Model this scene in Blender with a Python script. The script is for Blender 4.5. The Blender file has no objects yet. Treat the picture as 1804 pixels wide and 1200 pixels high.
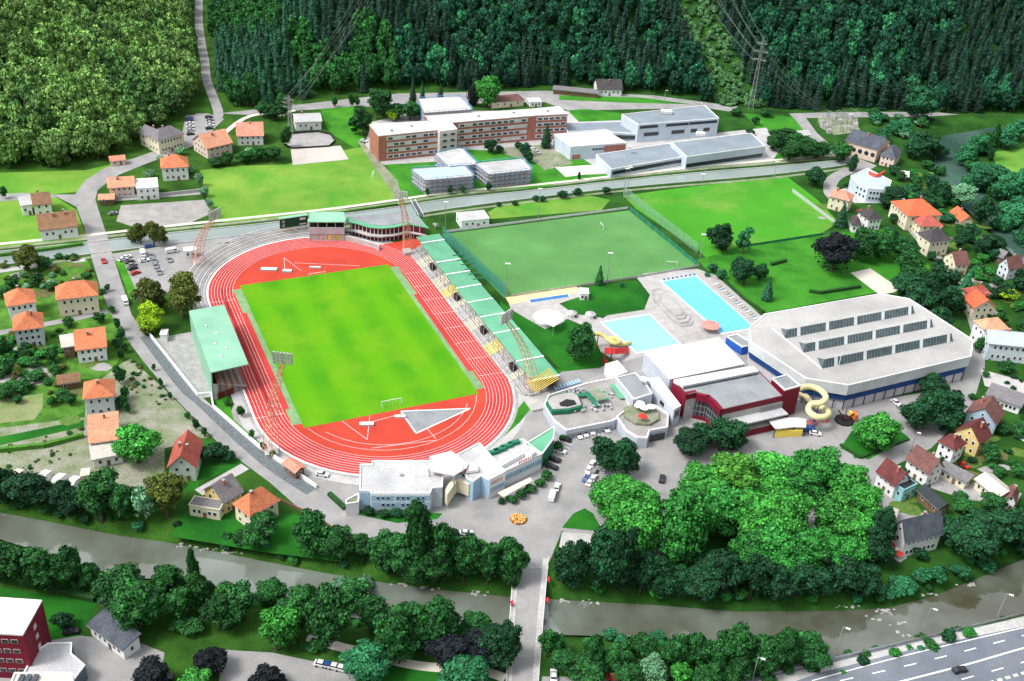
import bpy, math, random
import numpy as np
from mathutils import Vector, Matrix
random.seed(7); RN=np.random.RandomState(11)
SC=bpy.context.scene; COL=SC.collection
# ---------------- camera, light, exposure ----------------
CH=222.0; FPX=1900.0; TH=math.radians(31.5); RO=math.radians(4.0)
_fw=Vector((0,math.cos(TH),-math.sin(TH))); _r=Vector((1,0,0)); _u=_r.cross(_fw)
R2=math.cos(RO)*_r+math.sin(RO)*_u; U2=-math.sin(RO)*_r+math.cos(RO)*_u
cam=bpy.data.objects.new('camera',bpy.data.cameras.new('camera')); COL.objects.link(cam)
cam.data.sensor_width=36; cam.data.lens=FPX/1804*36; cam.data.clip_start=1; cam.data.clip_end=12000
Mx=Matrix((R2,U2,-_fw)).transposed().to_4x4(); Mx.translation=Vector((0,0,CH)); cam.matrix_world=Mx
SC.camera=cam
SC.view_settings.view_transform='Standard'; SC.view_settings.look='None'; SC.view_settings.gamma=1
SC.view_settings.exposure=1.1
SUN_EL=math.radians(54); SUN_AZ=math.radians(-112)   # azimuth from +Y (away from camera) towards +X
W=bpy.data.worlds.new('World'); SC.world=W; W.use_nodes=True
nt=W.node_tree; sky=nt.nodes.new('ShaderNodeTexSky'); sky.sky_type='NISHITA'; sky.sun_disc=False
sky.sun_elevation=SUN_EL; sky.sun_rotation=SUN_AZ; sky.air_density=1.0; sky.dust_density=2.5
hs=nt.nodes.new('ShaderNodeHueSaturation'); hs.inputs['Saturation'].default_value=.2; nt.links.new(sky.outputs[0],hs.inputs['Color']); nt.links.new(hs.outputs[0],nt.nodes['Background'].inputs[0]); nt.nodes['Background'].inputs[1].default_value=0.15
sl=bpy.data.lights.new('sun','SUN'); sl.energy=1.3; sl.angle=math.radians(16); sl.color=(1,.965,.9)
so=bpy.data.objects.new('sun',sl); COL.objects.link(so)
sd=Vector((math.sin(SUN_AZ)*math.cos(SUN_EL),math.cos(SUN_AZ)*math.cos(SUN_EL),math.sin(SUN_EL)))
so.rotation_euler=sd.to_track_quat('Z','Y').to_euler(); so.location=(0,300,400)
SC.cycles.max_bounces=5; SC.cycles.diffuse_bounces=2; SC.cycles.glossy_bounces=2

# ---------------- helpers ----------------
def ray(x,y): return _fw*FPX+R2*(x-902)-U2*(y-600)
def P(x,y,z=0.0):
    d=ray(x,y); t=(z-CH)/d.z; return Vector((d.x*t,d.y*t,z))
def V2(p): return Vector((p[0],p[1]))
def mat_base(name,rough=.8,spec=.3,metal=0.0):
    m=bpy.data.materials.new(name); m.use_nodes=True; b=m.node_tree.nodes['Principled BSDF']
    b.inputs['Roughness'].default_value=rough; b.inputs['Specular IOR Level'].default_value=spec; b.inputs['Metallic'].default_value=metal
    return m,m.node_tree,b
_mc={}
def N(nt,t,**k):
    n=nt.nodes.new(t)
    for a,b in k.items(): setattr(n,a,b)
    return n
def noise(nt,scale,detail=4,src=None,rough=.6):
    n=N(nt,'ShaderNodeTexNoise'); n.inputs['Scale'].default_value=scale; n.inputs['Detail'].default_value=detail; n.inputs['Roughness'].default_value=rough
    if src is None:
        g=N(nt,'ShaderNodeNewGeometry'); src=g.outputs['Position']
    nt.links.new(src,n.inputs['Vector']); return n
def mixc(nt,fac,a,b,mode='MIX'):
    m=N(nt,'ShaderNodeMix',data_type='RGBA',blend_type=mode)
    for s,v in ((m.inputs[0],fac),(m.inputs[6],a),(m.inputs[7],b)):
        if hasattr(v,'is_linked') or hasattr(v,'links'): nt.links.new(v,s)
        elif isinstance(v,(int,float)): s.default_value=v
        else: s.default_value=(*v,1)
    return m.outputs[2]
def ramp(nt,src,lo,hi):
    r=N(nt,'ShaderNodeMapRange'); r.inputs[1].default_value=lo; r.inputs[2].default_value=hi; nt.links.new(src,r.inputs[0]); return r.outputs[0]
def mat(name,col,col2=None,scale=.25,lo=.35,hi=.65,rough=.8,spec=.3,metal=0,fine=.18,bump=0,cast=0):
    """col/col2 broad patches, fine = fine grain strength"""
    if name in _mc: return _mc[name]
    m,nt,b=mat_base(name,rough,spec,metal)
    if col2 is None: col2=tuple(min(1,c*.82) for c in col)
    n=noise(nt,scale); c=mixc(nt,ramp(nt,n.outputs[0],lo,hi),col,col2)
    n5=noise(nt,.035,5); w_=N(nt,'ShaderNodeMapRange'); w_.inputs[1].default_value=.3; w_.inputs[2].default_value=.7; w_.inputs[3].default_value=.86; w_.inputs[4].default_value=1.1; nt.links.new(n5.outputs[0],w_.inputs[0]); v5=N(nt,'ShaderNodeVectorMath',operation='SCALE'); nt.links.new(c,v5.inputs[0]); nt.links.new(w_.outputs[0],v5.inputs['Scale']); c=v5.outputs[0]
    if fine>0:
        n2=noise(nt,2.2,3); g=ramp(nt,n2.outputs[0],.3,.7)
        c=mixc(nt,fine,c,mixc(nt,g,(0,0,0),(1,1,1)),'OVERLAY')
    if cast:   # warm hazy light in the west, cooler in the east, painted into colour
        gp=N(nt,'ShaderNodeNewGeometry'); sx=N(nt,'ShaderNodeSeparateXYZ'); nt.links.new(gp.outputs['Position'],sx.inputs[0])
        f=ramp(nt,sx.outputs[0],-170,60); c2=mixc(nt,f,(1.55,1.2,1.0),(1,1,1.05)); c=mixc(nt,cast,c,c2,'MULTIPLY')
    nt.links.new(c,b.inputs['Base Color'])
    if bump:
        n3=noise(nt,1.2,5); bp=N(nt,'ShaderNodeBump'); bp.inputs['Strength'].default_value=bump; bp.inputs['Distance'].default_value=.3
        nt.links.new(n3.outputs[0],bp.inputs['Height']); nt.links.new(bp.outputs[0],b.inputs['Normal'])
    _mc[name]=m; return m
def tag(o,label=None,cat=None,group=None,kind=None):
    if label: o['label']=label
    if cat: o['category']=cat
    if group: o['group']=group
    if kind: o['kind']=kind
    return o
def empty(name,loc,label,cat,group=None):
    o=bpy.data.objects.new(name,None); o.empty_display_size=1; COL.objects.link(o); o.location=loc; return tag(o,label,cat,group)
SPLITN={k:k.rstrip('s') if k.endswith('posts') else k for k in ('posts','roof_post','canopy_post','post','roof_vent','opening','stair_opening','fin','column','mullion','roof_hatch','rib','leg','panel','arch','white_panel','roof_edge_strip','step','lane_rope')}
SPLITN.update({'deck_furniture':'deck_bench','joint_strip':'joint_strip','facade_frame':'facade_frame','roof_posts':'roof_post','transformers':'transformer','feet':'foot','poles':'pole','tower_legs':'tower_leg','seat_rows':'seat_row','roof_trusses':'roof_truss','arms':'arm','support':'support'})
class MB:
    def __init__(s): s.v=[];s.f=[];s.m=[]
    def add(s,vs,fs,m=0):
        o=len(s.v); s.v+=[tuple(v) for v in vs]
        for i,f in enumerate(fs): s.f.append(tuple(a+o for a in f)); s.m.append(m if isinstance(m,int) else m[i])
        return s
    def prism(s,pts,z0,z1,m=0,mt=None,bottom=True):
        n=len(pts); a=sum(pts[i][0]*pts[(i+1)%n][1]-pts[(i+1)%n][0]*pts[i][1] for i in range(n))
        if a<0: pts=list(pts)[::-1]
        vs=[(p[0],p[1],z0) for p in pts]+[(p[0],p[1],z1) for p in pts]
        fs=[(i,(i+1)%n,n+(i+1)%n,n+i) for i in range(n)]; ms=[m]*n
        fs.append(tuple(range(n,2*n))); ms.append(m if mt is None else mt)
        if bottom: fs.append(tuple(range(n))[::-1]); ms.append(m)
        return s.add(vs,fs,ms)
    def box(s,c,sz,rz=0,m=0):
        ca,sa=math.cos(rz),math.sin(rz); x,y=sz[0]/2,sz[1]/2
        pts=[(c[0]+a*ca-b*sa,c[1]+a*sa+b*ca) for a,b in ((-x,-y),(x,-y),(x,y),(-x,y))]
        return s.prism(pts,c[2]-sz[2]/2,c[2]+sz[2]/2,m)
    def bar(s,a,b,w,h=None,m=0):     # square bar between two 3D points
        return s.tube([a,b],w/2,4,m)
    def tube(s,pts,r,n=6,m=0,cap=True):
        pts=[Vector(p) for p in pts]; rs=r if isinstance(r,(list,tuple)) else [r]*len(pts); o=len(s.v); k=len(pts)
        for i,p in enumerate(pts):
            d=(pts[min(i+1,k-1)]-pts[max(i-1,0)]).normalized()
            a=d.orthogonal() if abs(d.z)>.95 else d.cross(Vector((0,0,1))); a.normalize(); b=d.cross(a)
            for j in range(n):
                t=2*math.pi*(j+.5)/n; s.v.append(tuple(p+(a*math.cos(t)+b*math.sin(t))*rs[i]))
        for i in range(k-1):
            for j in range(n):
                s.f.append((o+i*n+j,o+i*n+(j+1)%n,o+(i+1)*n+(j+1)%n,o+(i+1)*n+j)); s.m.append(m)
        if cap:
            s.f.append(tuple(o+j for j in range(n))[::-1]); s.m.append(m); s.f.append(tuple(o+(k-1)*n+j for j in range(n))); s.m.append(m)
        return s
    def strip(s,L,R,m=0):
        k=len(L); s.add(list(L)+list(R),[(i,i+1,k+i+1,k+i) for i in range(k-1)],m); return s
    def build(s,name,mats,parent=None,loc=None,smooth=False):
        if name in SPLITN and parent is not None:
            par=list(range(len(s.v)))
            def find(a):
                while par[a]!=a: par[a]=par[par[a]]; a=par[a]
                return a
            for f in s.f:
                r=find(f[0])
                for q in f[1:]: par[find(q)]=r
            isl={}
            for i,f in enumerate(s.f): isl.setdefault(find(f[0]),[]).append(i)
            if 1<len(isl)<=100:
                for fs in isl.values():
                    b=MB(); mp={}
                    for i in fs:
                        g=[]
                        for q in s.f[i]:
                            if q not in mp: mp[q]=len(b.v); b.v.append(s.v[q])
                            g.append(mp[q])
                        b.f.append(tuple(g)); b.m.append(s.m[i])
                    o=b.build(SPLITN[name]+'\0',mats,parent)
                return o
        name=name.replace('\0','')
        if not isinstance(mats,(list,tuple)): mats=[mats]
        if loc is None: loc=parent.location if parent is not None and parent.parent is None else (PO(parent) if parent is not None else (s.v[0] if s.v else (0,0,0)))
        loc=Vector(loc)
        me=bpy.data.meshes.new(name); me.from_pydata([(v[0]-loc.x,v[1]-loc.y,v[2]-loc.z) for v in s.v],[],s.f)
        for q in mats: me.materials.append(q)
        me.polygons.foreach_set('material_index',s.m)
        if smooth: me.polygons.foreach_set('use_smooth',[True]*len(s.f))
        me.update()
        o=bpy.data.objects.new(name,me); COL.objects.link(o)
        if parent is not None: o.parent=parent
        else: o.location=loc
        return o
def PO(o):   # world origin of an object whose chain only has translations
    v=Vector(o.location)
    while o.parent: o=o.parent; v=v+Vector(o.location)
    return v
def link(name,me,parent,loc,rz=0,scale=None):
    o=bpy.data.objects.new(name,me); COL.objects.link(o); o.parent=parent
    o.location=Vector(loc)-PO(parent) if parent is not None else Vector(loc)
    o.rotation_euler=(0,0,rz)
    if scale: o.scale=scale
    return o
SHN=0
def sheet(name,px,m,lev,label=None,cat=None,world=None,kind='structure',z0=0):
    pts=world if world else [P(x,y) for x,y in px]
    n=len(pts); a=sum(pts[i][0]*pts[(i+1)%n][1]-pts[(i+1)%n][0]*pts[i][1] for i in range(n))
    if a<0: pts=pts[::-1]
    global SHN; SHN=(SHN+1)%20; z=z0+lev*.012+SHN*.0005
    o=MB().add([(p[0],p[1],z) for p in pts],[tuple(range(n))]).build(name,m,loc=(0,0,0)); tag(o,kind=kind); return o
def smooth_line(px,n=6):
    pts=[Vector((*p,0)) for p in px] if len(px[0])==2 else [Vector(p) for p in px]; out=[]
    for i in range(len(pts)-1):
        p0=pts[max(i-1,0)];p1=pts[i];p2=pts[i+1];p3=pts[min(i+2,len(pts)-1)]
        for k in range(n):
            t=k/n; out.append(.5*((2*p1)+(p2-p0)*t+(2*p0-5*p1+4*p2-p3)*t*t+(3*p1-p0-3*p2+p3)*t**3))
    out.append(pts[-1]); return out
def path(name,px,w,m,lev,sm=5,kind='structure',off=0):
    pts=smooth_line([P(*q) for q in px],sm); L=[];R=[]
    for i,p in enumerate(pts):
        d=(pts[min(i+1,len(pts)-1)]-pts[max(i-1,0)]); nn=Vector((-d.y,d.x,0)).normalized()
        L.append((p.x+nn.x*(off+w/2),p.y+nn.y*(off+w/2),lev*.012)); R.append((p.x+nn.x*(off-w/2),p.y+nn.y*(off-w/2),lev*.012))
    o=MB().strip(R,L).build(name,m,loc=(0,0,0)); return tag(o,kind=kind) if kind else o
def ordn(i,n):
    w=['leftmost','second','third','fourth','fifth','sixth','seventh','eighth','ninth','tenth','eleventh','twelfth','thirteenth','fourteenth','fifteenth','sixteenth','seventeenth','eighteenth','nineteenth','twentieth']
    if i==0: return 'leftmost'
    if i==n-1: return 'rightmost'
    if i<20: return w[i]+' from left'
    j=n-1-i
    if j<20: return w[j]+' from right'
    t=i+1; s={1:'st',2:'nd',3:'rd'}.get(t%10,'th') if t%100 not in (11,12,13) else 'th'
    return f'{t}{s} from left'
# ---------------- materials ----------------
grass=mat('grass_rough',(.030,.105,.014),(.012,.05,.008),scale=.08,fine=.35,rough=.95,spec=.1,bump=.3,cast=.9)
lawn=mat('lawn_green',(.055,.25,.022),(.022,.135,.012),scale=.07,fine=.15,rough=.95,spec=.1,cast=.6)
lawn_d=mat('lawn_deep_green',(.022,.16,.014),(.010,.085,.010),scale=.05,fine=.2,rough=.95,spec=.1)
lawn_y=mat('lawn_pale_green',(.15,.29,.045),(.065,.235,.025),scale=.05,fine=.2,rough=.95,spec=.1,cast=.4)
field=mat('field_worn_green',(.055,.26,.02),(.19,.30,.06),scale=.022,lo=.5,hi=.78,fine=.15,rough=.95,spec=.1)
turf=mat('artificial_turf',(.105,.27,.085),(.08,.215,.065),scale=.03,fine=.08,rough=.95,spec=.1)
asph=mat('asphalt_light',(.315,.31,.305),(.225,.225,.23),scale=.12,lo=.35,hi=.7,fine=.14,rough=.9,spec=.2)
asph_d=mat('asphalt_dark',(.17,.19,.22),(.13,.15,.18),scale=.08,fine=.15,rough=.85,spec=.25)
paving=mat('paving_pale',(.35,.335,.32),(.26,.25,.24),scale=.2,fine=.25,rough=.9,spec=.2)
pave_w=mat('paving_white',(.42,.40,.395),(.33,.32,.315),scale=.3,fine=.15)
gravel=mat('gravel_yard',(.29,.28,.24),(.15,.20,.09),scale=.16,fine=.45,rough=.95,spec=.1)
sand=mat('sand',(.60,.57,.49),(.62,.58,.50),scale=.1,fine=.1,rough=.95,spec=.1)
conc=mat('concrete',(.36,.35,.345),(.27,.265,.26),scale=.3,fine=.25)
conc_l=mat('concrete_light',(.46,.45,.445),(.37,.365,.36),scale=.3,fine=.2)
white=mat('white_paint',(.80,.80,.81),(.74,.74,.76),scale=.4,fine=.05,rough=.6)
garden=mat('garden_grass',(.07,.21,.03),(.025,.095,.016),scale=.16,fine=.35,rough=.95,spec=.1,cast=.7)
drym=mat('dry_patch',(.27,.27,.15),(.16,.24,.08),scale=.2,fine=.3,rough=.95,spec=.1)
linew=mat('marking_white',(.82,.80,.80),(.75,.74,.74),scale=.4,fine=.05)
red_t=mat('track_red',(.50,.055,.05),(.41,.042,.038),scale=.05,fine=.12,rough=.9,spec=.15)
red_t2=mat('track_red_bright',(.52,.062,.038),(.43,.048,.03),scale=.06,fine=.1,rough=.9,spec=.15)
greenroof=mat('green_sheet_roof',(.13,.39,.24),(.10,.32,.19),scale=.1,fine=.08,rough=.55)
greenroof_l=mat('pale_green_roof',(.26,.50,.36),(.21,.44,.31),scale=.1,fine=.05,rough=.5)
greend=mat('dark_green_panel',(.02,.20,.11),(.015,.15,.08),fine=.1)
glass=mat('window_glass',(.03,.04,.055),(.015,.02,.03),scale=1.2,rough=.12,spec=.6,fine=0)
black=mat('black_metal',(.02,.02,.022),rough=.5,fine=.1)
steel=mat('galvanised_steel',(.42,.43,.44),rough=.45,metal=.4,fine=.1)
rustm=mat('orange_red_lattice',(.72,.36,.25),(.62,.30,.20),scale=.3,rough=.6,fine=.1)
greyroof=mat('grey_flat_roof',(.27,.285,.30),(.21,.225,.24),scale=.15,fine=.2)
greyroof_l=mat('light_grey_roof',(.48,.48,.485),(.38,.38,.39),scale=.12,fine=.2)
whiteroof=mat('white_roof',(.70,.68,.68),(.58,.56,.57),scale=.1,fine=.1)
slate=mat('slate_roof',(.09,.105,.13),(.055,.065,.085),scale=.3,fine=.3)
bluegrey=mat('blue_grey_sheet',(.24,.28,.33),(.19,.23,.27),scale=.1,fine=.08)
redwall=mat('crimson_cladding',(.20,.006,.025),(.15,.005,.02),fine=.1,rough=.6)
brick=mat('brick',(.48,.17,.11),(.36,.12,.08),scale=.5,fine=.35)
woodm=mat('brown_wood',(.20,.12,.07),(.13,.08,.05),scale=.8,fine=.3)
yellow=mat('yellow_paint',(.78,.60,.10),fine=.05)
cream=mat('cream_plaster',(.72,.66,.50),(.66,.60,.45),fine=.08)
def roofmat(k):
    return {'orange':mat('orange_tiles',(.60,.20,.095),(.50,.155,.075),scale=.5,fine=.4),
    'paleorange':mat('pale_orange_tiles',(.66,.32,.20),(.56,.26,.16),scale=.4,fine=.4),
    'salmon':mat('salmon_tiles',(.66,.28,.20),(.52,.20,.14),scale=.4,fine=.4),
    'red':mat('red_tiles',(.42,.10,.075),(.32,.075,.055),scale=.4,fine=.4),
    'vermilion':mat('vermilion_tiles',(.74,.14,.06),(.60,.11,.05),scale=.4,fine=.4),
    'brown':mat('brown_tiles',(.27,.14,.08),(.19,.11,.06),scale=.4,fine=.4),
    'maroon':mat('maroon_tiles',(.15,.035,.035),(.10,.026,.028),scale=.4,fine=.4),
    'brownred':mat('brown_red_tiles',(.18,.08,.072),(.125,.056,.052),scale=.4,fine=.4),
    'dark':mat('dark_roof_tiles',(.07,.06,.065),(.045,.04,.045),scale=.4,fine=.4),
    'grey':mat('grey_roof_tiles',(.20,.19,.20),(.15,.145,.155),scale=.4,fine=.35),
    'slate':slate,'lgrey':greyroof_l,'white':whiteroof,'pblue':mat('pale_blue_roof',(.42,.49,.56),(.36,.43,.50),fine=.08),
    'beige':mat('beige_roof',(.55,.52,.47),(.48,.45,.41),fine=.2),'black':mat('black_roof',(.03,.04,.045),fine=.2)}[k]
def wallmat(k):
    return {'white':white,'cream':cream,'yellow':mat('yellow_plaster',(.74,.56,.24),fine=.08),'pblue':mat('pale_blue_plaster',(.42,.56,.68),fine=.08),
    'pink':mat('pink_plaster',(.74,.58,.50),fine=.08),'grey':conc,'wood':woodm,'turq':mat('turquoise_plaster',(.30,.62,.66),fine=.08),'lblue':mat('light_blue_white_plaster',(.62,.68,.74),fine=.06),
    'pgreen':mat('pale_green_plaster',(.60,.68,.62),fine=.06),'brick':brick}[k]
# ---------------- terrain ----------------
RZ=-3.2
def PW(l,z=0): return [P(x,y,z) for x,y in l]
riv=PW([(-1000,800),(-260,880),(0,903),(80,918),(150,932),(210,944),(290,955),(400,976),(520,1000),(640,1022),(760,1038),(900,1052),(1000,1058),(1150,1066),(1300,1078),(1450,1077),(1560,1072),(1640,1052),(1740,1012),(1804,985),(2000,900),(2600,760),
 (2700,850),(2080,985),(1804,1078),(1680,1112),(1560,1142),(1450,1178),(1400,1150),(1250,1128),(1100,1122),(960,1118),(880,1112),(760,1108),(640,1092),(560,1075),(450,1050),(330,1022),(220,1018),(120,990),(0,950),(-260,930),(-1000,860)],RZ)
riv2=PW([(1660,240),(1648,262),(1645,300),(1668,335),(1705,372),(1745,408),(1780,445),(1830,490),(1950,560),(2500,760),(2600,700),(2080,560),(1900,440),(1804,395),(1765,365),(1735,345),(1712,315),(1702,285),(1702,262),(1735,240),(1850,232),(1900,222),(1850,222),(1740,226)],RZ)
base=PW([(-400,1700),(-900,600),(-400,330),(0,300),(100,298),(190,283),(238,262),(300,218),(335,203),(352,160),(350,120),(340,60),(336,-60),(366,-60),(368,60),(378,150),(400,190),(440,196),(500,182),(600,168),(700,160),(800,162),(900,158),(970,152),(1150,166),(1300,190),(1450,198),(1550,196),(1640,203),(1700,200),(1804,200),(2300,235),(2600,500),(2900,1700)])
def sdist(poly,X,Y):
    """signed distance, negative inside"""
    d=np.full(X.shape,1e9); ins=np.zeros(X.shape,bool); n=len(poly)
    for i in range(n):
        ax,ay=poly[i].x,poly[i].y; bx,by=poly[(i+1)%n].x,poly[(i+1)%n].y; ex,ey=bx-ax,by-ay; L=ex*ex+ey*ey+1e-9
        t=np.clip(((X-ax)*ex+(Y-ay)*ey)/L,0,1); d=np.minimum(d,np.hypot(X-ax-t*ex,Y-ay-t*ey))
        if abs(ey)>1e-9:
            c=((ay>Y)!=(by>Y))&(X<ex*(Y-ay)/ey+ax); ins^=c
    return np.where(ins,-d,d)
def terr(X,Y):
    X=np.asarray(X,float); Y=np.asarray(Y,float)
    db=sdist(base,X,Y); hill=np.clip(db-3,0,None); h=np.where(hill<18,hill*hill/36*.62,(hill-9)*.62)
    h=np.minimum(h,300-200*np.exp(-h/100)*(h/300)); h=np.minimum(h,320)
    h=h+np.where(hill>10,np.sin(X*.021+1)*np.cos(Y*.017)*7*np.clip(hill/60,0,1),0)
    z=h
    for rv in (riv,riv2):
        dr=sdist(rv,X,Y); z=np.where(dr<6.5,np.minimum(z,np.clip(RZ-.6+dr*.6,-5.5,0)),z)
    return z
def ZT(x,y): return float(terr(np.array([x]),np.array([y]))[0])
def axis(a,b,s,lo,hi):
    m=list(np.arange(a,b+.1,s)); g=s; l=[a]
    while l[-1]>lo: g*=1.35; l.append(l[-1]-g)
    g=s; r=[m[-1]]
    while r[-1]<hi: g*=1.35; r.append(r[-1]+g)
    return np.array(l[:0:-1]+m+r[1:])
gx=axis(-330,430,2.6,-5000,5000); gy=axis(175,960,2.6,-2500,6000)
GX,GY=np.meshgrid(gx,gy); GZ=terr(GX,GY)
me=bpy.data.meshes.new('ground'); nx,ny=len(gx),len(gy)
co=np.stack([GX,GY,GZ],-1).reshape(-1,3)
ii=np.arange(nx*ny).reshape(ny,nx); q=np.stack([ii[:-1,:-1],ii[:-1,1:],ii[1:,1:],ii[1:,:-1]],-1).reshape(-1,4)
me.vertices.add(len(co)); me.vertices.foreach_set('co',co.ravel()); me.loops.add(q.size); me.loops.foreach_set('vertex_index',q.ravel().astype(np.int32))
me.polygons.add(len(q)); me.polygons.foreach_set('loop_start',np.arange(0,q.size,4,dtype=np.int32)); me.update(calc_edges=True); me.validate()
me.polygons.foreach_set('use_smooth',[True]*len(q))
me.materials.append(grass); g=bpy.data.objects.new('ground',me); COL.objects.link(g); tag(g,kind='structure')
# water
def watermat(name,c1,c2,rough,bs,sc,ior=1.33):
    m,nt,b=mat_base(name,rough,.5); b.inputs['IOR'].default_value=ior; n=noise(nt,.02,4); nt.links.new(mixc(nt,ramp(nt,n.outputs[0],.4,.62),c1,c2),b.inputs['Base Color'])
    n2=noise(nt,sc,4); bp=N(nt,'ShaderNodeBump'); bp.inputs['Strength'].default_value=bs; bp.inputs['Distance'].default_value=.2
    nt.links.new(n2.outputs[0],bp.inputs['Height']); nt.links.new(bp.outputs[0],b.inputs['Normal']); return m
wm=watermat('river_water',(.165,.195,.165),(.06,.06,.036),.03,.12,.35,2.1)  # pale grey patches put sky reflection into the base colour
wm2_=watermat('upper_river_water',(.07,.13,.11),(.035,.075,.06),.05,.12,.55,1.7)
cm=watermat('canal_water',(.26,.31,.30),(.20,.25,.24),.15,.25,.6)
for nm,pl in (('river',riv),('river',riv2)):
    c=sum((V2(p) for p in pl),Vector((0,0)))/len(pl)
    o=sheet(nm,None,wm if pl is riv else wm2_,0,world=[Vector((p.x,p.y,0)) for p in pl],z0=RZ+.05)
# widen water so it meets the banks
def poly_strip(name,top,bot,m,lev,z0=0,sm=4,kind='structure'):
    T=smooth_line([P(*p) for p in top],sm); B=smooth_line([P(*p) for p in bot],sm)
    def res(l,n):
        d=[0]; 
        for i in range(1,len(l)): d.append(d[-1]+(l[i]-l[i-1]).length)
        out=[]
        for k in range(n):
            t=d[-1]*k/(n-1); j=max(i for i in range(len(d)) if d[i]<=t+1e-6); j=min(j,len(l)-2)
            f=(t-d[j])/max(1e-6,d[j+1]-d[j]); out.append(l[j].lerp(l[j+1],f))
        return out
    n=60; z=z0+lev*.012; T=[(p.x,p.y,z) for p in res(T,n)]; B=[(p.x,p.y,z) for p in res(B,n)]
    o=MB().strip(B,T).build(name,m,loc=(0,0,0)); return tag(o,kind=kind)
# broad ground colours
sheet('lawn',[(352,300),(420,292),(505,290),(620,262),(640,258),(700,350),(560,376),(395,392),(372,385)],lawn_y,2)
sheet('lawn',[(565,192),(640,186),(640,245),(628,262),(590,240),(575,225)],lawn,2)
sheet('lawn',[(-200,310),(150,300),(185,292),(250,275),(160,312),(135,338),(90,343),(-200,345)],lawn_y,1)
sheet('lawn',[(700,300),(1060,300),(1075,308),(1480,275),(1480,283),(1100,317),(960,330),(700,358)],lawn,2)
sheet('lawn',[(930,330),(860,374),(865,386),(1060,370),(1075,352),(1040,345),(1000,350)],lawn_y,2)
sheet('lawn',[(1098,345),(1200,331),(1385,310),(1440,352),(1478,392),(1440,415),(1300,435),(1245,455),(1228,440),(1120,368)],field,2)
sheet('lawn',[(1228,458),(1300,437),(1440,416),(1560,400),(1640,470),(1600,520),(1545,515),(1345,552),(1290,530),(1250,480)],lawn,2)
sheet('lawn',[(880,530),(900,545),(960,575),(1000,560),(1055,620),(1058,650),(1030,655),(985,648),(935,600),(885,545)],lawn_d,2)
sheet('lawn',[(988,540),(1040,505),(1120,495),(1142,520),(1135,545),(1060,558),(1020,556)],lawn_d,4)
sheet('lawn',[(975,650),(1055,648),(1045,655),(1000,672),(975,676)],lawn_d,3)
sheet('lawn',[(1310,200),(1395,205),(1500,290),(1360,290),(1345,240)],lawn,1)
sheet('lawn',[(1745,268),(1804,262),(1860,300),(1804,312),(1760,300)],lawn_y,1)
sheet('lawn',[(1000,195),(1030,192),(1100,200),(1090,212),(1020,215)],lawn,3)
sheet('forest_clearing_road',[(385,200),(700,165),(960,160),(1150,168),(1300,188),(1310,200),(1240,190),(1000,195),(960,180),(700,185),(520,195),(500,205)],asph,1)
sheet('lawn',[(985,168),(1130,172),(1220,184),(1100,181),(985,176)],lawn,3)
sheet('yard',[(640,265),(655,215),(740,195),(1000,196),(1110,215),(1110,245),(1210,240),(1350,225),(1375,262),(1360,285),(1075,306),(990,310),(950,322),(700,300),(665,285)],conc_l,2)
sheet('lawn',[(680,290),(770,285),(770,262),(1010,270),(1060,300),(960,330),(740,342),(705,340),(690,315)],lawn,3)
sheet('yard',[(860,262),(960,255),(975,262),(1010,288),(960,300),(940,285),(900,275)],gravel,4)
sheet('beach_volleyball_court',[(978,295),(1053,290),(1070,303),(996,312)],sand,5)
sheet('path',[(630,250),(640,252),(700,318),(708,350),(700,352),(672,312)],gravel,4)
sheet('road',[(1390,200),(1465,198),(1640,197),(1690,202),(1640,205),(1420,208),(1440,235),(1470,262),(1545,292),(1528,302),(1455,268),(1420,235),(1402,212)],asph,2)
sheet('yard',[(1440,205),(1510,207),(1515,232),(1470,238),(1445,225)],gravel,1)
sheet('gravel_yard',[(213,362),(360,352),(375,375),(330,395),(250,405),(205,390)],paving,3)
sheet('path',[(184,350),(360,338),(362,342),(186,356)],conc,3)
# left gardens and yards
sheet('lawn',[(-200,350),(95,345),(135,370),(160,440),(150,425),(0,440),(-200,460)],lawn_y,1)
sheet('lawn',[(-200,480),(0,475),(150,450),(195,548),(230,600),(205,640),(215,690),(60,770),(-200,800)],garden,1)
sheet('vegetable_patch',[(0,705),(76,693),(75,720),(60,740),(-100,755),(-100,715)],drym,3)
sheet('gravel_yard',[(-200,780),(150,735),(150,690),(215,640),(230,632),(305,700),(370,770),(290,790),(290,840),(240,870),(-200,885)],gravel,2)
sheet('lawn',[(270,850),(350,770),(400,790),(430,820),(350,850),(350,865),(280,868)],lawn_d,4)
sheet('lawn',[(-200,770),(0,770),(148,740),(148,752),(0,785),(-200,810)],lawn_d,5)
sheet('lawn',[(330,900),(410,905),(520,905),(545,925),(610,965),(600,990),(480,975),(300,945)],lawn_d,3)
# roads
sheet('road',[(330,232),(345,200),(365,200),(395,210),(368,235),(330,262),(262,287),(205,310),(172,335),(168,352),(180,390),(190,420),(200,455),(215,500),(232,555),(262,598),(300,640),(340,685),(395,735),(440,772),(500,815),(552,860),(600,892),(640,907),(780,908),(780,945),(660,950),(610,938),(560,917),(520,890),(475,850),(430,817),(385,781),(345,740),(300,693),(255,640),(225,600),(196,555),(178,510),(160,450),(148,400),(135,365),(100,347),(90,343),(132,343),(150,318),(185,296),(245,276),(300,256)],asph,6)
sheet('road',[(90,343),(100,348),(40,352),(-200,372),(-200,355),(40,340)],asph,5)
sheet('car_park',[(325,215),(335,203),(368,200),(385,215),(365,245),(330,262),(318,250)],asph,5)
path('valley_road',[(378,215),(385,200),(375,170),(364,140),(361,110),(354,70),(350,30),(352,-50)],5.5,asph,8)
path('path',[(395,235),(440,205),(520,195)],3,sand,9)
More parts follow.
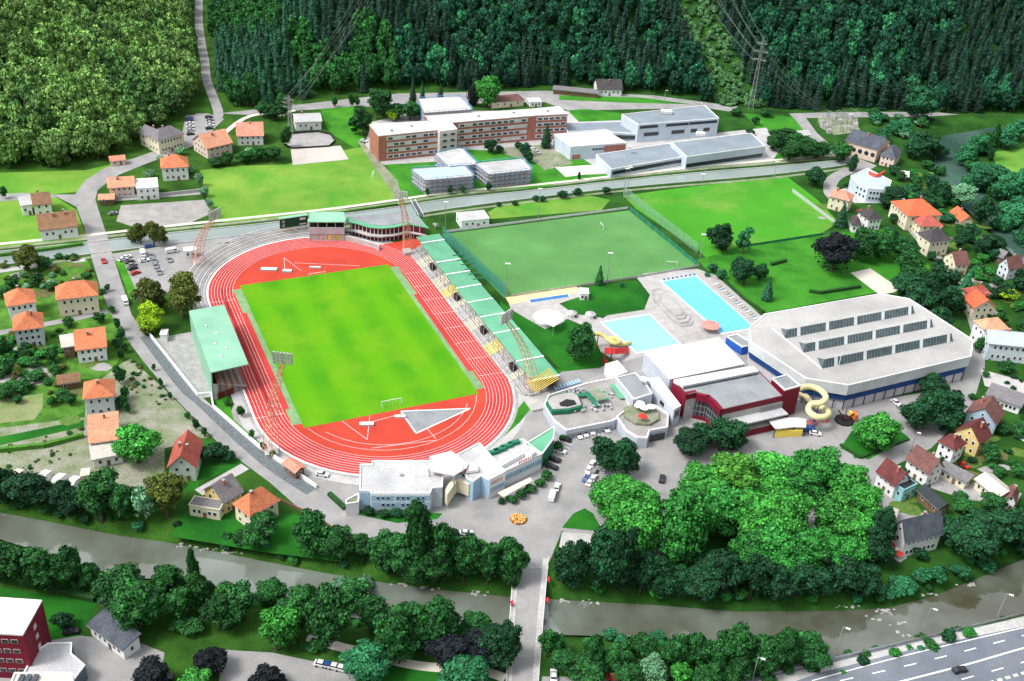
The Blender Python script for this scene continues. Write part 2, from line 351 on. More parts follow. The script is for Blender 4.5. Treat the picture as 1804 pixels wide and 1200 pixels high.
sheet('car_park',[(200,455),(330,432),(420,428),(350,470),(340,480),(290,520),(240,530),(222,500)],asph,7)
sheet('lawn',[(203,460),(216,458),(243,520),(230,528)],lawn,9)
poly_strip('cycle_path',[(262,592),(347,698),(372,718),(452,788),(556,862)],[(246,594),(310,680),(345,712),(400,765),(470,826),(540,872)],mat('dark_kerb_strip',(.10,.12,.13),(.14,.16,.17),scale=.8,fine=.4),10)
path('path',[(-60,598),(60,575),(130,562),(190,548)],3.5,asph,5)
path('path',[(350,868),(400,840),(432,822)],4,conc_l,6)
sheet('plaza',[(272,597),(338,585),(375,660),(370,700),(352,702)],conc,8)
sheet('path',[(400,745),(420,690),(440,690),(450,735),(480,775),(540,812),(620,825),(620,860),(552,858),(440,775)],paving,3)
sheet('lawn',[(376,706),(400,698),(412,740),(470,790),(490,808),(470,805),(400,745)],lawn,5)
sheet('forecourt',[(552,858),(620,822),(640,815),(780,815),(840,775),(905,735),(950,680),(990,655),(1058,648),(1140,600),(1100,560),(1250,590),(1330,590),(1420,690),(1480,715),(1640,690),(1700,650),(1716,600),(1735,640),(1712,720),(1640,790),(1560,828),(1545,835),(1570,905),(1540,985),(1470,1000),(1300,900),(1150,985),(1040,970),(990,935),(968,990),(905,988),(850,950),(760,948),(640,925),(600,895)],asph,4)
sheet('lawn',[(975,655),(955,695),(915,745),(870,785),(848,790),(840,782),(880,757),(905,728),(938,690)],lawn,6)
sheet('lawn',[(990,930),(1010,905),(1030,896),(1045,905),(1062,937)],lawn_d,8)
sheet('plaza',[(990,938),(1062,942),(1055,965),(985,965)],conc_l,7)
sheet('lawn',[(780,905),(610,893),(620,905),(700,922),(770,915)],lawn_d,8)
sheet('lawn',[(1500,795),(1590,765),(1600,772),(1530,806),(1505,808)],lawn_d,8)
sheet('lawn',[(1480,790),(1500,800),(1530,810),(1600,770),(1560,740),(1500,760)],lawn_d,7)
sheet('roundabout_bed',[(897,915),(903,908),(915,905),(926,909),(931,916),(926,923),(913,926),(902,922)],mat('flower_bed_soil',(.12,.07,.03),(.4,.18,.02),scale=.9,fine=.4),9)
sheet('road',[(1716,640),(1716,600),(1698,540),(1668,480),(1620,430),(1570,372),(1550,345),(1560,335),(1580,365),(1632,425),(1682,478),(1714,540),(1735,600),(1735,650)],asph,5)
path('access_road',[(1530,298),(1500,300),(1472,312),(1462,330),(1475,350),(1550,345)],7,asph,4)
sheet('plaza',[(1480,335),(1510,322),(1560,345),(1555,358),(1505,358)],conc_l,6)
sheet('gravel_yard',[(1726,650),(1804,672),(1900,700),(1880,730),(1804,700),(1735,680)],conc_l,4)
sheet('yard',[(1640,820),(1665,812),(1800,870),(1790,890),(1700,880),(1640,860)],conc,3)
sheet('yard',[(1530,835),(1545,830),(1600,900),(1640,905),(1560,960),(1540,965)],asph,5)
sheet('beach_volleyball_court',[(1498,481),(1533,473),(1590,512),(1550,520)],sand,6)
# south bank
sheet('yard',[(-200,1130),(80,1130),(140,1120),(240,1130),(290,1150),(270,1260),(-200,1260)],asph,2)
sheet('yard',[(395,1145),(480,1150),(620,1180),(640,1230),(380,1230)],asph,2)
path('path',[(540,1125),(640,1150),(720,1170),(790,1178),(850,1182),(890,1195)],3,sand,3)
sheet('lawn',[(-200,1010),(0,1035),(170,1060),(160,1090),(130,1125),(60,1130),(-200,1125)],lawn_d,1)
sheet('lawn',[(640,1150),(720,1172),(870,1190),(870,1230),(640,1230)],lawn_d,1)
sheet('yard',[(955,1192),(1150,1195),(1150,1230),(950,1230)],asph,2)
# canal with its banks
cN=[(-300,478),(0,444),(150,428),(310,410),(450,396),(600,378),(700,365),(800,350),(950,335),(1100,318),(1250,303),(1350,295),(1470,284),(1490,281)]
cS=[(-300,508),(0,468),(150,449),(320,428),(450,412),(600,395),(700,383),(780,370),(900,354),(1050,336),(1150,326),(1350,309),(1470,294),(1492,290)]
poly_strip('canal_bank',[(x,y-9) for x,y in cN],[(x,y+7) for x,y in cS],gravel,3)
poly_strip('canal_bank_grass',[(x,y-5) for x,y in cN],[(x,y+4) for x,y in cS],grass,4)
poly_strip('canal',cN,cS,cm,6)
for nm,l in (('canal_wall',cN),('canal_wall',cS)):
    pts=smooth_line([P(*p) for p in l],4); m=MB()
    m.tube([(p.x,p.y,.15) for p in pts],.35,4); o=m.build(nm,conc_l); tag(o,'low pale concrete kerb along the '+('north' if l is cN else 'south')+' edge of the canal','wall')
path('path',[(-200,450),(0,430),(150,415),(310,397),(600,366),(800,338),(950,325),(1250,292),(1470,274)],2.2,sand,7)
path('path',[(-100,492),(0,478),(150,458)],3,conc_l,7)
path('path',[(560,402),(330,432),(200,452)],5,asph,8)
# road bridge over canal is part of the road sheet; motorway
mw=PW([(1150,1360),(1255,1260),(1260,1215),(1310,1200),(1400,1172),(1600,1128),(1804,1088),(2000,1045),(2600,935),(2700,1360)])
sheet('motorway',None,asph_d,8,world=mw)
sheet('verge_strip',[(1215,1240),(1353,1194),(1500,1160),(1804,1086),(2000,1036),(2000,1050),(1804,1104),(1600,1146),(1440,1187),(1290,1240)],conc_l,10)
def dashes(name,px,w,L,gap,lev,off=0):
    pts=smooth_line([P(*q) for q in px],8); m=MB(); acc=0; on=True; a=None
    ln=[0]
    for i in range(1,len(pts)): ln.append(ln[-1]+(pts[i]-pts[i-1]).length)
    def at(t):
        j=0
        while j<len(ln)-2 and ln[j+1]<t: j+=1
        f=(t-ln[j])/(ln[j+1]-ln[j]); return pts[j].lerp(pts[j+1],min(1,f)),(pts[j+1]-pts[j]).normalized()
    t=0
    while t<ln[-1]:
        e=min(t+L,ln[-1]); p,d=at(t); r,d2=at(e); nn=Vector((-d.y,d.x,0)); z=Vector((0,0,lev*.012))
        m.add([p+nn*(off-w/2)+z,r+nn*(off-w/2)+z,r+nn*(off+w/2)+z,p+nn*(off+w/2)+z],[(0,1,2,3)]); t=e+gap
        if gap==0: t+=1e-3
    o=m.build(name,linew,loc=(0,0,0)); tag(o,kind='structure')
dashes('lane_marking',[(1480,1200),(1640,1163),(1804,1120),(1900,1098),(2400,988)],.35,4,6,11)
dashes('lane_marking',[(1560,1208),(1700,1172),(1804,1142),(1900,1118),(2400,1008)],.5,6,0,11)
dashes('lane_marking',[(1640,1212),(1740,1185),(1804,1167),(1900,1142),(2400,1032)],.35,4,6,11)
dashes('lane_marking',[(1430,1200),(1600,1154),(1804,1106),(1900,1085),(2400,975)],.3,6,0,11)
dashes('lane_marking',[(1715,1212),(1804,1186),(1900,1162)],.8,1.5,1.2,11)
if False: dashes('lane_marking',[(165,360),(178,420),(200,500),(224,570),(262,625),(330,700),(400,765),(480,830),(540,880),(620,922),(700,930)],.15,3,6,8)
# ---------------- stadium ----------------
pc=[P(*p) for p in ((421,505),(688,470),(840,692),(537,752))]
TC=sum(pc,Vector())/4; tu=((pc[2]-pc[1])+(pc[3]-pc[0])).normalized(); tv=Vector((-tu.y,tu.x,0))
TC=TC+tu*(-.3)
def T(a,b,z=0): p=TC+tu*a+tv*b; return Vector((p.x,p.y,z))
def oval(r,z,n=28,half=42.2,a0=None):
    out=[]
    for k in range(n+1):
        t=-math.pi/2+math.pi*k/n; out.append(T(half+r*math.cos(t),r*math.sin(t),z))
    for k in range(n+1):
        t=math.pi/2+math.pi*k/n; out.append(T(-half+r*math.cos(t),r*math.sin(t),z))
    return out
def ring(name,r0,r1,m,lev,kind='structure'):
    A=oval(r0,lev*.012);B=oval(r1,lev*.012); A.append(A[0]);B.append(B[0])
    return tag(MB().strip(B,A).build(name,m,loc=(0,0,0)),kind=kind)
sheet('stadium_apron',None,conc_l,4,world=oval(51.5,0))
sheet('running_track',None,red_t,6,world=oval(46.4,0))
ring('track_kerb',46.4,47.0,white,7)
ring('stadium_path',47.0,48.2,conc,7)
# red run-off to the east stand and grey corner
sheet('running_track',None,red_t2,7,world=[T(-72,36,0),T(-74,60),T(-60,58),T(-42,51),T(46,51),T(48,47),T(42,46.2),T(-42,46.2),T(-60,42)])
sheet('infield_surface',None,red_t2,7,world=oval(36.6,0))
sheet('infield_lawn',None,mat('dull_green_matting',(.20,.33,.17),(.15,.27,.12),scale=.3,fine=.3),8,world=[T(-52.5,-36.3),T(-52.5,36.3),T(-40,36.4),T(40,36.4),T(52.5,36.3),T(52.5,-36.3),T(40,-36.4),T(-40,-36.4)][:0] or [T(-50,-35.6),T(-50,35.6),T(50,35.6),T(50,-35.6)])
# mown football pitch
m,nt,b=mat_base('pitch_grass',.95,.1)
tc=N(nt,'ShaderNodeNewGeometry'); vm=N(nt,'ShaderNodeVectorMath',operation='DOT_PRODUCT'); nt.links.new(tc.outputs['Position'],vm.inputs[0]); vm.inputs[1].default_value=tv
vu=N(nt,'ShaderNodeVectorMath',operation='DOT_PRODUCT'); nt.links.new(tc.outputs['Position'],vu.inputs[0]); vu.inputs[1].default_value=tu
def sinw(src,per,ph):
    a=N(nt,'ShaderNodeMath',operation='MULTIPLY_ADD'); nt.links.new(src,a.inputs[0]); a.inputs[1].default_value=2*math.pi/per; a.inputs[2].default_value=ph
    s=N(nt,'ShaderNodeMath',operation='SINE'); nt.links.new(a.outputs[0],s.inputs[0]); return ramp(nt,s.outputs[0],-.8,.8)
s1=sinw(vm.outputs['Value'],15.5,.6); s2=sinw(vu.outputs['Value'],26,1.2)
c=mixc(nt,s1,(.085,.30,.005),(.055,.25,.006)); c=mixc(nt,s2,c,mixc(nt,.35,c,(.11,.31,.006))); 
n=noise(nt,.05,4); c=mixc(nt,ramp(nt,n.outputs[0],.45,.75),c,(.14,.31,.01)); n=noise(nt,3,3); c=mixc(nt,.12,c,n.outputs[0],'OVERLAY'); nt.links.new(c,b.inputs['Base Color'])
sheet('football_pitch',None,m,9,world=[T(-52.7,-32.2),T(-52.7,32.2),T(52.7,32.2),T(52.7,-32.2)])
sheet('running_track',None,red_t,9,world=[T(-30,-36.4),T(-30,-34.2),T(40,-34.2),T(40,-36.4)])
sheet('running_track',None,red_t,9,world=[T(-24,34),T(-24,36.5),T(38,36.5),T(38,34)])
# lanes
for k in range(9):
    r=36.6+k*1.22; A=oval(r-.055,.12); B=oval(r+.055,.12); A.append(A[0]);B.append(B[0])
    o=MB().strip(B,A).build('lane_marking',linew,loc=(0,0,0)); tag(o,kind='structure')
m=MB()
def tl(a,b,w=.15):
    d=(b-a).normalized(); n=Vector((-d.y,d.x,0))*w/2; z=Vector((0,0,.125)); m.add([a-n+z,b-n+z,b+n+z,a+n+z],[(0,1,2,3)])
for k in range(1,4): tl(T(-62,46.4+k*1.2),T(46,46.4+k*1.2))
for a in (-42,-30,-18,-6,6,18,30,42): tl(T(a,36.6),T(a+.5,46.4),.12)
for a in (-42,42): tl(T(a,-36.6),T(a,-46.4),.15)
tl(T(55,6),T(73,8)); tl(T(55,8),T(57,-12)); tl(T(66,-14),T(53,-19)); tl(T(66,-14),T(53,-9)); tl(T(74,8),T(71,-14)); tl(T(-58,-12),T(-72,-9)); tl(T(-58,-5),T(-72,-9)); tl(T(-55,20),T(-66,-6))
for r,a0,a1 in ((30,-60,60),(33,-70,70)):
    pr=None
    for k in range(17):
        t=math.radians(a0+(a1-a0)*k/16); q=T(42.2+r*math.cos(t),r*math.sin(t)); 
        if pr is not None: tl(pr,q,.12)
        pr=q
o=m.build('lane_marking',linew,loc=(0,0,0)); tag(o,kind='structure')
# high jump fan, mats
fan=[P(706,725),P(733,764),P(829,720)]
sheet('throwing_sector',None,greyroof,10,world=fan)
m=MB()
for a,b2 in ((0,1),(1,2),(2,0)): tl(fan[a],fan[b2],.5)
for v in range(len(m.v)): m.v[v]=(m.v[v][0],m.v[v][1],.135)
tag(m.build('sector_edge',white,loc=(0,0,0)),kind='structure')
def mattress(px,L,w,label,c=None,rz=0):
    p=P(*px); t=empty('landing_mat',p,label,'mat')
    MB().box((p.x,p.y,.42),(L,w,.7),rz).build('cushion',c or conc_l,t); MB().box((p.x,p.y,.82),(L*.94,w*.9,.1),rz).build('cover',white,t)
mattress((646,749),5,1.8,'white foam landing mat on red surface left of the grey wedge',rz=.15)
mattress((705,736),4,1.2,'small white mat at the tip edge of the grey wedge',rz=.1)
mattress((474,476),7,2.2,'long pale mat leftmost behind the far goal',rz=.1)
mattress((506,479),4,2,'short white mat between the long mat and the far goal',rz=.1)
mattress((555,473),5,1,'thin white mat just behind the far goal',rz=.1)
def goal(c,d,label,w=7.3,h=2.44,dep=2,group=None):
    c=Vector(c); d=Vector(d).normalized(); n=Vector((-d.y,d.x,0)); t=empty('football_goal',c,label,'goal',group); hw=n*w/2; up=Vector((0,0,h)); bk=d*dep
    MB().tube([c-hw,c-hw+up,c+hw+up,c+hw],.12,4).build('goal_frame',white,t)
    m=MB(); 
    for s in (-1,1): m.tube([c+hw*s+up,c+hw*s+bk+up*.6,c+hw*s+bk],.05,4)
    m.tube([c-hw+bk,c+hw+bk],.05,4)
    for k in range(7):
        q=c-hw+hw*2*k/6; m.tube([q+up,q+bk+up*.6,q+bk],.025,3)
    m.build('net',mat('net_white',(.6,.6,.6)),t)
goal(T(49.5,0),tu,'white football goal at the near end of the stadium pitch')
goal(T(-50,0),-tu,'white football goal at the far end of the stadium pitch')
# hurdles / long dark rail beside left track
p=[T(a,-40.5,0) for a in (-52,-20,10,46)]
t=empty('track_rail',p[0],'thin dark red rail running along the west straight of the track','rail'); m=MB(); m.tube([q+Vector((0,0,.9)) for q in p],.12,4)
m.build('rail',mat('dark_red_rail',(.16,.02,.015)),t); m=MB()
for k in range(24): q=T(-50+4*k,-40.5); m.tube([q,q+Vector((0,0,.9))],.06,4)
m.build('posts',mat('dark_red_rail',(.16,.02,.015)),t)
# standing terrace ring in the north west corner
t=empty('standing_terrace',T(-70,-40),'curved grey concrete standing steps around the north west end of the track','terrace')
m=MB(); n=34; a0=math.radians(171); a1=math.radians(282)
for k in range(8):
    r0=47.6+k*.95; r1=r0+.95; z=.28*(k+1)
    def arc(r): return [T(-42.2+r*math.cos(a0+(a1-a0)*i/n),r*math.sin(a0+(a1-a0)*i/n)) for i in range(n+1)]
    A=arc(r0);B=arc(r1)
    for i in range(n): m.prism([A[i],A[i+1],B[i+1],B[i]],0,z,k%2,bottom=False)
m.build('steps',[conc_l,conc],t)
m=MB(); m.tube([T(-42.2+55.6*math.cos(a0+(a1-a0)*i/n),55.6*math.sin(a0+(a1-a0)*i/n),3.1) for i in range(n+1)],.12,4)
for i in range(0,n+1,2):
    q=T(-42.2+55.6*math.cos(a0+(a1-a0)*i/n),55.6*math.sin(a0+(a1-a0)*i/n)); m.tube([q,q+Vector((0,0,3.1))],.08,4)
m.build('railing',white,t)
# advertising boards
def boards(a,b,n,label,cols,h=1.0,thing='advertising_board',cat='board',grp=None):
    a=Vector(a);b=Vector(b)
    for k in range(n):
        p=a.lerp(b,(k+.05)/n);q=a.lerp(b,(k+.95)/n); c=(p+q)/2; L=(q-p).length; rz=math.atan2(q.y-p.y,q.x-p.x)
        t=empty(thing,c,f'{ordn(k,n)} of the {n} {label}',cat,grp)
        MB().box((c.x,c.y,h/2+.25),(L,.15,h),rz,0).build('panel',cols[k%len(cols)],t)
        m=MB(); 
        for s in (-.4,.4): m.box((c.x+math.cos(rz)*L*s,c.y+math.sin(rz)*L*s,.3),(.12,.25,.6),rz)
        m.build('feet',steel,t)
def rect3(p0,p1,p2,z):
    """rectangle from two front corners and a back corner (pixels at height z)"""
    A=P(*p0,z);B=P(*p1,z);C=P(*p2,z); u=(B-A).normalized(); n=Vector((-u.y,u.x,0)); d=(C-B).dot(n); return [A,B,B+n*d,A+n*d]
# west grandstand
t=empty('grandstand',P(385,660),'covered grandstand with one big pale green flat roof on the west side of the track','grandstand')
R=[P(333,549,11.5),P(395,538,9.5),P(438,643,9.5),P(371,658,11.5)]
o=MB().prism(R,0,.35); o.v=[(v[0],v[1],(11.5 if (i%4) in (0,3) else 9.5)+(.35 if i>=4 else 0)) for i,v in enumerate(o.v)]
# keep heights tied to their corner whatever the winding
o.v=[]; o.f=[];o.m=[]
top=[r+Vector((0,0,.35)) for r in R]; o.add(R+top,[(0,1,2,3)[::-1],(4,5,6,7),(0,1,5,4),(1,2,6,5),(2,3,7,6),(3,0,4,7)]); rf=o.build('roof',greenroof_l,t)
m=MB()
for fx,fy in ((.3,.3),(.35,.6),(.4,.8),(.5,.45),(.6,.7)):
    q=R[0].lerp(R[1],fx).lerp(R[3].lerp(R[2],fx),fy); m.box((q.x,q.y,q.z+.5),(.7,.7,.4))
m.build('roof_vent',white,rf)
g=[Vector((r.x,r.y,0)) for r in R]; ax=(g[3]-g[0]).normalized(); cx=(g[1]-g[0]).normalized(); Wd=(g[1]-g[0]).length; Ld=(g[3]-g[0]).length
m=MB(); 
for k in range(9):
    a=g[0]+cx*(Wd*(.15+.085*k)); b2=g[3]+cx*(Wd*(.15+.085*k)); c2=cx*(Wd*.085); m.prism([a,b2,b2+c2,a+c2],0,6.0-.6*k,k%2,bottom=False)
m.build('seating_steps',[mat('brown_red_seats',(.35,.14,.11)),conc],t)
m=MB(); m.prism([g[0],g[3],g[3]+cx*.4,g[0]+cx*.4],0,11.4); m.build('back_wall',greenroof_l,t)
for e in (0,1):
    base_=g[0] if e==0 else g[3]; s=ax*(.4 if e==0 else -.4); m=MB()
    a=base_; b2=base_+cx*Wd*.92
    m.add([a,b2,b2+Vector((0,0,1.2)),a+Vector((0,0,7.0)),a+s,b2+s,b2+s+Vector((0,0,1.2)),a+s+Vector((0,0,7.0))],[(0,1,2,3),(7,6,5,4),(3,2,6,7),(0,4,5,1),(1,5,6,2),(0,3,7,4)]); m.build('side_wall',conc_l,t)
    m=MB(); o2=-s*.6
    for f in (.22,.45): q=base_+cx*Wd*f+o2; m.box((q.x,q.y,1.4),(2.6,.3,2.2),math.atan2(cx.y,cx.x))
    m.build('opening',mat('dark_red_opening',(.12,.015,.01)),t)
m=MB()
for k in range(6):
    q=g[0].lerp(g[3],(k+.5)/6); m.tube([q+cx*1+Vector((0,0,6)),q+cx*1+Vector((0,0,11))],.15,4); m.tube([q+cx*1+Vector((0,0,10.6)),q+cx*Wd*.95+Vector((0,0,9.4))],.12,4)
m.build('roof_trusses',steel,t)
# east stand: long row of stepped green roofs
t=empty('grandstand',P(860,600),'long east stand with a row of stepped green roofs and white joints','grandstand')
L0,L1=P(733,420,6.5),P(938,672,6.5); r0,r1=P(775,412,6.5),P(974,652,6.5)
A0=T(-66,54.5,6.5);
u=(L1-L0).normalized(); n=Vector((u.y,-u.x,0)); 
if n.dot(r0-L0)<0: n=-n
dep=((r0-L0).dot(n)+(r1-L1).dot(n))/2; Lg=(L1-L0).length
segs=[0,.055,.21,.30,.40,.50,.605,.715,.89,1.0]
hs=[7.2,6.9,6.6,6.4,6.2,6.4,6.6,6.8,6.5]
for k in range(9):
    a=L0+u*Lg*segs[k]; b2=L0+u*(Lg*segs[k+1]); h=hs[k]
    m=MB(); m.prism([a,b2-u*.7,b2-u*.7+n*dep,a+n*dep],h-.35,h); m.build('roof_panel',greenroof,t)
    m=MB(); m.prism([b2-u*.7,b2,b2+n*dep,b2-u*.7+n*dep],h-.35,h+.12); m.build('roof_joint',white,t)
m=MB(); a=L0+n*(dep-.5); b2=L1+n*(dep-.5); m.prism([a,b2,b2+n*.4,a+n*.4],0,6.0); m.build('back_wall',conc,t)
m=MB()
for k in range(10):
    o1=n*(-3.6+k*1.0); m.prism([L0+o1,L1+o1,L1+o1+n,L0+o1+n],0,.5+.42*k,k%2,bottom=False)
m.build('terracing',[conc_l,conc],t)
for k in range(13):   # seat blocks
    a=L0+u*(Lg*(k+.12)/13); b2=L0+u*(Lg*(k+.88)/13)
    if k in (2,5,8,11):
        m=MB(); c=(a+b2)/2-n*.8; m.prism([a+n*(-1.0),a+u*3-n*1.0,a+u*3+n*.4,a+n*.4],1.5,4.2); m.build('stair_opening',black,t); a=a+u*3.5
    m=MB()
    for j in range(7):
        o1=n*(-3.4+j*1.0); m.prism([a+o1,b2+o1,b2+o1+n*.45,a+o1+n*.45],.5+.42*j,.85+.42*j,0)
    m.build('seat_rows',[yellow if k in (4,9) else mat('beige_seats',(.72,.66,.50)) if k%2 else conc_l][0],t)
m=MB()
for k in range(27):
    q=L0+u*Lg*k/26-n*1.0; m.tube([q+Vector((0,0,-5)),q+Vector((0,0,-.9))],.12,4)
m.build('roof_posts',steel,t)
m=MB(); 
rr=random.Random(3)
for row in range(6):
    for j in range(4):
        q=L0+u*Lg*(.27+.036*row)+n*(dep*(.45+.13*j))+Vector((0,0,6.6)); m.box((q.x,q.y,q.z+.1),(1.3,.6,.3),math.atan2(n.y,n.x))
m.build('roof_hatch',greend,t)
# end structure with yellow ribs
t2=empty('stand_stairs',P(930,685),'open stair frame with yellow ribs at the south end of the east stand','stairs')
m=MB(); 
for k in range(9):
    a=L1+u*(1.2+k*.9)-n*3; m.tube([a+Vector((0,0,1)),a+n*9+Vector((0,0,5.2))],.16,4)
m.build('rib',yellow,t2); m=MB(); a=L1+u*.3-n*4; m.prism([a,a+u*9,a+u*9+n*11,a+n*11],0,.8); m.build('plinth',conc_l,t2)
# safety net fence along artificial pitch, green screen
sheet('artificial_pitch',[(778,413),(1108,371),(1230,470),(888,525)],turf,6)
def fence(px,h,label,mt,post=True,step=6,pn='mesh_panel',th=.06,cat='fence',name='fence',top=True):
    pts=[P(*p) for p in px]; t=empty(name,pts[0],label,cat)
    m=MB()
    for a,b2 in zip(pts,pts[1:]):
        d=(b2-a).normalized(); q=Vector((-d.y,d.x,0))*th/2; m.prism([a-q,b2-q,b2+q,a+q],.05,h)
    m.build(pn,mt,t)
    if post:
        m=MB()
        for a,b2 in zip(pts,pts[1:]):
            k=max(1,int((b2-a).length/step))
            for i in range(k+1): q=a.lerp(b2,i/k); m.tube([q,q+Vector((0,0,h+.25))],.09,4)
        m.build('posts',steel,t)
    return t
def netmat(name,c,al):
    m,nt,b=mat_base(name,.8,.1); b.inputs['Base Color'].default_value=(*c,1); b.inputs['Alpha'].default_value=al; return m
fence([(780,420),(890,524)],6,'tall transparent green net between the east stand and the artificial pitch',netmat('green_net',(.05,.30,.22),.45))
fence([(1110,371),(1229,470)],2.2,'dark green hedge-like screen fence along the right edge of the artificial pitch',greend)
fence([(1098,344),(1228,446)],5,'tall see-through ball net along the near left edge of the right grass field',netmat('pale_net',(.3,.5,.4),.18))
fence([(785,410),(1106,368)],1.2,'low white rail along the far touchline of the artificial pitch',white,th=.08)
fence([(900,523),(1120,490),(1232,470)],1.1,'low pale rail along the near touchline of the artificial pitch',conc_l,th=.1)
fence([(1300,437),(1450,414)],1.2,'thin dark fence between the right field and the lawn below it',greend)
fence([(1395,338),(1480,402)],2,'white barrier along the right edge of the right field',netmat('pale_net2',(.6,.62,.6),.5))
fence([(264,592),(349,699),(372,697),(376,719),(454,787),(558,861)],1.5,'long white retaining wall between the dark cycle path and the stadium',white,post=False,th=.5,name='retaining_wall',cat='wall',pn='wall_face')
fence([(1353,1192),(1500,1157),(1804,1083),(1990,1040)],1.1,'steel crash barrier along the river side of the motorway',steel,name='crash_barrier',cat='barrier',pn='rail',step=4)
fence([(186,352),(300,344),(360,337)],1.6,'pale garden wall north of the gravel yard',conc_l,post=False,th=.4,name='garden_wall',cat='wall',pn='wall_face')
fence([(460,868),(540,905),(615,950),(655,962)],1.2,'brown timber road barrier on the river side of the main road',woodm,th=.2)
fence([(0,796),(80,788),(148,770)],1.6,'long clipped green hedge-fence below the vegetable patch',mat('hedge_green',(.06,.2,.02),fine=.5),post=False,th=1.4,name='hedge',cat='hedge',pn='foliage')
fence([(0,452),(80,442),(147,432)],1.4,'clipped hedge on the north bank of the canal left of the road',mat('hedge_green',(.06,.2,.02),fine=.5),post=False,th=1.2,name='hedge',cat='hedge',pn='foliage')
fence([(1425,515),(1445,518),(1515,507)],1.4,'kinked low dark hedge in the lawn above the ice hall',mat('hedge_dark',(.015,.07,.012),fine=.5),post=False,th=1.2,name='hedge',cat='hedge',pn='foliage')
fence([(1358,468),(1384,461)],1.4,'short straight dark hedge in the middle of the lawn',mat('hedge_dark',(.015,.07,.012),fine=.5),post=False,th=1.4,name='hedge',cat='hedge',pn='foliage')
fence([(1270,490),(1310,528),(1345,552)],1.2,'dark hedge along the right edge of the lane pool terrace',mat('hedge_dark',(.015,.07,.012),fine=.5),post=False,th=1,name='hedge',cat='hedge',pn='foliage')
fence([(0,1022),(90,1040),(168,1058)],1.5,'long dark hedge behind the riverside trees at bottom left',mat('hedge_dark',(.015,.07,.012),fine=.5),post=False,th=2,name='hedge',cat='hedge',pn='foliage')
fence([(520,388),(630,372),(700,362)],1.2,'bushy dark hedge along the far side of the canal above the stand',mat('hedge_green',(.06,.2,.02),fine=.5),post=False,th=1,name='hedge',cat='hedge',pn='foliage')
fence([(1480,785),(1515,808),(1600,775)],.9,'low dark hedge round the lawn corner right of the lone bright tree',mat('hedge_dark',(.015,.07,.012),fine=.5),post=False,th=1,name='hedge',cat='hedge',pn='foliage')
fence([(580,872),(608,898)],1.2,'green hedge on the wall left of the pale blue sports centre',mat('hedge_dark',(.015,.07,.012),fine=.5),post=False,th=1.4,name='hedge',cat='hedge',pn='foliage')
goal(P(1183,468),(0,1,0),'small white goal at the near right corner of the artificial pitch',5,2)
goal(P(1060,402),(1,.3,0),'pale goal left standing at the right of the artificial pitch',5,2)
goal(P(657,312),(1,0,0),'white goal at the right end of the upper left field',6)
# north stand, scoreboard, curved clubhouse
def building(name,loc,label,cat='building',group=None): return empty(name,loc,label,cat,group)
t=building('scoreboard',P(517,425),'dark green scoreboard on yellow legs with white digits beyond the far bend','scoreboard')
a=P(494,403,3.5);b2=P(542,396,3.5); d=(b2-a).normalized(); nn=Vector((-d.y,d.x,0)); rz=math.atan2(d.y,d.x)
m=MB(); m.prism([a,b2,b2+nn*1,a+nn*1],3.5,8.2); m.build('screen',mat('scoreboard_dark',(.012,.06,.035)),t); m=MB(); m.prism([a-nn*.4-d*.4,b2-nn*.4+d*.4,b2+nn*1.8,a+nn*1.8],8.2,8.5); m.build('canopy',greenroof_l,t)
m=MB(); L=(b2-a).length
for k in range(4): q=a+d*L*(.1+.27*k)+nn*.5; m.tube([Vector((q.x,q.y,0)),Vector((q.x,q.y,3.6))],.2,4)
m.build('leg',yellow,t)
m=MB(); f=a-nn*.06
def plate(f,d,x0,x1,z0,z1,m): p=f+d*x0;q=f+d*x1; m.add([(p.x,p.y,z0),(q.x,q.y,z0),(q.x,q.y,z1),(p.x,p.y,z1)],[(0,1,2,3)])
for x,z in ((1.0,6.6),(1.0,4.6)):
    for zz in (0,.55,1.1): plate(f,d,x,x+1.0,z-.5+zz,z-.34+zz,m)
    plate(f,d,x,x+.2,z-.5,z+.1,m); plate(f,d,x+.8,x+1.0,z-.5,z+.75,m)
plate(f,d,L*.72,L*.93,6.4,7.5,m); plate(f,d,L*.7,L*.95,4.2,4.7,m); m.build('digits',linew,t)
t=building('spectator_stand',P(575,425),'boxy stand with pale green flat roof and grey parapet behind the far bend','grandstand')
a=P(546,424);b2=P(607,424); d=(b2-a).normalized(); nn=Vector((-d.y,d.x,0)); 
m=MB(); m.prism([a,b2,b2+nn*9,a+nn*9],0,3.4); m.build('base',conc_l,t); m=MB(); m.prism([a-nn*.3,b2-nn*.3,b2+nn*.2,a+nn*.2],3.4,6.6); m.build('parapet',mat('lilac_grey_panel',(.48,.47,.52)),t)
m=MB(); m.prism([a-nn*.5-d*.5,b2-nn*.5+d*.5,b2+nn*10,a+nn*10],9.2,9.6); m.build('roof',greenroof_l,t); m=MB(); m.prism([a+nn*4,b2+nn*4,b2+nn*9,a+nn*9],3.4,9.2); m.build('back_room',black,t)
m=MB()
for k in range(5): q=a+d*(b2-a).length*k/4; m.tube([(q.x,q.y,0),(q.x,q.y,9.3)],.18,4)
m.build('post',steel,t)
for k,(c1,c2) in enumerate(((.28,.42),(.52,.62),(.72,.86))):
    m=MB(); plate(a-nn*.08,d,(b2-a).length*c1,(b2-a).length*c2,.5,2.8,m); m.build('banner',[mat('pinkish_banner',(.6,.42,.42)),yellow,mat('olive_banner',(.5,.45,.05))][k],t)
t=building('clubhouse',P(690,430),'curved clubhouse with pale green roof rim, grey roof and red glazed front','clubhouse')
arc=[(608,392),(628,395),(650,402),(672,404),(695,402),(720,396),(756,403)]
F=[P(x,y,6.5) for x,y in arc]; Bk=[P(x,y,6.5) for x,y in ((750,398),(738,383),(725,374),(690,376),(650,380),(612,383))]
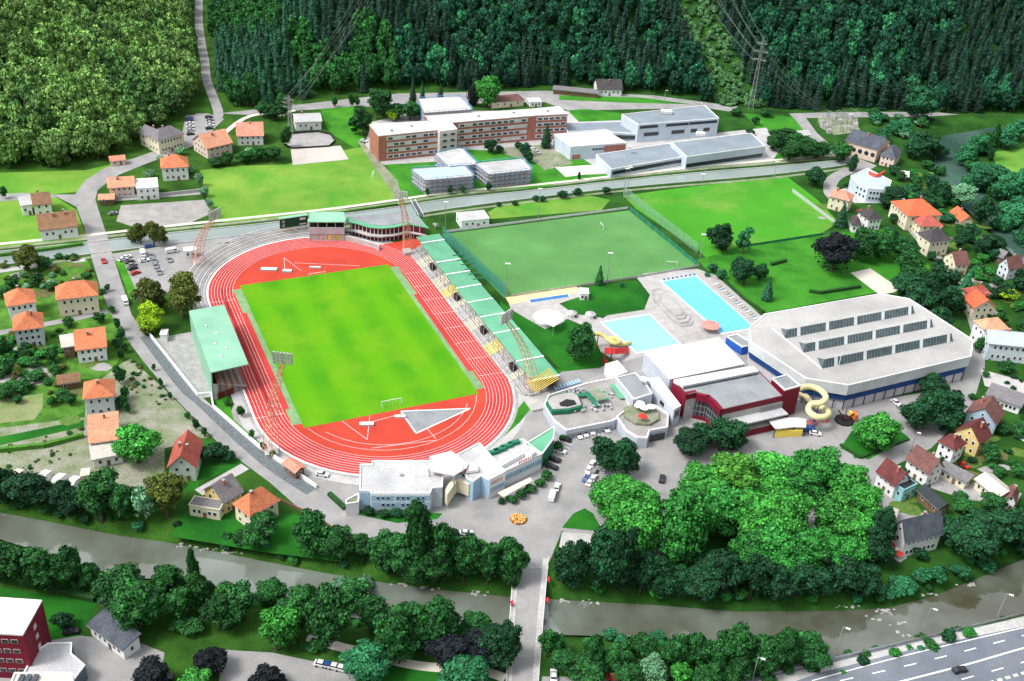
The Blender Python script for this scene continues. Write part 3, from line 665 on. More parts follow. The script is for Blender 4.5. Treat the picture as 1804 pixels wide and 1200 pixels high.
m=MB(); m.prism(F+Bk,6.5,6.9,0); rf=m.build('roof_rim',greenroof,t)
C=sum(F+Bk,Vector())/13; m=MB(); m.prism([p.lerp(C,.2)+nn*1.2 for p in F]+[p.lerp(C,.06) for p in Bk],6.9,7.05); m.build('roof_deck',greyroof,rf)
m=MB(); m.prism([p.lerp(C,.12) for p in F]+[p.lerp(C,.08) for p in Bk],0,6.5); m.build('walls',mat('dark_red_glazing',(.10,.012,.02),(.05,.008,.015),scale=.8),t)
m=MB(); m.prism([p+Vector((0,-1.2,0)) for p in F]+[p.lerp(C,.3) for p in Bk],2.8,3.4); m.build('balcony',conc_l,t)
m=MB()
for i in range(len(F)-1):
    for k in range(3): q=F[i].lerp(F[i+1],k/3).lerp(C,.07); m.tube([(q.x,q.y,0),(q.x,q.y,6.5)],.14,4)
m.build('mullion',white,t)
m=MB(); pf=[P(x,y) for x,y in ((608,424),(632,430),(655,436),(668,442))]
for a,b2 in zip(pf,pf[1:]): m.prism([a,b2,b2+Vector((0,1.5,0)),a+Vector((0,1.5,0))],0,2.4)
m.build('front_wall',conc_l,t)
# floodlight masts
def mast(b,tp,hgt,lean,label,g='red lattice floodlight masts around the stadium'):
    B=P(*b); t=empty('floodlight_mast',B,label,'floodlight',g)
    # top point: along the camera ray through tp, at height hgt
    Tp=P(*tp,hgt); d=Vector((Tp.x-B.x,Tp.y-B.y,0)); dn=d.normalized() if d.length>.5 else Vector((1,0,0)); sd_=Vector((-dn.y,dn.x,0))
    def ax(s): # curved spine
        return B+d*(s**1.8)+Vector((0,0,1.2+(hgt-1.2)*s))
    m=MB(); m.box((B.x,B.y,.8),(4.2,4.2,1.6),.4); m.build('plinth',conc_l,t)
    n=13; legs=[]
    for sx,sy in ((-1,-1),(1,-1),(1,1),(-1,1)):
        legs.append([ax(k/n)+(dn*sy+sd_*sx)*(1.35*(1-k/n)+.55) for k in range(n+1)])
    m=MB()
    for l in legs: m.tube(l,.12,4)
    m.build('chords',rustm,t); m=MB()
    for k in range(n):
        for i in range(4):
            m.tube([legs[i][k],legs[(i+1)%4][k+1]],.065,3); m.tube([legs[i][k+1],legs[(i+1)%4][k+1]],.06,3)
    m.build('lattice',rustm,t)
    look=(TC-Tp); look.z=0; look.normalize(); sx=Vector((-look.y,look.x,0)); tp3=ax(1)
    m=MB(); 
    for r in range(4): m.tube([tp3-sx*3+Vector((0,0,r*1.1)),tp3+sx*3+Vector((0,0,r*1.1))],.1,4)
    for s in (-3,0,3): m.tube([tp3+sx*s+Vector((0,0,-.4)),tp3+sx*s+Vector((0,0,3.6))],.12,4)
    m.build('lamp_frame',steel,t)
    m=MB()
    for r in range(4):
        for s in range(6):
            q=tp3+sx*(-2.7+1.08*s)+Vector((0,0,r*1.1))+look*.4; m.box(q,(.5,.7,.7),math.atan2(look.y,look.x))
    m.build('lamps',conc_l,t)
mast((350,470),(378,384),31,1,'floodlight mast beside the car park at the north west bend')
mast((718,447),(706,350),34,1,'floodlight mast beside the curved clubhouse')
mast((478,800),(498,640),38,1,'floodlight mast in front of the south west bend')
mast((938,695),(893,566),35,1,'floodlight mast leaning over the stepped green roofs')
# ---------------- generic buildings ----------------
_wm={}
def winmesh(w,h,fr=None,gl=None):
    k=(round(w,2),round(h,2),(fr or white).name,(gl or glass).name)
    if k in _wm: return _wm[k]
    m=MB(); m.box((0,0,0),(w,.10,h),0,0); 
    n=max(1,int(round(w/1.3))); g=(w-.16)/n
    for i in range(n): m.box((-w/2+.08+g*(i+.5),-.035,0),(g-.10,.10,h-.2),0,1)
    me=bpy.data.meshes.new('window'); me.from_pydata(m.v,[],m.f); me.materials.append(fr or white); me.materials.append(gl or glass); me.polygons.foreach_set('material_index',m.m); me.update()
    _wm[k]=me; return me
def windows(parent,A,B,zs,n,w=1.1,h=1.4,m0=.08,fr=None,gl=None,skip=None,C=None,name='window'):
    """windows along wall A-B (outer face), looking away from point C"""
    A=Vector((A[0],A[1],0));B=Vector((B[0],B[1],0)); d=(B-A); L=d.length; d.normalize(); nn=Vector((d.y,-d.x,0))
    if C is not None and nn.dot(Vector((C[0],C[1],0))-A)>0: nn=-nn
    rz=math.atan2(-nn.x*-1,nn.y*-1) if False else math.atan2(nn.y,nn.x)+math.pi/2
    me=winmesh(w,h,fr,gl)
    for j,z in enumerate(zs):
        for i in range(n):
            if skip and skip(i,j): continue
            p=A+d*L*(m0+(1-2*m0)*((i+.5)/n))+nn*.03; link(name,me,parent,(p.x,p.y,z),rz)
def gableroof(m,c,u,v,a,b,ze,rh,ov,th=.25,mi=0):
    """ridge along u; half sizes a (u), b (v)"""
    A=a+ov; Bv=b+ov; sl=rh/b; zl=ze-ov*sl; top=ze+rh
    for s in (-1,1):
        e0=c-u*A+v*s*Bv; e1=c+u*A+v*s*Bv; r0=c-u*A; r1=c+u*A
        lo=[Vector((e0.x,e0.y,zl)),Vector((e1.x,e1.y,zl)),Vector((r1.x,r1.y,top)),Vector((r0.x,r0.y,top))]; up=[q+Vector((0,0,th)) for q in lo]
        fs=[(0,1,2,3),(7,6,5,4),(0,4,5,1),(1,5,6,2),(2,6,7,3),(3,7,4,0)]
        if s<0: fs=[f[::-1] for f in fs]
        m.add(lo+up,[f[::-1] for f in fs],mi)
def house(p0,p1,p2,h,rh,roof,rcol,wcol,label,ridge='u',nf=2,chim=1,ov=.6,nw=None,name='house',cat='house',group=None,door=True,win=True,grow=0,dormer=0,fl=None):
    q=rect3(p0,p1,p2,h); A,B,Cc,D=q; u=(B-A); L=u.length; u.normalize(); v=(D-A); Dp=v.length; v.normalize()
    c=(A+Cc)/2; c.z=0; a=L/2-ov; b=Dp/2-ov
    a=max(a,1.2); b=max(b,1.2)
    base_=Vector((c.x,c.y,0)); t=empty(name,base_,label,cat,group)
    W_=wallmat(wcol); Rm=roofmat(rcol)
    co=[c-u*a-v*b,c+u*a-v*b,c+u*a+v*b,c-u*a+v*b]
    m=MB(); m.prism(co,0,h)
    if roof=='gable':
        du,dv,da,db=(u,v,a,b) if ridge=='u' else (v,-u,b,a)
        for s in (-1,1):
            e=c+du*da*s; g0=e-dv*db; g1=e+dv*db; k=-du*s*.25
            vs=[Vector((g0.x,g0.y,h)),Vector((g1.x,g1.y,h)),Vector((e.x,e.y,h+rh-.05))]; vs+=[w+k for w in vs]
            m.add(vs,[(0,1,2),(5,4,3),(0,2,5,3),(1,4,5,2)])
    wl=m.build('walls',W_,t)
    m=MB()
    if roof=='gable': gableroof(m,c,du,dv,da,db,h+.02,rh,ov)
    elif roof=='hip':
        A2,B2=a+ov,b+ov; ze=h+.05; du,dv,da,db=(u,v,A2,B2) if A2>=B2 else (v,-u,B2,A2)
        k=da-db*.85; vs=[c-du*da-dv*db,c+du*da-dv*db,c+du*da+dv*db,c-du*da+dv*db]
        lo=[Vector((w.x,w.y,ze-.15)) for w in vs]; vs=[Vector((w.x,w.y,ze)) for w in vs]; r0=c-du*k; r1=c+du*k
        m.add(vs+[Vector((r0.x,r0.y,ze+rh)),Vector((r1.x,r1.y,ze+rh))]+lo,[(0,1,5,4),(1,2,5),(2,3,4,5),(3,0,4),(6,7,1,0),(7,8,2,1),(8,9,3,2),(9,6,0,3),(9,8,7,6)])
    elif roof=='mono':
        A2,B2=a+ov,b+ov; vs=[c-u*A2-v*B2,c+u*A2-v*B2,c+u*A2+v*B2,c-u*A2+v*B2]; zz=[h+.05,h+.05,h+rh,h+rh]
        lo=[Vector((w.x,w.y,z)) for w,z in zip(vs,zz)]; up=[w+Vector((0,0,.25)) for w in lo]; m.add(lo+up,[(3,2,1,0),(4,5,6,7),(0,1,5,4),(1,2,6,5),(2,3,7,6),(3,0,4,7)])
    else:
        m.prism([c-u*(a+.15)-v*(b+.15),c+u*(a+.15)-v*(b+.15),c+u*(a+.15)+v*(b+.15),c-u*(a+.15)+v*(b+.15)],h+.02,h+.35)
        m.prism([c-u*(a-.2)-v*(b-.2),c+u*(a-.2)-v*(b-.2),c+u*(a-.2)+v*(b-.2),c-u*(a-.2)+v*(b-.2)],h+.35,h+.42,1)
    rf=m.build('roof',[Rm,Rm] if roof!='flat' else [W_,Rm],t)
    rr=random.Random(int(p0[0]*7+p0[1]))
    if roof!='flat':
        for i in range(chim):
            s=rr.uniform(-.5,.5); q2=c+u*a*s+v*b*rr.uniform(.05,.3)*(1 if rr.random()<.5 else -1); z=h+rh*.72
            m=MB(); m.box((q2.x,q2.y,z+.6),(.75,.75,2.4),math.atan2(u.y,u.x)); m.build('chimney',brick if rcol not in ('white','beige') else conc,rf)
            m=MB(); m.box((q2.x,q2.y,z+1.88),(.95,.95,.15),math.atan2(u.y,u.x)); m.build('chimney_cap',conc,rf)
        for i in range(dormer):
            q2=c+u*a*((i+.5)/dormer*1.6-.8)*.9-v*b*.55; m=MB(); m.box((q2.x,q2.y,h+rh*.45),(1.2,1.6,1.2),math.atan2(u.y,u.x)); m.build('roof_window',glass,rf)
    if roof=='gable' and ridge=='u' or roof=='hip' or True:
        # gutters
        m=MB(); e=b+ov+.05
        for s in (-1,): 
            g0=c-u*(a+ov)+v*s*e; g1=c+u*(a+ov)+v*s*e; m.tube([(g0.x,g0.y,h-.12 if roof!='gable' or ridge!='u' else h-ov*rh/b-.05),(g1.x,g1.y,h-.12 if roof!='gable' or ridge!='u' else h-ov*rh/b-.05)],.09,4)
        if not(roof=='gable' and ridge=='v') and roof!='flat': m.build('gutter',steel,rf)
    if win:
        fh=h/nf; zs=[fh*(k+.55) for k in range(nf)]
        n=nw or max(2,int(a*2/2.9)); dn=n//2
        windows(t,co[0],co[1],zs,n,C=c,skip=(lambda i,j:j==0 and i==dn) if door else None)
        n2=max(1,int(b*2/3.2)); windows(t,co[1],co[2],zs,n2,C=c); windows(t,co[3],co[0],zs,n2,C=c)
        if roof=='gable' and ridge=='v' and rh>2.2: windows(t,co[0],co[1],[h+rh*.35],1,.9,1.1,C=c)
        if roof=='gable' and ridge=='u' and rh>2.2: windows(t,co[1],co[2],[h+rh*.35],1,.9,1.1,C=c); windows(t,co[3],co[0],[h+rh*.35],1,.9,1.1,C=c)
        if door:
            f=.08+.84*((dn+.5)/n); p=co[0].lerp(co[1],f)-v*.06; m=MB(); m.box((p.x,p.y,1.05),(1.1,.14,2.1),math.atan2(u.y,u.x)); d=m.build('door',woodm,t)
            m=MB(); p2=p+u*.4-v*.12; m.box((p2.x,p2.y,1.05),(.08,.12,.2),math.atan2(u.y,u.x)); m.build('handle',steel,d)
    if fl: fl(t,c,u,v,a,b,h)
    return t
# left side
house((36,364),(58,361),(57,347),5,.8,'mono','lgrey','white','grey low annex on the left of the small brown roofed house',nf=1,chim=0,name='annex')
house((57,362),(92,358),(90,339),6,3,'gable','brown','white','small white house with brown roof left of the road fork')
house((68,406),(138,398),(133,376),5.5,4.5,'gable','brown','white','long low white house with rusty brown roof and white chimneys by the canal',nf=1,chim=3,nw=5)
house((11,541),(65,532),(60,509),7,4,'hip','orange','white','white house with square orange hipped roof at far left edge above its neighbour',nw=4)
house((98,529),(174,520),(168,497),8,4.5,'hip','orange','cream','wide two storey cream house with orange hipped roof beside the main road',nw=5)
house((22,584),(77,577),(73,551),8,4,'hip','orange','lblue','pale blue white house with orange hipped roof and stone steps at far left',nw=4,nf=3)
house((108,614),(133,610),(130,590),5,.6,'mono','beige','wood','grey flat topped wooden annex left of bright orange roof',nf=1,chim=0,name='annex')
house((132,618),(189,611),(184,575),6,3,'gable','orange','white','house with bright plain orange roof and balcony facing a lawn',nw=4)
house((100,677),(142,671),(138,655),3.2,1.6,'gable','brown','wood','dark brown garden shed below the bright orange roofed house',nf=1,name='shed',cat='shed',chim=0,nw=2)
house((145,704),(202,698),(199,668),7.5,3.5,'hip','orange','lblue','tall pale house with light orange hipped roof above the salmon roofed block',nw=3)
house((156,782),(212,774),(208,724),5.5,2.5,'gable','paleorange','cream','house with big dusty pink tiled roof joined below the light orange one',nw=3)
house((161,812),(219,801),(212,777),3.5,1,'mono','beige','white','lean-to with ribbed beige sheet roof below the dusty pink roof',nf=1,chim=0,name='annex')
house((293,823),(346,823),(341,776),6,4.2,'gable','red','pgreen','white gabled house with red roof seen end on',ridge='v',nw=2,chim=2)
house((394,887),(430,864),(395,838),5,4,'gable','grey','yellow','cream house with plain grey roof between the red and orange roofed houses',nw=3)
house((440,912),(494,881),(466,856),6,5,'hip','orange','cream','cream house with steep orange roof against the main road',nw=3)
house((328,892),(388,902),(388,880),4,.4,'flat','grey','cream','low cream flat roofed building with roof terrace and orange tiled rim',nf=1,nw=5,chim=0)
house((496,816),(520,834),(541,824),3.2,.8,'gable','salmon','wood','pink roofed kiosk beside the south west track bend',nf=1,name='kiosk',cat='kiosk',chim=0,nw=2)
house((278,248),(326,235),(318,221),8,4,'hip','grey','cream','long cream house with grey hipped roof at the hill foot by the parked cars',nw=7)
house((243,233),(276,247),(290,234),7,3,'gable','grey','cream','cream wing with grey roof jutting left towards the woods',nw=3)
house((364,262),(411,251),(402,231),6,5,'gable','paleorange','pink','house with large plain salmon orange roof in the middle of the upper left group')
house((416,240),(465,239),(460,220),5.5,4.5,'gable','salmon','white','white house with reddish orange roof rightmost in the upper left group')
house((283,297),(333,294),(328,277),7,4.5,'hip','orange','white','white house with orange roof and wooden balcony left of the grass field')
house((189,331),(238,328),(234,314),6,3,'gable','paleorange','pink','pink walled long house with orange roof beside the white cubic house',nw=4)
house((238,334),(281,331),(275,313),6,.4,'flat','white','white','white flat roofed cubic house with dark roof openings',nw=3,chim=0)
house((172,352),(202,351),(199,341),3,1.2,'gable','paleorange','wood','small shed with orange roof beside the curve of the road',nf=1,name='shed',cat='shed',chim=0,nw=2)
house((519,216),(568,214),(560,199),5,2,'gable','lgrey','white','white low house with pale roof beneath the power lines',nf=1)
house((193,284),(222,281),(219,275),3,1.5,'gable','salmon','pink','tiny pink roofed hut at the edge of the left woods',nf=1,name='hut',cat='hut',chim=0,nw=2)
house((812,391),(865,386),(857,370),4,.4,'flat','lgrey','white','white flat roofed changing block on the grey yard by the canal',nf=1,nw=4,chim=0,name='changing_block')
# right side
def arches(t,c,u,v,a,b,h):
    for k in range(5):
        p=c-u*a*(.8-.4*k)-v*(b+.05); m=MB(); m.tube([(p.x,p.y,4),(p.x-v.x*.1,p.y-v.y*.1,4)],1.3,10); m.build('round_window',glass,t)
house((1488,247),(1547,264),(1565,246),8,4,'gable','slate','pink','long hall with plain grey roof and round windows by the upper right road',nw=6,nf=1,fl=arches,name='hall',cat='hall',win=False)
house((1550,273),(1578,280),(1588,266),6,4,'hip','slate','pink','slate roofed end house attached right of the long grey hall',nw=3)
house((1459,345),(1497,355),(1504,343),7,3,'hip','salmon','cream','cream house with faded salmon hipped roof below the modern blue building',nw=3)
house((1530,388),(1556,386),(1553,369),6,3.5,'hip','dark','white','white house with dark brown hipped roof in the curve of the side road',nw=3)
house((1500,397),(1519,399),(1521,385),4,2.5,'hip','dark','white','small dark roofed cottage left of the dark hipped house',nf=1,nw=2)
house((1599,381),(1661,379),(1655,352),8,5,'hip','vermilion','cream','large house with big bright red orange hipped roof',nw=5)
house((1621,399),(1664,399),(1662,380),6,3,'hip','red','cream','dull red roofed lower wing in front of the big bright red roof',nw=3,chim=0)
house((1673,371),(1694,390),(1707,381),4,2.5,'gable','vermilion','cream','narrow diagonal orange roofed house near the river bend',nf=1)
house((1639,427),(1677,423),(1672,404),8,4,'hip','dark','cream','cream villa with nearly black hipped roof below the red roofs',nw=4)
house((1684,467),(1710,465),(1704,446),6,4,'gable','brownred','cream','brown red gabled house with orange wall band beside the lane',nw=2)
house((1758,462),(1778,474),(1794,463),6,4,'gable','brownred','lblue','white gabled house with pinkish brown roof near the river',ridge='v',nw=2)
house((1752,449),(1767,455),(1764,440),4,2,'gable','grey','wood','small grey roofed shed behind the white gabled riverside house',nf=1,name='shed',cat='shed',chim=0,nw=2)
house((1713,523),(1748,518),(1744,502),6,3,'hip','red','cream','rear half of the double house with rust red roof',nw=3,chim=1)
house((1716,543),(1758,542),(1749,521),6,3.5,'gable','vermilion','cream','front half of the double house with bright orange roof',ridge='v',nw=3)
house((1736,584),(1779,580),(1769,560),9,3.5,'hip','paleorange','white','white house with faded pink roof behind the pale blue roofed block',nw=3,chim=0)
house((1742,605),(1830,614),(1828,588),8,2.5,'gable','pblue','lblue','long white block with pale blue sheet roof at the right edge',nw=7,nf=2,chim=1)
house((1735,696),(1800,719),(1812,700),3.5,.7,'mono','grey','white','long row of garages with dark grey flat roof at the right edge',nf=1,nw=7,chim=0,name='garage_row',cat='garages')
house((1700,727),(1757,749),(1771,726),6,4.5,'gable','brownred','pblue','light blue gabled house with brown red roof',ridge='v',nw=3)
house((1681,758),(1727,782),(1746,764),6.5,4.5,'gable','maroon','yellow','yellow gabled house with brown red roof between the blue and white houses',ridge='v',nw=3)
house((1651,777),(1682,795),(1706,782),8.5,3,'hip','maroon','white','tall white three storey house with maroon pyramid roof',nf=3,nw=2)
house((1595,806),(1637,835),(1652,813),6,4,'gable','brownred','white','white house with plain maroon brown roof between two darker red roofs',nw=3)
house((1543,828),(1578,856),(1597,838),6,4,'gable','maroon','white','white house with deep red roof and white chimney at the lane corner',nw=3)
house((1593,867),(1620,854),(1601,841),5,.4,'flat','black','turq','turquoise annex with black flat roof right of the deep red roof',nf=1,nw=3,chim=0,name='annex')
house((1615,862),(1655,898),(1671,886),4,1.5,'gable','black','wood','long black roofed shed running towards the slate roofed inn',nf=1,name='shed',cat='shed',chim=0,nw=3)
house((1716,843),(1758,878),(1781,861),4,1.5,'gable','beige','cream','long beige roofed barn among the gardens',nf=1,name='barn',cat='barn',chim=0,nw=4)
house((1650,824),(1703,852),(1719,842),3.2,.5,'mono','grey','cream','long low grey roofed store beside the white three storey house',nf=1,name='store',cat='store',chim=0,nw=4)
house((1768,880),(1792,888),(1806,868),4,2.5,'gable','brownred','white','small white gabled cottage at the far right edge',ridge='v',nf=1,nw=2)
house((1595,954),(1665,937),(1628,912),7.5,5.2,'gable','slate','white','white riverside inn with a steep slate roof',nw=7,nf=2,dormer=0)
house((1556,905),(1580,912),(1596,900),3,1,'gable','beige','cream','low stone shed with grey roof behind the slate roofed inn',nf=1,name='shed',cat='shed',chim=0,nw=2)
house((1588,310),(1602,312),(1606,304),3,1.5,'gable','white','wood','tiny garden hut with white roof right of the modern blue building',nf=1,name='hut',cat='hut',chim=0,nw=1)
house((1052,157),(1098,158),(1094,145),4.5,4,'gable','dark','white','chalet with dark roof at the edge of the forest',nw=5,nf=1)
house((973,158),(1055,166),(1060,160),3,.4,'mono','grey','wood','long dark shed left of the forest chalet',nf=1,name='shed',cat='shed',chim=0,win=False,door=False)
house((866,181),(925,176),(915,165),4,1,'hip','brownred','cream','low building with broad brownish roof behind the school',nf=1,nw=4,chim=0,name='low_building')
house((933,181),(957,180),(955,172),3,.4,'flat','white','white','white container building behind the school',nf=1,nw=3,chim=0,name='container',cat='container')
house((1402,240),(1430,238),(1426,229),3.5,1.5,'gable','lgrey','white','small white workshop beside the substation',nf=1,nw=3,chim=0,name='workshop')
house((1470,262),(1490,266),(1494,256),4,2,'gable','salmon','pink','low pink house with red roof at the left end of the grey hall',nf=1,nw=2)
house((152,1101),(216,1148),(262,1131),4.0,1.2,'mono','slate','white','dark slate roofed hall beside the crimson tower',nw=6,nf=1,chim=0,name='hall',cat='hall')
for k,(x,y) in enumerate(((60,850),(86,856),(112,861))):
    house((x,y),(x+13,y+2),(x+33,y-20),2.2,.8,'gable','white','white',f'{["left","middle","right"][k]} one of the three long white polytunnel sheds by the river trees',nf=1,name='polytunnel',cat='polytunnel',chim=0,win=False,door=False,ov=.1)
house((18,845),(28,846),(50,828),2.2,.8,'gable','beige','white','short pale shed left of the three white polytunnels',nf=1,name='shed',cat='shed',chim=0,win=False,door=False,ov=.1)
house((138,842),(160,840),(160,824),3,.5,'flat','beige','beige' if False else 'cream','square concrete hut between the polytunnels and the gravel yard',nf=1,name='hut',cat='hut',chim=0,nw=1)
house((140,586),(148,586),(148,580),2.2,.6,'gable','white','white','tiny white hut',nf=1,name='hut',cat='hut',chim=0,nw=1) if False else None
house((281,592),(293,592),(293,580),3,.3,'flat','white','white','small white transformer cabin by the west stand',nf=1,name='cabin',cat='cabin',chim=0,win=False)
house((322,445),(348,443),(347,434),3,.3,'flat','white','white','white flat roofed hut left of the north west floodlight mast',nf=1,name='hut',cat='hut',chim=0,nw=2)
# ---------------- large buildings ----------------
def cen(pts): return sum((Vector((p[0],p[1],0)) for p in pts),Vector())/len(pts)
def wing(t,px,z,wm_,rm,z0=0,par=.5,name='wing',pw=.4,rec=True,world=None):
    """flat roofed block from its roof outline; parapet strip with a sunken roof deck"""
    pts=world or [P(x,y,z) for x,y in px]; n=len(pts)
    a=sum(pts[i][0]*pts[(i+1)%n][1]-pts[(i+1)%n][0]*pts[i][1] for i in range(n))
    if a<0: pts=pts[::-1]
    m=MB(); m.prism(pts,z0,z-par); w=m.build('walls' if name=='wing' else name,wm_,t)
    ins=[]
    for i in range(n):
        p,q,r=pts[i-1],pts[i],pts[(i+1)%n]; d1=(q-p).normalized(); d2=(r-q).normalized()
        n1=Vector((-d1.y,d1.x,0)); n2=Vector((-d2.y,d2.x,0)); k=(n1+n2); k=k/max(.35,k.dot(n1)); ins.append(q+k*pw)
    m=MB(); o=[Vector((p.x,p.y,z)) for p in pts]; i2=[Vector((p.x,p.y,z)) for p in ins]; lo=[Vector((p.x,p.y,z-par)) for p in pts]; li=[Vector((p.x,p.y,z-par+.12)) for p in ins]
    for i in range(n):
        j=(i+1)%n; m.add([o[i],o[j],i2[j],i2[i],lo[i],lo[j],li[i],li[j]],[(0,1,2,3),(4,5,1,0),(3,2,7,6)],0)
    m.add(li,[tuple(range(n))],1); m.build('roof',[white,rm],t)
    return pts
def band(t,A,B,z0,z1,m,off=.06,a=0,b=1,name='window_band',C=None,th=.1):
    A=Vector((A[0],A[1],0));B=Vector((B[0],B[1],0)); d=B-A; nn=Vector((d.y,-d.x,0)).normalized()
    if C is not None and nn.dot(Vector((C[0],C[1],0))-A)>0: nn=-nn
    p=A+d*a;q=A+d*b; M_=MB(); M_.prism([p,q,q+nn*off,p+nn*off],z0,z1); return M_.build(name,m,t)
def stuffbox(t,name,px,z,sz,m,rz=0): p=P(px[0],px[1],z); return MB().box((p.x,p.y,z+sz[2]/2),sz,rz).build(name,m,t)
bluepan=mat('pale_blue_panel',(.36,.52,.66),(.31,.47,.61),scale=.3,fine=.05)
# sports centre (bottom centre)
t=building('sports_centre',P(700,905),'long pale blue and white three storey centre with flat grey roofs below the track bend','sports centre')
r=wing(t,[(634,817),(655,817),(655,811),(757,811),(781,835),(780,858),(762,859),(758,869),(653,869),(652,864),(633,864)],8,mat('pale_lilac_wall',(.52,.56,.64),fine=.05),greyroof_l)
A,B=P(653,869,8),P(758,869,8); C=cen(r)
band(t,A,B,2.0,7.45,white,.06,name='facade_frame',C=C); band(t,P(633,864,8),P(652,864,8),2.2,7.2,bluepan,.12,.05,.95,'panel',C)
for j,(z0,z1) in enumerate(((5.0,7.2),(2.3,4.6))):
    for k in range(5): band(t,A,B,z0,z1,bluepan,.12,k/5+.01,(k+1)/5-.01,'panel',C)
windows(t,A,B,[6.3,3.6],10,1.0,1.0,C=C-Vector((0,0,0)),fr=bluepan,skip=lambda i,j:(i*3+j)%4==1)
for w in t.children:
    if w.name.startswith('window'): w.location.y-=.16
band(t,A,B,0,1.8,mat('grey_plinth',(.30,.33,.38)),.2,C=C)
wing(t,[(609,880),(632,868),(633,876),(632,884),(609,888)],5,white,gravel)
b3=wing(t,[(805,800),(845,779),(891,830),(862,845),(848,838),(834,848),(822,842)],8,bluepan,greyroof_l); C=cen(b3)
A,B=P(862,845,8),P(891,830,8)
band(t,A,B,0,7.4,white,.1,C=C); band(t,A,B,2.4,4.2,bluepan,.2,.12,.95,'panel',C)
# sign letters: illegible red and orange strokes
m=MB(); d=(B-A).normalized(); 
for k in range(6): 
    x=.9+k*.85; p=A+d*x; q=A+d*(x+.3); o2=Vector((d.y,-d.x,0))*.16; m.prism([p+o2,q+o2,q+o2*1.3,p+o2*1.3],5.4,6.6+.2*(k%2),0 if k<4 else 1)
m.build('sign',[mat('sign_red',(.65,.05,.06)),mat('sign_orange',(.62,.22,.03))],t)
c3=wing(t,[(891,829),(857,800),(921,772),(956,799)],6.5,white,greyroof_l); C=cen(c3); A,B=P(891,829,6.5),P(956,799,6.5)
for k in range(5): band(t,A,B,2.6,4.6,bluepan,.12,k/5+.01,(k+1)/5-.01,'panel',C)
windows(t,A,B,[3.6],7,1,1.1,C=C,fr=bluepan)
for w in t.children:
    if w.name.startswith('window') and (Vector((w.location.x,w.location.y,0))+t.location-A).length<40 : w.location.z+=0
m=MB(); d=(B-A).normalized()
for k in range(7): p=A+d*(5.5+k*.75); q=p+d*.4; o2=Vector((d.y,-d.x,0))*.1; m.prism([p,q,q-o2,p-o2],6.6,7.5)
m.build('roof_sign',mat('sign_red',(.65,.05,.06)),t)
wing(t,[(922,783),(977,750),(976,772),(956,799)],6.6,greend,greenroof)
wing(t,[(881,822),(872,816),(921,790),(927,796)],7.6,white,whiteroof,z0=6.0)
wing(t,[(924,795),(931,788),(944,795),(937,801)],8.2,white,whiteroof,z0=6.0)
for k,(x,y) in enumerate(((868,800),(880,795),(892,789),(905,783))): stuffbox(t,'plant_box',(x,y),6.2,(4.2,1.4,1.3),greend,.5)
m=MB(); cp=[P(x,y,10) for x,y in ((757,804),(795,794),(825,817),(822,824),(800,838),(782,834),(757,829))]; m.prism(cp,9.6,10); m.build('canopy',whiteroof,t)
m=MB(); 
for p in cp: m.tube([(p.x,p.y,0),(p.x,p.y,9.7)],.2,4)
m.build('canopy_post',steel,t)
m=MB(); cp=[P(x,y,3.4) for x,y in ((877,868),(934,841),(938,847),(888,875))]; m.prism(cp,3.1,3.4); m.build('awning',cream,t)
for a0,b0,c0 in (((783,866),(800,842),(805,850)),((812,842),(834,850),(826,857))):
    A,B,C2=P(*a0,5.5),P(*b0,5.5),P(*c0,5.5); m=MB(); m.prism([A,B,C2,A+(C2-B)],1.5,6.3); m.build('entrance_wall',cream,t)
m=MB(); A,B=P(799,845,6),P(814,843,6); m.prism([A,B,B+Vector((0,3,0)),A+Vector((0,3,0))],0,7.5); m.build('entrance_tower',mat('pale_lilac_wall',(.52,.56,.64),fine=.05),t)
m=MB(); a=A+Vector((0,-.1,0));b2=B+Vector((0,-.1,0)); m.prism([a,b2,b2+Vector((0,.12,0)),a+Vector((0,.12,0))],2.6,4.4); m.build('entrance_window',glass,t)
for x in (798,816): 
    p=P(x,835,10); MB().tube([p,p+Vector((0,0,5))],.08,4).build('mast',steel,t)
m=MB()
for k in range(9):
    p=P(792+4*k-(k>4)*0,838-.8*k,8.3); m.box((p.x,p.y,8.7),(.55,.2,.9),.1)
m.build('rooftop_sign',mat('sign_red',(.65,.05,.06)),t)
stuffbox(t,'roof_unit',(750,828),7.6,(2,1.2,.8),white); stuffbox(t,'roof_unit',(707,838),7.6,(1,1,.7),steel); stuffbox(t,'roof_unit',(830,828),8,(4,3,1),white,.3)
# pool building (terraces)
t=building('pool_building',P(1030,765),'white terraced pool building with roof decks, octagonal terrace and grey pavilion','pool building')
lil=mat('pale_lilac_wall',(.52,.56,.64),fine=.05)
wing(t,[(958,712),(966,695),(1033,674),(1085,664),(1114,722),(1080,741),(998,758),(975,740)],4,lil,paving,pw=.5)
for k in range(1,4): band(t,P(998,758,4),P(1080,741,4),k*.8,k*.8+.15,steel,.3,name='louvre',C=P(1040,700,4))
m=MB()
for l,z in (([(962,708),(972,697),(1005,690),(1018,695),(1026,716),(1002,722),(972,724)],5.6),): 
    m.prism([P(x,y,z) for x,y in l],4,5.6)
m.build('raised_pool',greend,t); sheetz=lambda l,z,m_,n_:MB().prism([P(x,y,z) for x,y in l],z-.15,z).build(n_,m_,t)
sheetz([(964,706),(973,698),(1005,691),(1017,696),(1024,713),(1002,719),(974,721)],5.9,pave_w,'deck'); sheetz([(985,710),(998,703),(1012,705),(1016,712),(1000,716),(988,715)],6.1,black,'basin')
sheetz([(1016,694),(1036,690),(1052,712),(1072,708),(1071,702),(1074,700)][:3]+[(1055,714),(1050,716),(1032,697),(1017,699)],4.9,greend,'planter')
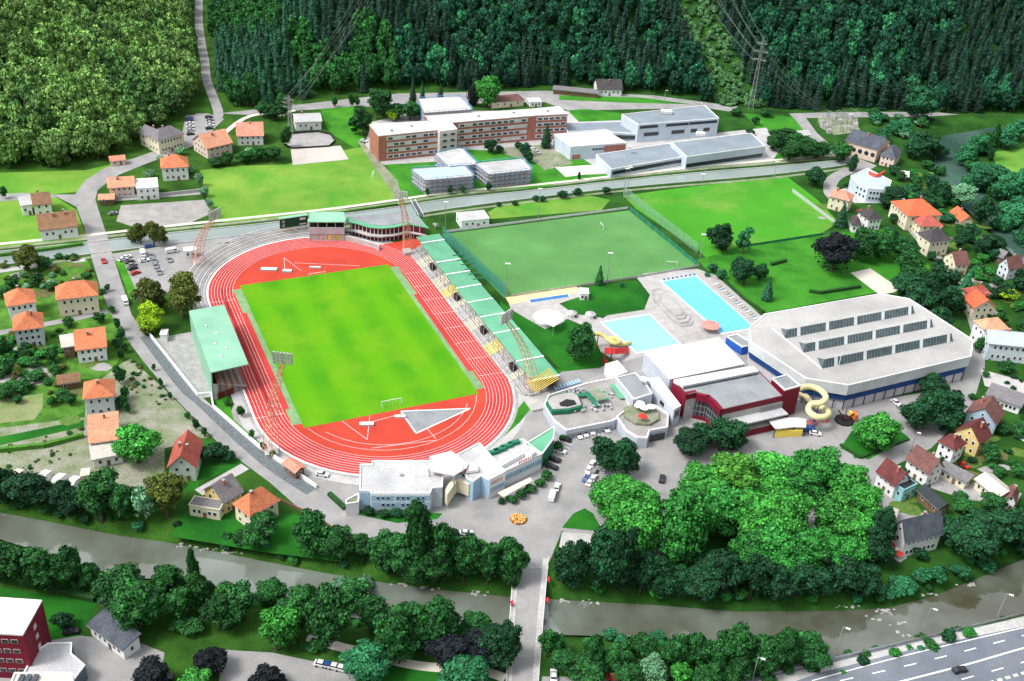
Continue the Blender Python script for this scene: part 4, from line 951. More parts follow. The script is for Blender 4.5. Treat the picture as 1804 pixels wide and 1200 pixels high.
sheetz([(1036,690),(1055,683),(1073,702),(1052,706)],5.6,greenroof,'planter'); sheetz([(1038,690),(1054,685),(1071,701),(1053,704)],5.75,gravel,'deck')
sheetz([(1074,679),(1082,675),(1104,702),(1092,702)],4.5,greenroof,'skylight')
oct_=[(1086,733),(1100,722),(1115,716),(1155,713),(1178,728),(1177,752),(1145,758),(1141,771),(1123,770),(1103,758)]
wing(t,oct_,4.6,lil,paving,pw=.5,par=.7)
m=MB(); c=P(1130,728,5); m.tube([(c.x,c.y,4.2),(c.x,c.y,5.0)],6.6,8); m.build('raised_deck',gravel,t); m=MB(); m.tube([(c.x,c.y,4.95),(c.x,c.y,5.15)],[6.9,6.9],8)
A,B=P(1147,762,4),P(1172,757,4); band(t,A,B,.3,2.8,glass,.3,C=P(1140,740,4)); band(t,P(1106,765,4),P(1122,776,4),.3,2.6,black,.3,C=P(1140,740,4))
wing(t,[(1085,664),(1120,656),(1137,673),(1150,693),(1116,703)],8,lil,greyroof)
for (x,y) in ((1133,675),(1131,741),(1124,722),(1134,726),(1146,724),(1127,718)): 
    p=P(x,y,5 if y>700 else 8); h=5 if y>700 else 8
    m=MB(); m.tube([p,p+Vector((0,0,2.3))],.06,4); m.tube([p+Vector((0,0,1.9)),p+Vector((0,0,2.4))],[1.7,.1],8); m.build('parasol',white if x!=1131 else mat('parasol_red',(.65,.04,.03)),t)
band(t,P(1094,672,8),P(1113,700,8),5.5,6.8,glass,.1,.25,.6,C=P(1130,680,8))
w=wing(t,[(1138,667),(1161,664),(1200,714),(1188,721)],8,lil,whiteroof); band(t,P(1188,721,8),P(1200,714,8),4,6.5,glass,.15,.2,.8,C=P(1160,680,8)); band(t,P(1138,667,8),P(1188,721,8),4.5,6,glass,.15,.55,.68,C=P(1175,680,8))
wing(t,[(1066,641),(1088,635),(1106,655),(1082,664)],4.5,white,whiteroof)
m=MB(); rr=random.Random(12)
for k in range(46):
    x=rr.uniform(1000,1078); y=722-(x-1000)*.12+rr.uniform(-6,8) if k%2 else rr.uniform(684,700); p=P(x,y,4.05); m.box((p.x,p.y,4.35),(rr.choice([.7,1.9]),.7,.5),rr.random()*3)
m.build('deck_furniture',mat('deck_furniture_grey',(.5,.52,.54),(.2,.22,.25),scale=.9),t)
m=MB()
for k in range(9):
    p=P(978+5.2*k,686-1.6*k,0); m.box((p.x,p.y,.5),(.9,2.2,.4),.4)
m.build('sunlounger_row',bluepan,t)
# big white hall and crimson hall
t=building('swimming_hall',P(1220,700),'indoor swimming hall with a huge plain white roof beside the pools','swimming hall')
r=wing(t,[(1135,620),(1267,594),(1312,641),(1180,668)],8.5,lil,mat('white_membrane_roof',(.72,.70,.66),(.69,.67,.63),scale=.05,fine=.03),par=.3,pw=.2)
t=building('event_hall',P(1280,760),'crimson clad hall with grey flat roof, arched glazed corner and side canopy','event hall')
hall=[(1186,668),(1328,643),(1380,697),(1275,721),(1262,706),(1250,696),(1228,691),(1210,695)]
pts=[P(x,y,11) for x,y in hall]
m=MB(); m.prism(pts,0,8.6); m.build('walls',conc_l,t)
m=MB(); m.prism(pts,8.6,10.9,0); m.build('fascia',redwall,t)
m=MB(); m.prism([p.lerp(cen(pts)+Vector((0,0,11)),.025) for p in pts],10.9,11.0); m.build('roof',greyroof,t)
m=MB(); st=[(1187,668),(1328,643),(1337,653),(1204,679)]; m.prism([P(x,y,12.4) for x,y in st],10.9,12.2); m.build('roof_strip',whiteroof,t)
m=MB(); st=[(1203,680),(1334,655),(1336,657),(1205,683)]; m.prism([P(x,y,11.8) for x,y in st],10.9,11.6); m.build('gutter',slate,t)
# red side wall and arch front
A,B=P(1186,668,11),P(1210,695,11); band(t,A,B,1,11.2,redwall,.3,name='side_wall',C=cen(pts))
fr=[P(x,y,11) for x,y in ((1210,695),(1228,691),(1250,696),(1262,706),(1275,721))]
C=cen(pts); m=MB(); m2=MB()
for i in range(4):
    a,b2=fr[i],fr[i+1]; d=b2-a; nn=Vector((d.y,-d.x,0)).normalized()
    if nn.dot(C-Vector((a.x,a.y,0)))>0: nn=-nn
    m.prism([a+nn*.1,b2+nn*.1,b2+nn*.3,a+nn*.3],1.2,8.4); m2.prism([a+nn*.1,b2+nn*.1,b2+nn*1.4,a+nn*1.4],8.4,11.1); m2.prism([a+nn*.3,b2+nn*.3,b2+nn*.5,a+nn*.5],0,1.5)
m.build('curved_glazing',glass,t); m2.build('arch',redwall,t)
m=MB()
for i in range(4):
    a,b2=fr[i],fr[i+1]; d=b2-a; nn=Vector((d.y,-d.x,0)).normalized()
    if nn.dot(C-Vector((a.x,a.y,0)))>0: nn=-nn
    for k in range(3): p=a.lerp(b2,(k+.5)/3)+nn*.4; m.tube([(p.x,p.y,1.4),(p.x,p.y,8.4)],.1,4)
    for z in (3.4,5.8): m.tube([(a+nn*.4).to_tuple()[:2]+(z,),(b2+nn*.4).to_tuple()[:2]+(z,)],.09,4)
m.build('glazing_bars',steel,t)
A,B=P(1275,721,11),P(1380,697,11); d=(B-A).normalized(); nn=Vector((d.y,-d.x,0)); nn=nn if nn.y<0 else -nn; A0_=Vector((A.x,A.y,0)); B0_=Vector((B.x,B.y,0))
m=MB(); m.prism([A0_,B0_,B0_+nn*4.5,A0_+nn*4.5],5.6,6.1); m.build('canopy',greyroof_l,t)
m=MB(); m.prism([A0_+nn*.2,B0_+nn*.2,B0_+nn*.4,A0_+nn*.4],6.2,8.6)
m.build('fascia_band',redwall,t) if False else None
m=MB()
for k in range(22): p=A0_.lerp(B0_,.62+.38*k/21)+nn*.5; m.tube([(p.x,p.y,3),(p.x,p.y,8.6)],.12,4)
m.build('fin',steel,t)
m=MB(); m.prism([A0_+nn*.1,B0_+nn*.1,B0_+nn*.25,A0_+nn*.25],.5,5.4); m.build('shopfront',glass,t)
m=MB(); m.prism([A0_+nn*.1+d*16,B0_+nn*.1+d*3,B0_+nn*1.5+d*3,A0_+nn*1.5+d*16],0,3.2); m.build('base_wall',redwall,t)
wing(t,[(1360,666),(1388,659),(1411,679),(1383,687)],12.5,redwall,greyroof)
m=MB(); p=P(1400,720); m.tube([P(1402,692,9),Vector((P(1396,724).x,P(1396,724).y,0))],.18,4); m.build('mast',white,t)
t=building('garden_wall',P(1335,770),'dark crimson garden wall with terrace in front of the crimson hall','wall')
A,B=P(1304,772),P(1365,758); m=MB(); m.prism([A,B,B+Vector((1,9,0)),A+Vector((1,9,0))],0,2.6); m.build('wall_face',redwall,t); m=MB(); m.prism([A+Vector((.3,.4,0)),B+Vector((.3,.4,0)),B+Vector((1,8.6,0)),A+Vector((1,8.6,0))],2.6,2.75); m.build('terrace_floor',paving,t)
t=building('canopy',P(1390,765),'curved white canopy over a yellow counter beside the crimson hall','canopy')
cp=[(1354,741),(1382,736),(1405,736),(1420,739),(1420,753),(1400,752),(1375,755),(1366,755)]
m=MB(); m.prism([P(x,y,4.2) for x,y in cp],3.9,4.3); m.build('roof',whiteroof,t); m=MB(); m.prism([P(x,y+2,3) for x,y in ((1368,757),(1415,755),(1415,751),(1368,753))],0,2.6); m.build('counter',yellow,t)
m=MB()
for x,y in ((1366,755),(1400,752),(1420,753)): p=P(x,y,4); m.tube([(p.x,p.y,0),(p.x,p.y,4)],.15,4)
m.build('posts',black,t)
# spiral water slide
def slide(px,r,m_,label,supports,colm=None,z0=None):
    pts=smooth_line([P(x,y,z) for x,y,z in px],5); t=empty('water_slide',Vector((pts[-1].x,pts[-1].y,0)),label,'water slide')
    MB().tube(pts,r,8).build('tube',m_,t,smooth=True); m=MB()
    for k in supports: p=pts[min(len(pts)-1,int(k*len(pts)))]; m.tube([(p.x,p.y,0),(p.x,p.y,p.z-r*.5)],.22,5)
    m.build('support',colm or mat('slide_blue',(.03,.12,.35)),t)
paleyel=mat('pale_yellow_plastic',(.74,.68,.36),rough=.35,fine=.05)
slide([(1408,684,11),(1425,681,10.7),(1444,687,10.2),(1455,700,9.6),(1446,710,9),(1430,712,8.4),(1424,722,7.7),(1435,733,7),(1450,735,6.3),(1460,729,5.6),(1453,720,5),(1440,716,4.4),(1428,708,3.9),(1420,699,3.4),(1408,694,3)],1.15,paleyel,'looping pale yellow tube slide outside the crimson hall',(.12,.3,.5,.7,.9))
slide([(1036,601,5),(1042,592,5.5),(1052,588,5.8),(1064,592,5.2),(1072,600,4.6),(1084,606,4),(1092,602,3.4),(1084,596,3),(1074,596,2.6),(1082,603,2.2),(1096,607,1.6),(1110,604,.8)],.8,mat('yellow_slide',(.70,.60,.22),rough=.4),'curling yellow water slide at the near corner of the square pool',(.05,.2,.4,.6,.8),mat('slide_red',(.55,.03,.03)))
t=empty('wide_slide',P(1095,620),'short red wide slide with tower at the near left corner of the square pool','slide')
m=MB()
for k in range(3):
    a=P(1078,619+k*3,5)+Vector((0,0,-.2*k)); b2=P(1108,613+k*4,1); m.prism([a,b2,b2+Vector((0,1.0,0)),a+Vector((0,1.0,0))],0,1); 
    o=len(m.v)-8
    for q in range(8):
        v=m.v[o+q]; f=(v[0]-a.x)/(b2.x-a.x); m.v[o+q]=(v[0],v[1],4.6*(1-f)+.6+(.3 if q>=4 else 0))
m.build('slide_bed',mat('slide_red',(.55,.03,.03)),t); m=MB()
for x,y in ((1064,640),(1076,634),(1066,655)): p=P(x,y); m.tube([p,p+Vector((0,0,5.2))],.25,5)
m.build('tower_legs',mat('slide_red',(.55,.03,.03)),t); MB().box((P(1074,622,4).x,P(1074,622,4).y,5),(4,4,.3)).build('platform',mat('slide_red',(.55,.03,.03)),t)
# pools
poolw=watermat('pool_water',(.13,.50,.74),(.17,.55,.77),.08,.12,1.5)
poolw2=watermat('pool_water_pale',(.24,.62,.76),(.29,.67,.79),.08,.12,1.5)
sheet('pool_deck',[(1122,490),(1135,482),(1228,474),(1260,485),(1345,560),(1350,590),(1260,610),(1140,625),(1090,640),(1058,620),(1040,575),(1070,556),(1135,546),(1145,520)],pave_w,7)
sheet('pool_deck',[(893,525),(1000,502),(1022,508),(1030,520),(985,535),(1010,553),(1060,560),(1060,578),(1030,575),(1000,562),(960,580),(925,560),(900,545)],pave_w,5)
sheet('play_pool_surround',[(890,524),(1015,505),(1022,514),(898,537)],mat('pale_yellow_paving',(.75,.62,.32),fine=.1),8)
def pool(px,wm2,label,lanes=0,rim=.6,h=.25):
    q=[P(*p) for p in px]; t=empty('swimming_pool',cen(q),label,'pool'); C=cen(q)
    m=MB(); out=[p+(p-C).normalized()*rim*1.6 for p in q]; n=len(q)
    for i in range(n): j=(i+1)%n; m.prism([q[i],q[j],out[j],out[i]],0,h)
    m.build('rim',white,t); m=MB(); m.add([(p.x,p.y,.19) for p in q],[tuple(range(n)) if sum(q[i][0]*q[(i+1)%n][1]-q[(i+1)%n][0]*q[i][1] for i in range(n))>0 else tuple(range(n))[::-1]]); m.build('water',wm2,t)
    if lanes:
        for k in range(1,lanes):
            a=q[0].lerp(q[1],k/lanes);b2=q[3].lerp(q[2],k/lanes); MB().tube([a+Vector((0,0,.25)),b2+Vector((0,0,.25))],.13,4).build('lane_rope',mat('lane_rope_blue',(.12,.42,.62)),t)
        for k in range(lanes):
            f=(k+.5)/lanes; c=q[0].lerp(q[1],f); MB().box((c.x,c.y+1,.6),(.7,.8,.9),.1).build('starting_block',mat('starting_block_blue',(.08,.22,.4)),t)
    return t
pool([(1166,497),(1227,487),(1329,578),(1270,588)],poolw,'long lane swimming pool with blue water and starting blocks at its far end',8)
pool([(1060,569),(1144,555),(1196,606),(1122,622),(1102,604)],poolw2,'smaller pale blue square pool with the yellow slide',0)
pool([(932,533),(932,529),(1000,519),(1003,524),(935,534)][1:],mat('deep_blue_water',(.02,.16,.42),rough=.1,spec=.5,fine=.05),'narrow deep blue play pool beside the artificial pitch',0,.3)
MB_=MB(); 
c=P(967,560); t=empty('round_plaza_sail',c,'white rounded paddling area with a pale sail roof left of the square pool','sail roof')
m=MB(); m.tube([(c.x,c.y,.1),(c.x,c.y,.5)],[6.6,6.2],14); m.build('base',white,t); m=MB(); m.add([P(942,560,4),P(968,549,5),P(990,556,4),P(990,566,3.6),P(975,576,4)],[(0,4,3,2,1)]); m.build('sail',white,t)
m=MB()
for x,y in ((942,560),(990,556),(975,576)): p=P(x,y,4); m.tube([(p.x,p.y,0),(p.x,p.y,4)],.1,4)
m.build('poles',steel,t)
for x,y,l in ((1007,556,'pale domed rock by the grass left of the square pool'),(1040,558,'pale domed shelter just left of the square pool corner')):
    p=P(x,y); t=empty('play_shelter',p,l,'shelter'); m=MB(); m.tube([p,p+Vector((0,0,1.4)),p+Vector((0,0,2.3))],[2.6,2.3,.4],9); m.build('dome',conc_l,t); MB().box((p.x+1.5,p.y-1.6,.7),(.9,.9,1.4)).build('opening',black,t)
house((1020,519),(1040,520),(1042,508),3,.5,'flat','white','white','small white open pavilion beside the lone conifer near the play pool',nf=1,chim=0,name='pavilion',cat='pavilion',nw=2)
# tribune steps between pools
t=empty('pool_terrace',P(1185,565),'pale octagonal stepped seating terrace between the two pools','terrace'); 
o8=[(1148,512),(1162,508),(1175,515),(1222,565),(1218,574),(1200,577),(1188,570),(1150,530)]
for k in range(4):
    q=[P(x,y,0) for x,y in o8]; C=cen(q); q=[p.lerp(C,.16*k) for p in q]; MB().prism(q,.35*k,.35*(k+1)).build('step',pave_w if k%2 else conc,t)
t=empty('parasol',P(1250,580),'big faded red round parasol at the near end of the lane pool','parasol'); p=P(1250,582); m=MB(); m.tube([p,p+Vector((0,0,3))],.1,5); m.build('pole',steel,t); MB().tube([p+Vector((0,0,2.5)),p+Vector((0,0,3.4))],[4,.2],10).build('shade',mat('faded_red',(.72,.28,.24)),t)
t=building('blue_service_block',P(1300,610),'small grey service block with blue side beside the ice hall','service block')
wing(t,[(1280,592),(1300,588),(1330,606),(1308,611)],4,mat('strong_blue',(.02,.10,.45)),greyroof)
# sun loungers by lane pool
m0=None
lg=[]
for k in range(16):
    x=1262+k*4.6; y=502+k*4.0; p=P(x,y); t=empty('sun_lounger',p,f'{ordn(k,16)} of the sixteen loungers along the right side of the lane pool','lounger','loungers beside the lane pool')
    m=MB(); m.box((p.x,p.y,.35),(2.0,.7,.12),.5); m.build('seat',[white,mat('lounger_tan',(.5,.42,.34)),bluepan][k%3],t); m=MB(); m.box((p.x+.7,p.y+.4,.6),(.7,.7,.1),.5); m.build('backrest',[white,mat('lounger_tan',(.5,.42,.34)),bluepan][k%3],t)
# ice hall
t=building('ice_hall',P(1500,715),'huge ice hall with pale octagonal roof, three glazed roof monitors and blue underside','ice hall')
oc=[(1319,578),(1346,554),(1551,518),(1602,527),(1715,600),(1711,629),(1495,680),(1420,668),(1322,603)]
zt=11; pts=[P(x,y,zt) for x,y in oc]; C=cen(pts)
roofh=mat('pale_gravel_roof',(.42,.41,.405),(.31,.305,.305),scale=.06,lo=.3,hi=.7,fine=.15)
m=MB(); m.prism(pts,zt-4.2,zt,0); m.build('fascia',mat('pale_fascia',(.62,.65,.67),fine=.05),t)
m=MB(); ins=[p+(C+Vector((0,0,zt))-p).normalized()*.5 for p in pts]; 
n=len(pts)
m=MB()
for i in range(n): j=(i+1)%n; m.prism([pts[i],pts[j],ins[j],ins[i]],zt,zt+.35)
m.build('parapet',white,t)
m=MB(); m.prism(ins,zt,zt+.1); m.build('roof',roofh,t)
in2=[p+(C+Vector((0,0,zt))-p).normalized()*.7 for p in pts]; m=MB(); m.prism(in2,zt-7,zt-4.2); m.build('soffit_band',mat('deep_blue_band',(.012,.06,.22)),t)
in3=[p+(C+Vector((0,0,zt))-p).normalized()*1.3 for p in pts]; m=MB(); m.prism(in3,0,zt-7); m.build('walls',mat('lilac_white_wall',(.60,.57,.62),fine=.08),t)
m=MB()
for i in (5,):
    for k in range(13): p=in2[i].lerp(in2[i+1],k/12); m.box((p.x,p.y,(zt-7)/2),(.25,.25,zt-7),0)
for k in range(5): p=in2[6].lerp(in2[7],k/4); m.box((p.x,p.y,(zt-7)/2),(.25,.25,zt-7),0)
m.build('column',black,t)
monit=mat('monitor_glass',(.10,.15,.17),(.055,.09,.105),scale=.5,rough=.2,spec=.5,fine=.2)
for a,b2 in (((1383,597),(1611,553)),((1415,622),(1644,577)),((1448,650),(1679,602))):
    A=P(*a,zt);B=P(*b2,zt); d=(B-A); L=d.length; d.normalize(); v=Vector((-d.y,d.x,0)); up=Vector((0,0,1))
    if v.y<0: v=-v
    ms=[]
    m=MB(); q=[A+up*.1,B+up*.1,B+v*1.0+up*3.4-d*1,A+v*1.0+up*3.4+d*1,A+v*7+up*.3+d*3,B+v*7+up*.3-d*3]
    m.add(q,[(0,1,2,3),(3,2,5,4),(0,3,4),(1,5,2)],[0,1,0,0]); mo=m.build('roof_monitor',[monit,mat('monitor_roof',(.46,.46,.45),(.38,.38,.38),scale=.3,fine=.2)],t)
    m=MB()
    for k in range(1,44):
        f=k/44; p=A+d*L*f-v*.06; w=.07
        m.tube([p+up*.15,p+v*1.0+up*3.35],.06,3)
    m.build('glazing_bars',steel,mo)
    m=MB()
    for k in range(5):
        p=A+d*L*(.085+.215*k); w=d*1.6; o2=-v*.2; m.add([p+o2+up*.2,p+w+o2+up*.2,p+w+o2+v*1.05+up*3.5,p+o2+v*1.05+up*3.5],[(0,1,2,3)])
    m.build('white_panel',white,mo)
m=MB(); a,b2=P(1361,579,zt+.2),P(1448,650,zt+.2); m.tube([a,b2],.3,4); m.build('roof_edge_strip',white,t)
m=MB(); p=P(1477,646,zt); m.tube([p,p+Vector((0,0,7))],.12,4); m.build('flagpole',white,t)
# fairground-like ride debris beside slide
t=empty('adventure_machine',P(1487,745),'black and orange amusement machine beside the yellow slide','machine'); p=P(1487,742)
m=MB(); m.tube([p,p+Vector((0,0,.8))],[3.6,3.4],10); m.build('base',black,t); m=MB()
for k in range(5): a=k*1.26; m.tube([p+Vector((0,0,.8)),p+Vector((3*math.cos(a),3*math.sin(a),3.5))],.25,4)
m.build('arms',mat('dark_brown_metal',(.08,.02,.02)),t); MB().box((p.x+3.4,p.y+1,2.2),(1.2,3.2,2.2),.3).build('booth',mat('machine_orange',(.75,.18,.04)),t); MB().box((p.x+2.4,p.y+1.6,2.4),(1.2,1.6,1.6),.3).build('booth_panel',yellow,t)
t=empty('play_ring',P(1420,750),'two low round red seats at the foot of the yellow slide','play seat')
for x,y in ((1430,746),(1451,740)): p=P(x,y); MB().tube([p,p+Vector((0,0,.7))],[2,1.8],10).build('seat',mat('dusty_red',(.42,.12,.10)),t)
# crimson tower bottom left
t=building('apartment_tower',P(40,1165),'crimson five storey tower block with white flat roof at the bottom left corner','tower block')
r=wing(t,[(-70,1047),(74,1057),(40,1118),(-80,1112)],16,redwall,mat('tower_white_roof',(.74,.70,.70),(.66,.60,.60),scale=.15,fine=.1))
C=cen(r); wf=mat('window_frame_pink',(.62,.50,.52))
windows(t,P(40,1118,16),P(74,1057,16),[2.4,5.8,9.2,12.6],1,1.4,1.5,m0=.3,fr=wf,C=C,gl=wf)
windows(t,P(-80,1112,16),P(40,1118,16),[3,6.5,10,13.4],6,1.7,1.4,fr=wf,C=C)
t=building('office_annex',P(110,1180),'low grey flat roofed annex in front of the crimson tower','annex')
wing(t,[(60,1148),(84,1132),(127,1131),(126,1150),(150,1171),(128,1200),(30,1205)],5,mat('slate_blue_wall',(.10,.14,.18)),greyroof_l)
t=building('office_block',P(70,1200),'pale cream roofed block at the bottom edge below the grey annex','block')
wing(t,[(25,1184),(128,1184),(132,1235),(5,1235)],8,white,mat('cream_roof',(.66,.62,.54),fine=.1))
for k in range(3): stuffbox(t,'skylight',(38+12*k,1196),8,(1.2,2.2,.4),slate)
# ---- school ----
br2=mat('school_brick',(.42,.17,.12),(.33,.13,.10),scale=.5,fine=.3)
pinkband=mat('pale_pink_band',(.66,.56,.54),(.58,.48,.46),scale=.4,fine=.15)
lilacw=mat('school_pale_wall',(.60,.58,.59),fine=.1)
t=building('school',P(800,275),'long four storey brick and white school with pale flat roofs','school')
def facade(t,A,B,z,fl,C,n,sk=None,w=2.6,wm2=lilacw,a=0,b=1):
    for j in range(fl):
        z0=.9+j*(z-1.2)/fl; band(t,A,B,z0+.4,z0+2.4,wm2,.15,a,b,'facade_band',C)
    d=B-A; windows(t,A+d*a,A+d*b,[.9+j*(z-1.2)/fl+1.4 for j in range(fl)],n,w,1.4,m0=.01,C=C,skip=sk,fr=lilacw)
    for w_ in t.children:
        pass
r1=[(651,219),(750,213),(776,228),(667,239)]; q=wing(t,r1,14.5,br2,mat('school_roof',(.70,.67,.66),(.60,.57,.57),scale=.12,fine=.15)); C=cen(q); sr=_mc['school_roof']
def push(t,A,B,C,off,n0):
    d=B-A; nn=Vector((d.y,-d.x,0)).normalized()
    if nn.dot(C-Vector((A.x,A.y,0)))>0: nn=-nn
    for w_ in list(t.children)[n0:]:
        if w_.name.split('.')[0]=='window': w_.location+=nn*off
def fac(A,B,z,fl,n,sk=None,a=0,b=1,C=C,w=2.6):
    n0=len(t.children); facade(t,A,B,z,fl,C,n,sk,w,a=a,b=b); push(t,A,B,C,.14,n0)
rs=random.Random(5)
fac(P(667,239,14.5),P(776,228,14.5),14.5,4,9,lambda i,j:rs.random()<.45,a=.13,b=1)
q=wing(t,[(752,207),(786,205),(806,227),(775,231)],15,pinkband,sr); C=cen(q); fac(P(775,231,15),P(806,227,15),15,4,2,a=.05,b=.95,C=C)
q=wing(t,[(748,204),(931,192),(943,203),(792,216)],14.8,br2,sr); C=cen(q); fac(P(792,216,14.8),P(943,203,14.8),14.8,4,11,lambda i,j:rs.random()<.25,a=.10,b=.91,C=C)
q=wing(t,[(931,192),(985,187),(1000,200),(943,203)],14.8,br2,sr); C=cen(q); fac(P(943,203,14.8),P(1000,200,14.8),14.8,4,5,a=.05,b=.98,C=C)
for x,y in ((690,230),(725,222),(843,205),(905,199),(965,196)): stuffbox(t,'roof_vent',(x,y),14.6,(1.5,1.2,.6),greyroof)
scaf=mat('scaffold_blue',(.10,.36,.68),rough=.5)
def scaffold_block(px,z,label,roofm):
    t=building('scaffolded_block',P(px[3][0],px[3][1]),label,'school block')
    q=wing(t,px,z,mat('scaffold_wall',(.40,.35,.36),(.48,.42,.42),scale=.6,fine=.2),roofm); C=cen(q); m=MB(); m2=MB(); n=len(q)
    for i in range(n):
        a,b2=q[i],q[(i+1)%n]; L=(b2-a).length; k=max(2,int(L/2.6)); nn=(a+b2)/2-C; nn.z=0
        d=(b2-a).normalized(); nn2=Vector((d.y,-d.x,0)); nn2=nn2 if nn2.dot(nn)>0 else -nn2
        for j in range(k+1): p=a.lerp(b2,j/k)+nn2*1.2; m.tube([(p.x,p.y,0),(p.x,p.y,z+1.1)],.1,3)
        for zz in [2.2,4.4,6.6,z,z+1]:
            A2=a+nn2*1.2;B2=b2+nn2*1.2; m.tube([(A2.x,A2.y,zz),(B2.x,B2.y,zz)],.1,3)
            if zz<=z: m2.prism([a+nn2*.3,b2+nn2*.3,b2+nn2*1.2,a+nn2*1.2],zz-.12,zz-.04)
    m.build('scaffold_poles',scaf,t); m2.build('scaffold_decks',mat('scaffold_planks',(.50,.44,.42)),t)
    a,b2=P(*px[3],z),P(*px[2],z); windows(t,a,b2,[1.6,4,6.2],7,1.8,1.3,C=C)
    return t
scaffold_block([(728,299),(816,293),(832,309),(750,316)],8,'left scaffolded school block with pale blue roof',mat('pale_cyan_roof',(.40,.55,.66),(.35,.49,.60),scale=.2,fine=.1))
scaffold_block([(840,289),(919,281),(934,298),(862,306)],8,'right scaffolded school block with cluttered grey roof',greyroof_l)
scaffold_block([(770,271),(812,262),(838,288),(792,293)],8,'middle scaffolded link block joining the two front blocks to the long school',greyroof_l)
scaffold_block([(739,175),(808,171),(829,192),(748,198)],9,'blue scaffolded block with beige roof behind the long school',mat('beige_roof2',(.55,.52,.48),(.47,.45,.42),scale=.3,fine=.2))
t=building('technical_school',P(1200,300),'spread of low pale blue grey flat roofed school halls right of the brick school','school')
lb=mat('pale_blue_school_wall',(.50,.57,.65),(.44,.51,.60),scale=.3,fine=.08)
q=wing(t,[(976,236),(1066,229),(1104,251),(1006,258)],8,lb,sr); C=cen(q); A,B=P(1006,258,8),P(1104,251,8)
band(t,A,B,3.4,7,br2,.12,.60,.98,'brick_panel',C); windows(t,A,B,[5.4],4,2,1.3,m0=.38,C=C); band(t,A,B,.5,3,br2,.12,.04,.18,'brick_panel',C)
q=wing(t,[(1095,201),(1242,185),(1267,208),(1125,219)],11,lb,bluegrey); C=cen(q); A,B=P(1125,219,11),P(1267,208,11)
for a,b_ in ((.02,.24),(.34,.62),(.63,.98)): band(t,A,B,8.2,9.8,glass,.12,a,b_,'window_band',C)
for a,b_ in ((.08,.26),(.42,.58),(.66,.74),(.82,.9)): band(t,A,B,3.4,5.6,glass,.12,a,b_,'window_band',C)
q=wing(t,[(1050,272),(1180,252),(1209,275),(1077,298)],5,lb,bluegrey); C=cen(q); band(t,P(1077,298,5),P(1209,275,5),1.6,3.6,glass,.12,.02,.98,'window_band',C)
q=wing(t,[(1183,251),(1324,234),(1349,257),(1210,276)],7.5,lb,bluegrey); C=cen(q); band(t,P(1210,276,7.5),P(1349,257,7.5),1.0,3.2,glass,.12,.01,.98,'window_band',C)
q=wing(t,[(994,216),(1100,214),(1122,235),(1080,233),(1066,228),(1000,233)],5,lb,bluegrey); C=cen(q); band(t,P(1084,234,5),P(1122,235,5),1.2,3.6,glass,.12,.02,.98,'window_band',C)
for x,y,s in ((1174,199,4),(1234,238,3),(1110,262,1.5)): stuffbox(t,'roof_unit',(x,y),7.4 if y>210 else 10.9,(s*1.6,s,1.6),whiteroof)
# modern blue building with red arc
t=building('office_building',P(1530,345),'pale blue grey angular building with a red curved roof sign and red portal','office building')
q=wing(t,[(1499,309),(1528,296),(1571,318),(1566,334),(1530,331),(1508,320)],8,mat('pale_blue_school_wall',(.5,.57,.65)),mat('pale_blue_roof',(.42,.49,.56),fine=.08)); C=cen(q)
m=MB(); arcp=[P(1531+k*4,303+6*math.sin(k/7*3.14),9) for k in range(8)]
for a,b2 in zip(arcp,arcp[1:]): m.prism([a,b2,b2+Vector((0,.8,0)),a+Vector((0,.8,0))],8,9.6)
m.build('roof_arc',mat('sign_red2',(.7,.10,.06)),t); p=P(1517,333); MB().box((p.x,p.y+2,3.4),(3,3,6.8)).build('portal',mat('sign_red',(.65,.05,.06)),t)
windows(t,P(1508,320,8),P(1530,331,8),[2.5,5.5],3,1.4,1.5,C=C); windows(t,P(1530,331,8),P(1566,334,8),[2.5,5.5],5,1.4,1.5,C=C)
# road bridge over river
t=empty('road_bridge',P(935,1080),'pale concrete road bridge crossing the river at the bottom centre','bridge')
l=[P(905,985),P(897,1100),P(888,1260)]; r=[P(966,985),P(956,1100),P(944,1260)]
m=MB(); m.strip([(p.x,p.y,.09) for p in l],[(p.x,p.y,.09) for p in r]); m.add([(p.x,p.y,-1.2) for p in l]+[(p.x,p.y,-1.2) for p in r]+[(p.x,p.y,.09) for p in l]+[(p.x,p.y,.09) for p in r],[(0,1,7,6),(1,2,8,7),(9,10,4,3),(10,11,5,4)])
m.build('deck',asph,t)
for s,(L,k) in enumerate(((l,1),(r,-1))):
    m=MB(); w=Vector((1.6*k,0,0)); 
    for i in range(2): m.prism([L[i],L[i+1],L[i+1]+w,L[i]+w],.09,.25)
    m.build('footway',conc_l,t); m=MB()
    for i in range(2): m.tube([L[i]+Vector((0,0,1.15)),L[i+1]+Vector((0,0,1.15))],.08,4)
    for i in range(40): p=L[0].lerp(L[1],i/20) if i<20 else L[1].lerp(L[2],(i-20)/20); m.tube([p,p+Vector((0,0,1.15))],.05,4)
    m.build('railing',white,t)
m=MB(); 
for x,y in ((930,1085),): p=P(x,y,-3); m.box((p.x,p.y,-3),(9,1.4,5))
m.build('pier',conc,t); m=MB(); c1=P(906,1003);c2=P(966,1003); m.prism([c1,c2,c2+Vector((0,1.2,0)),c1+Vector((0,1.2,0))],.1,.16); c1=P(896,1160);c2=P(950,1160); m.prism([c1,c2,c2+Vector((0,1.0,0)),c1+Vector((0,1.0,0))],.1,.16); m.build('joint_strip',conc,t)
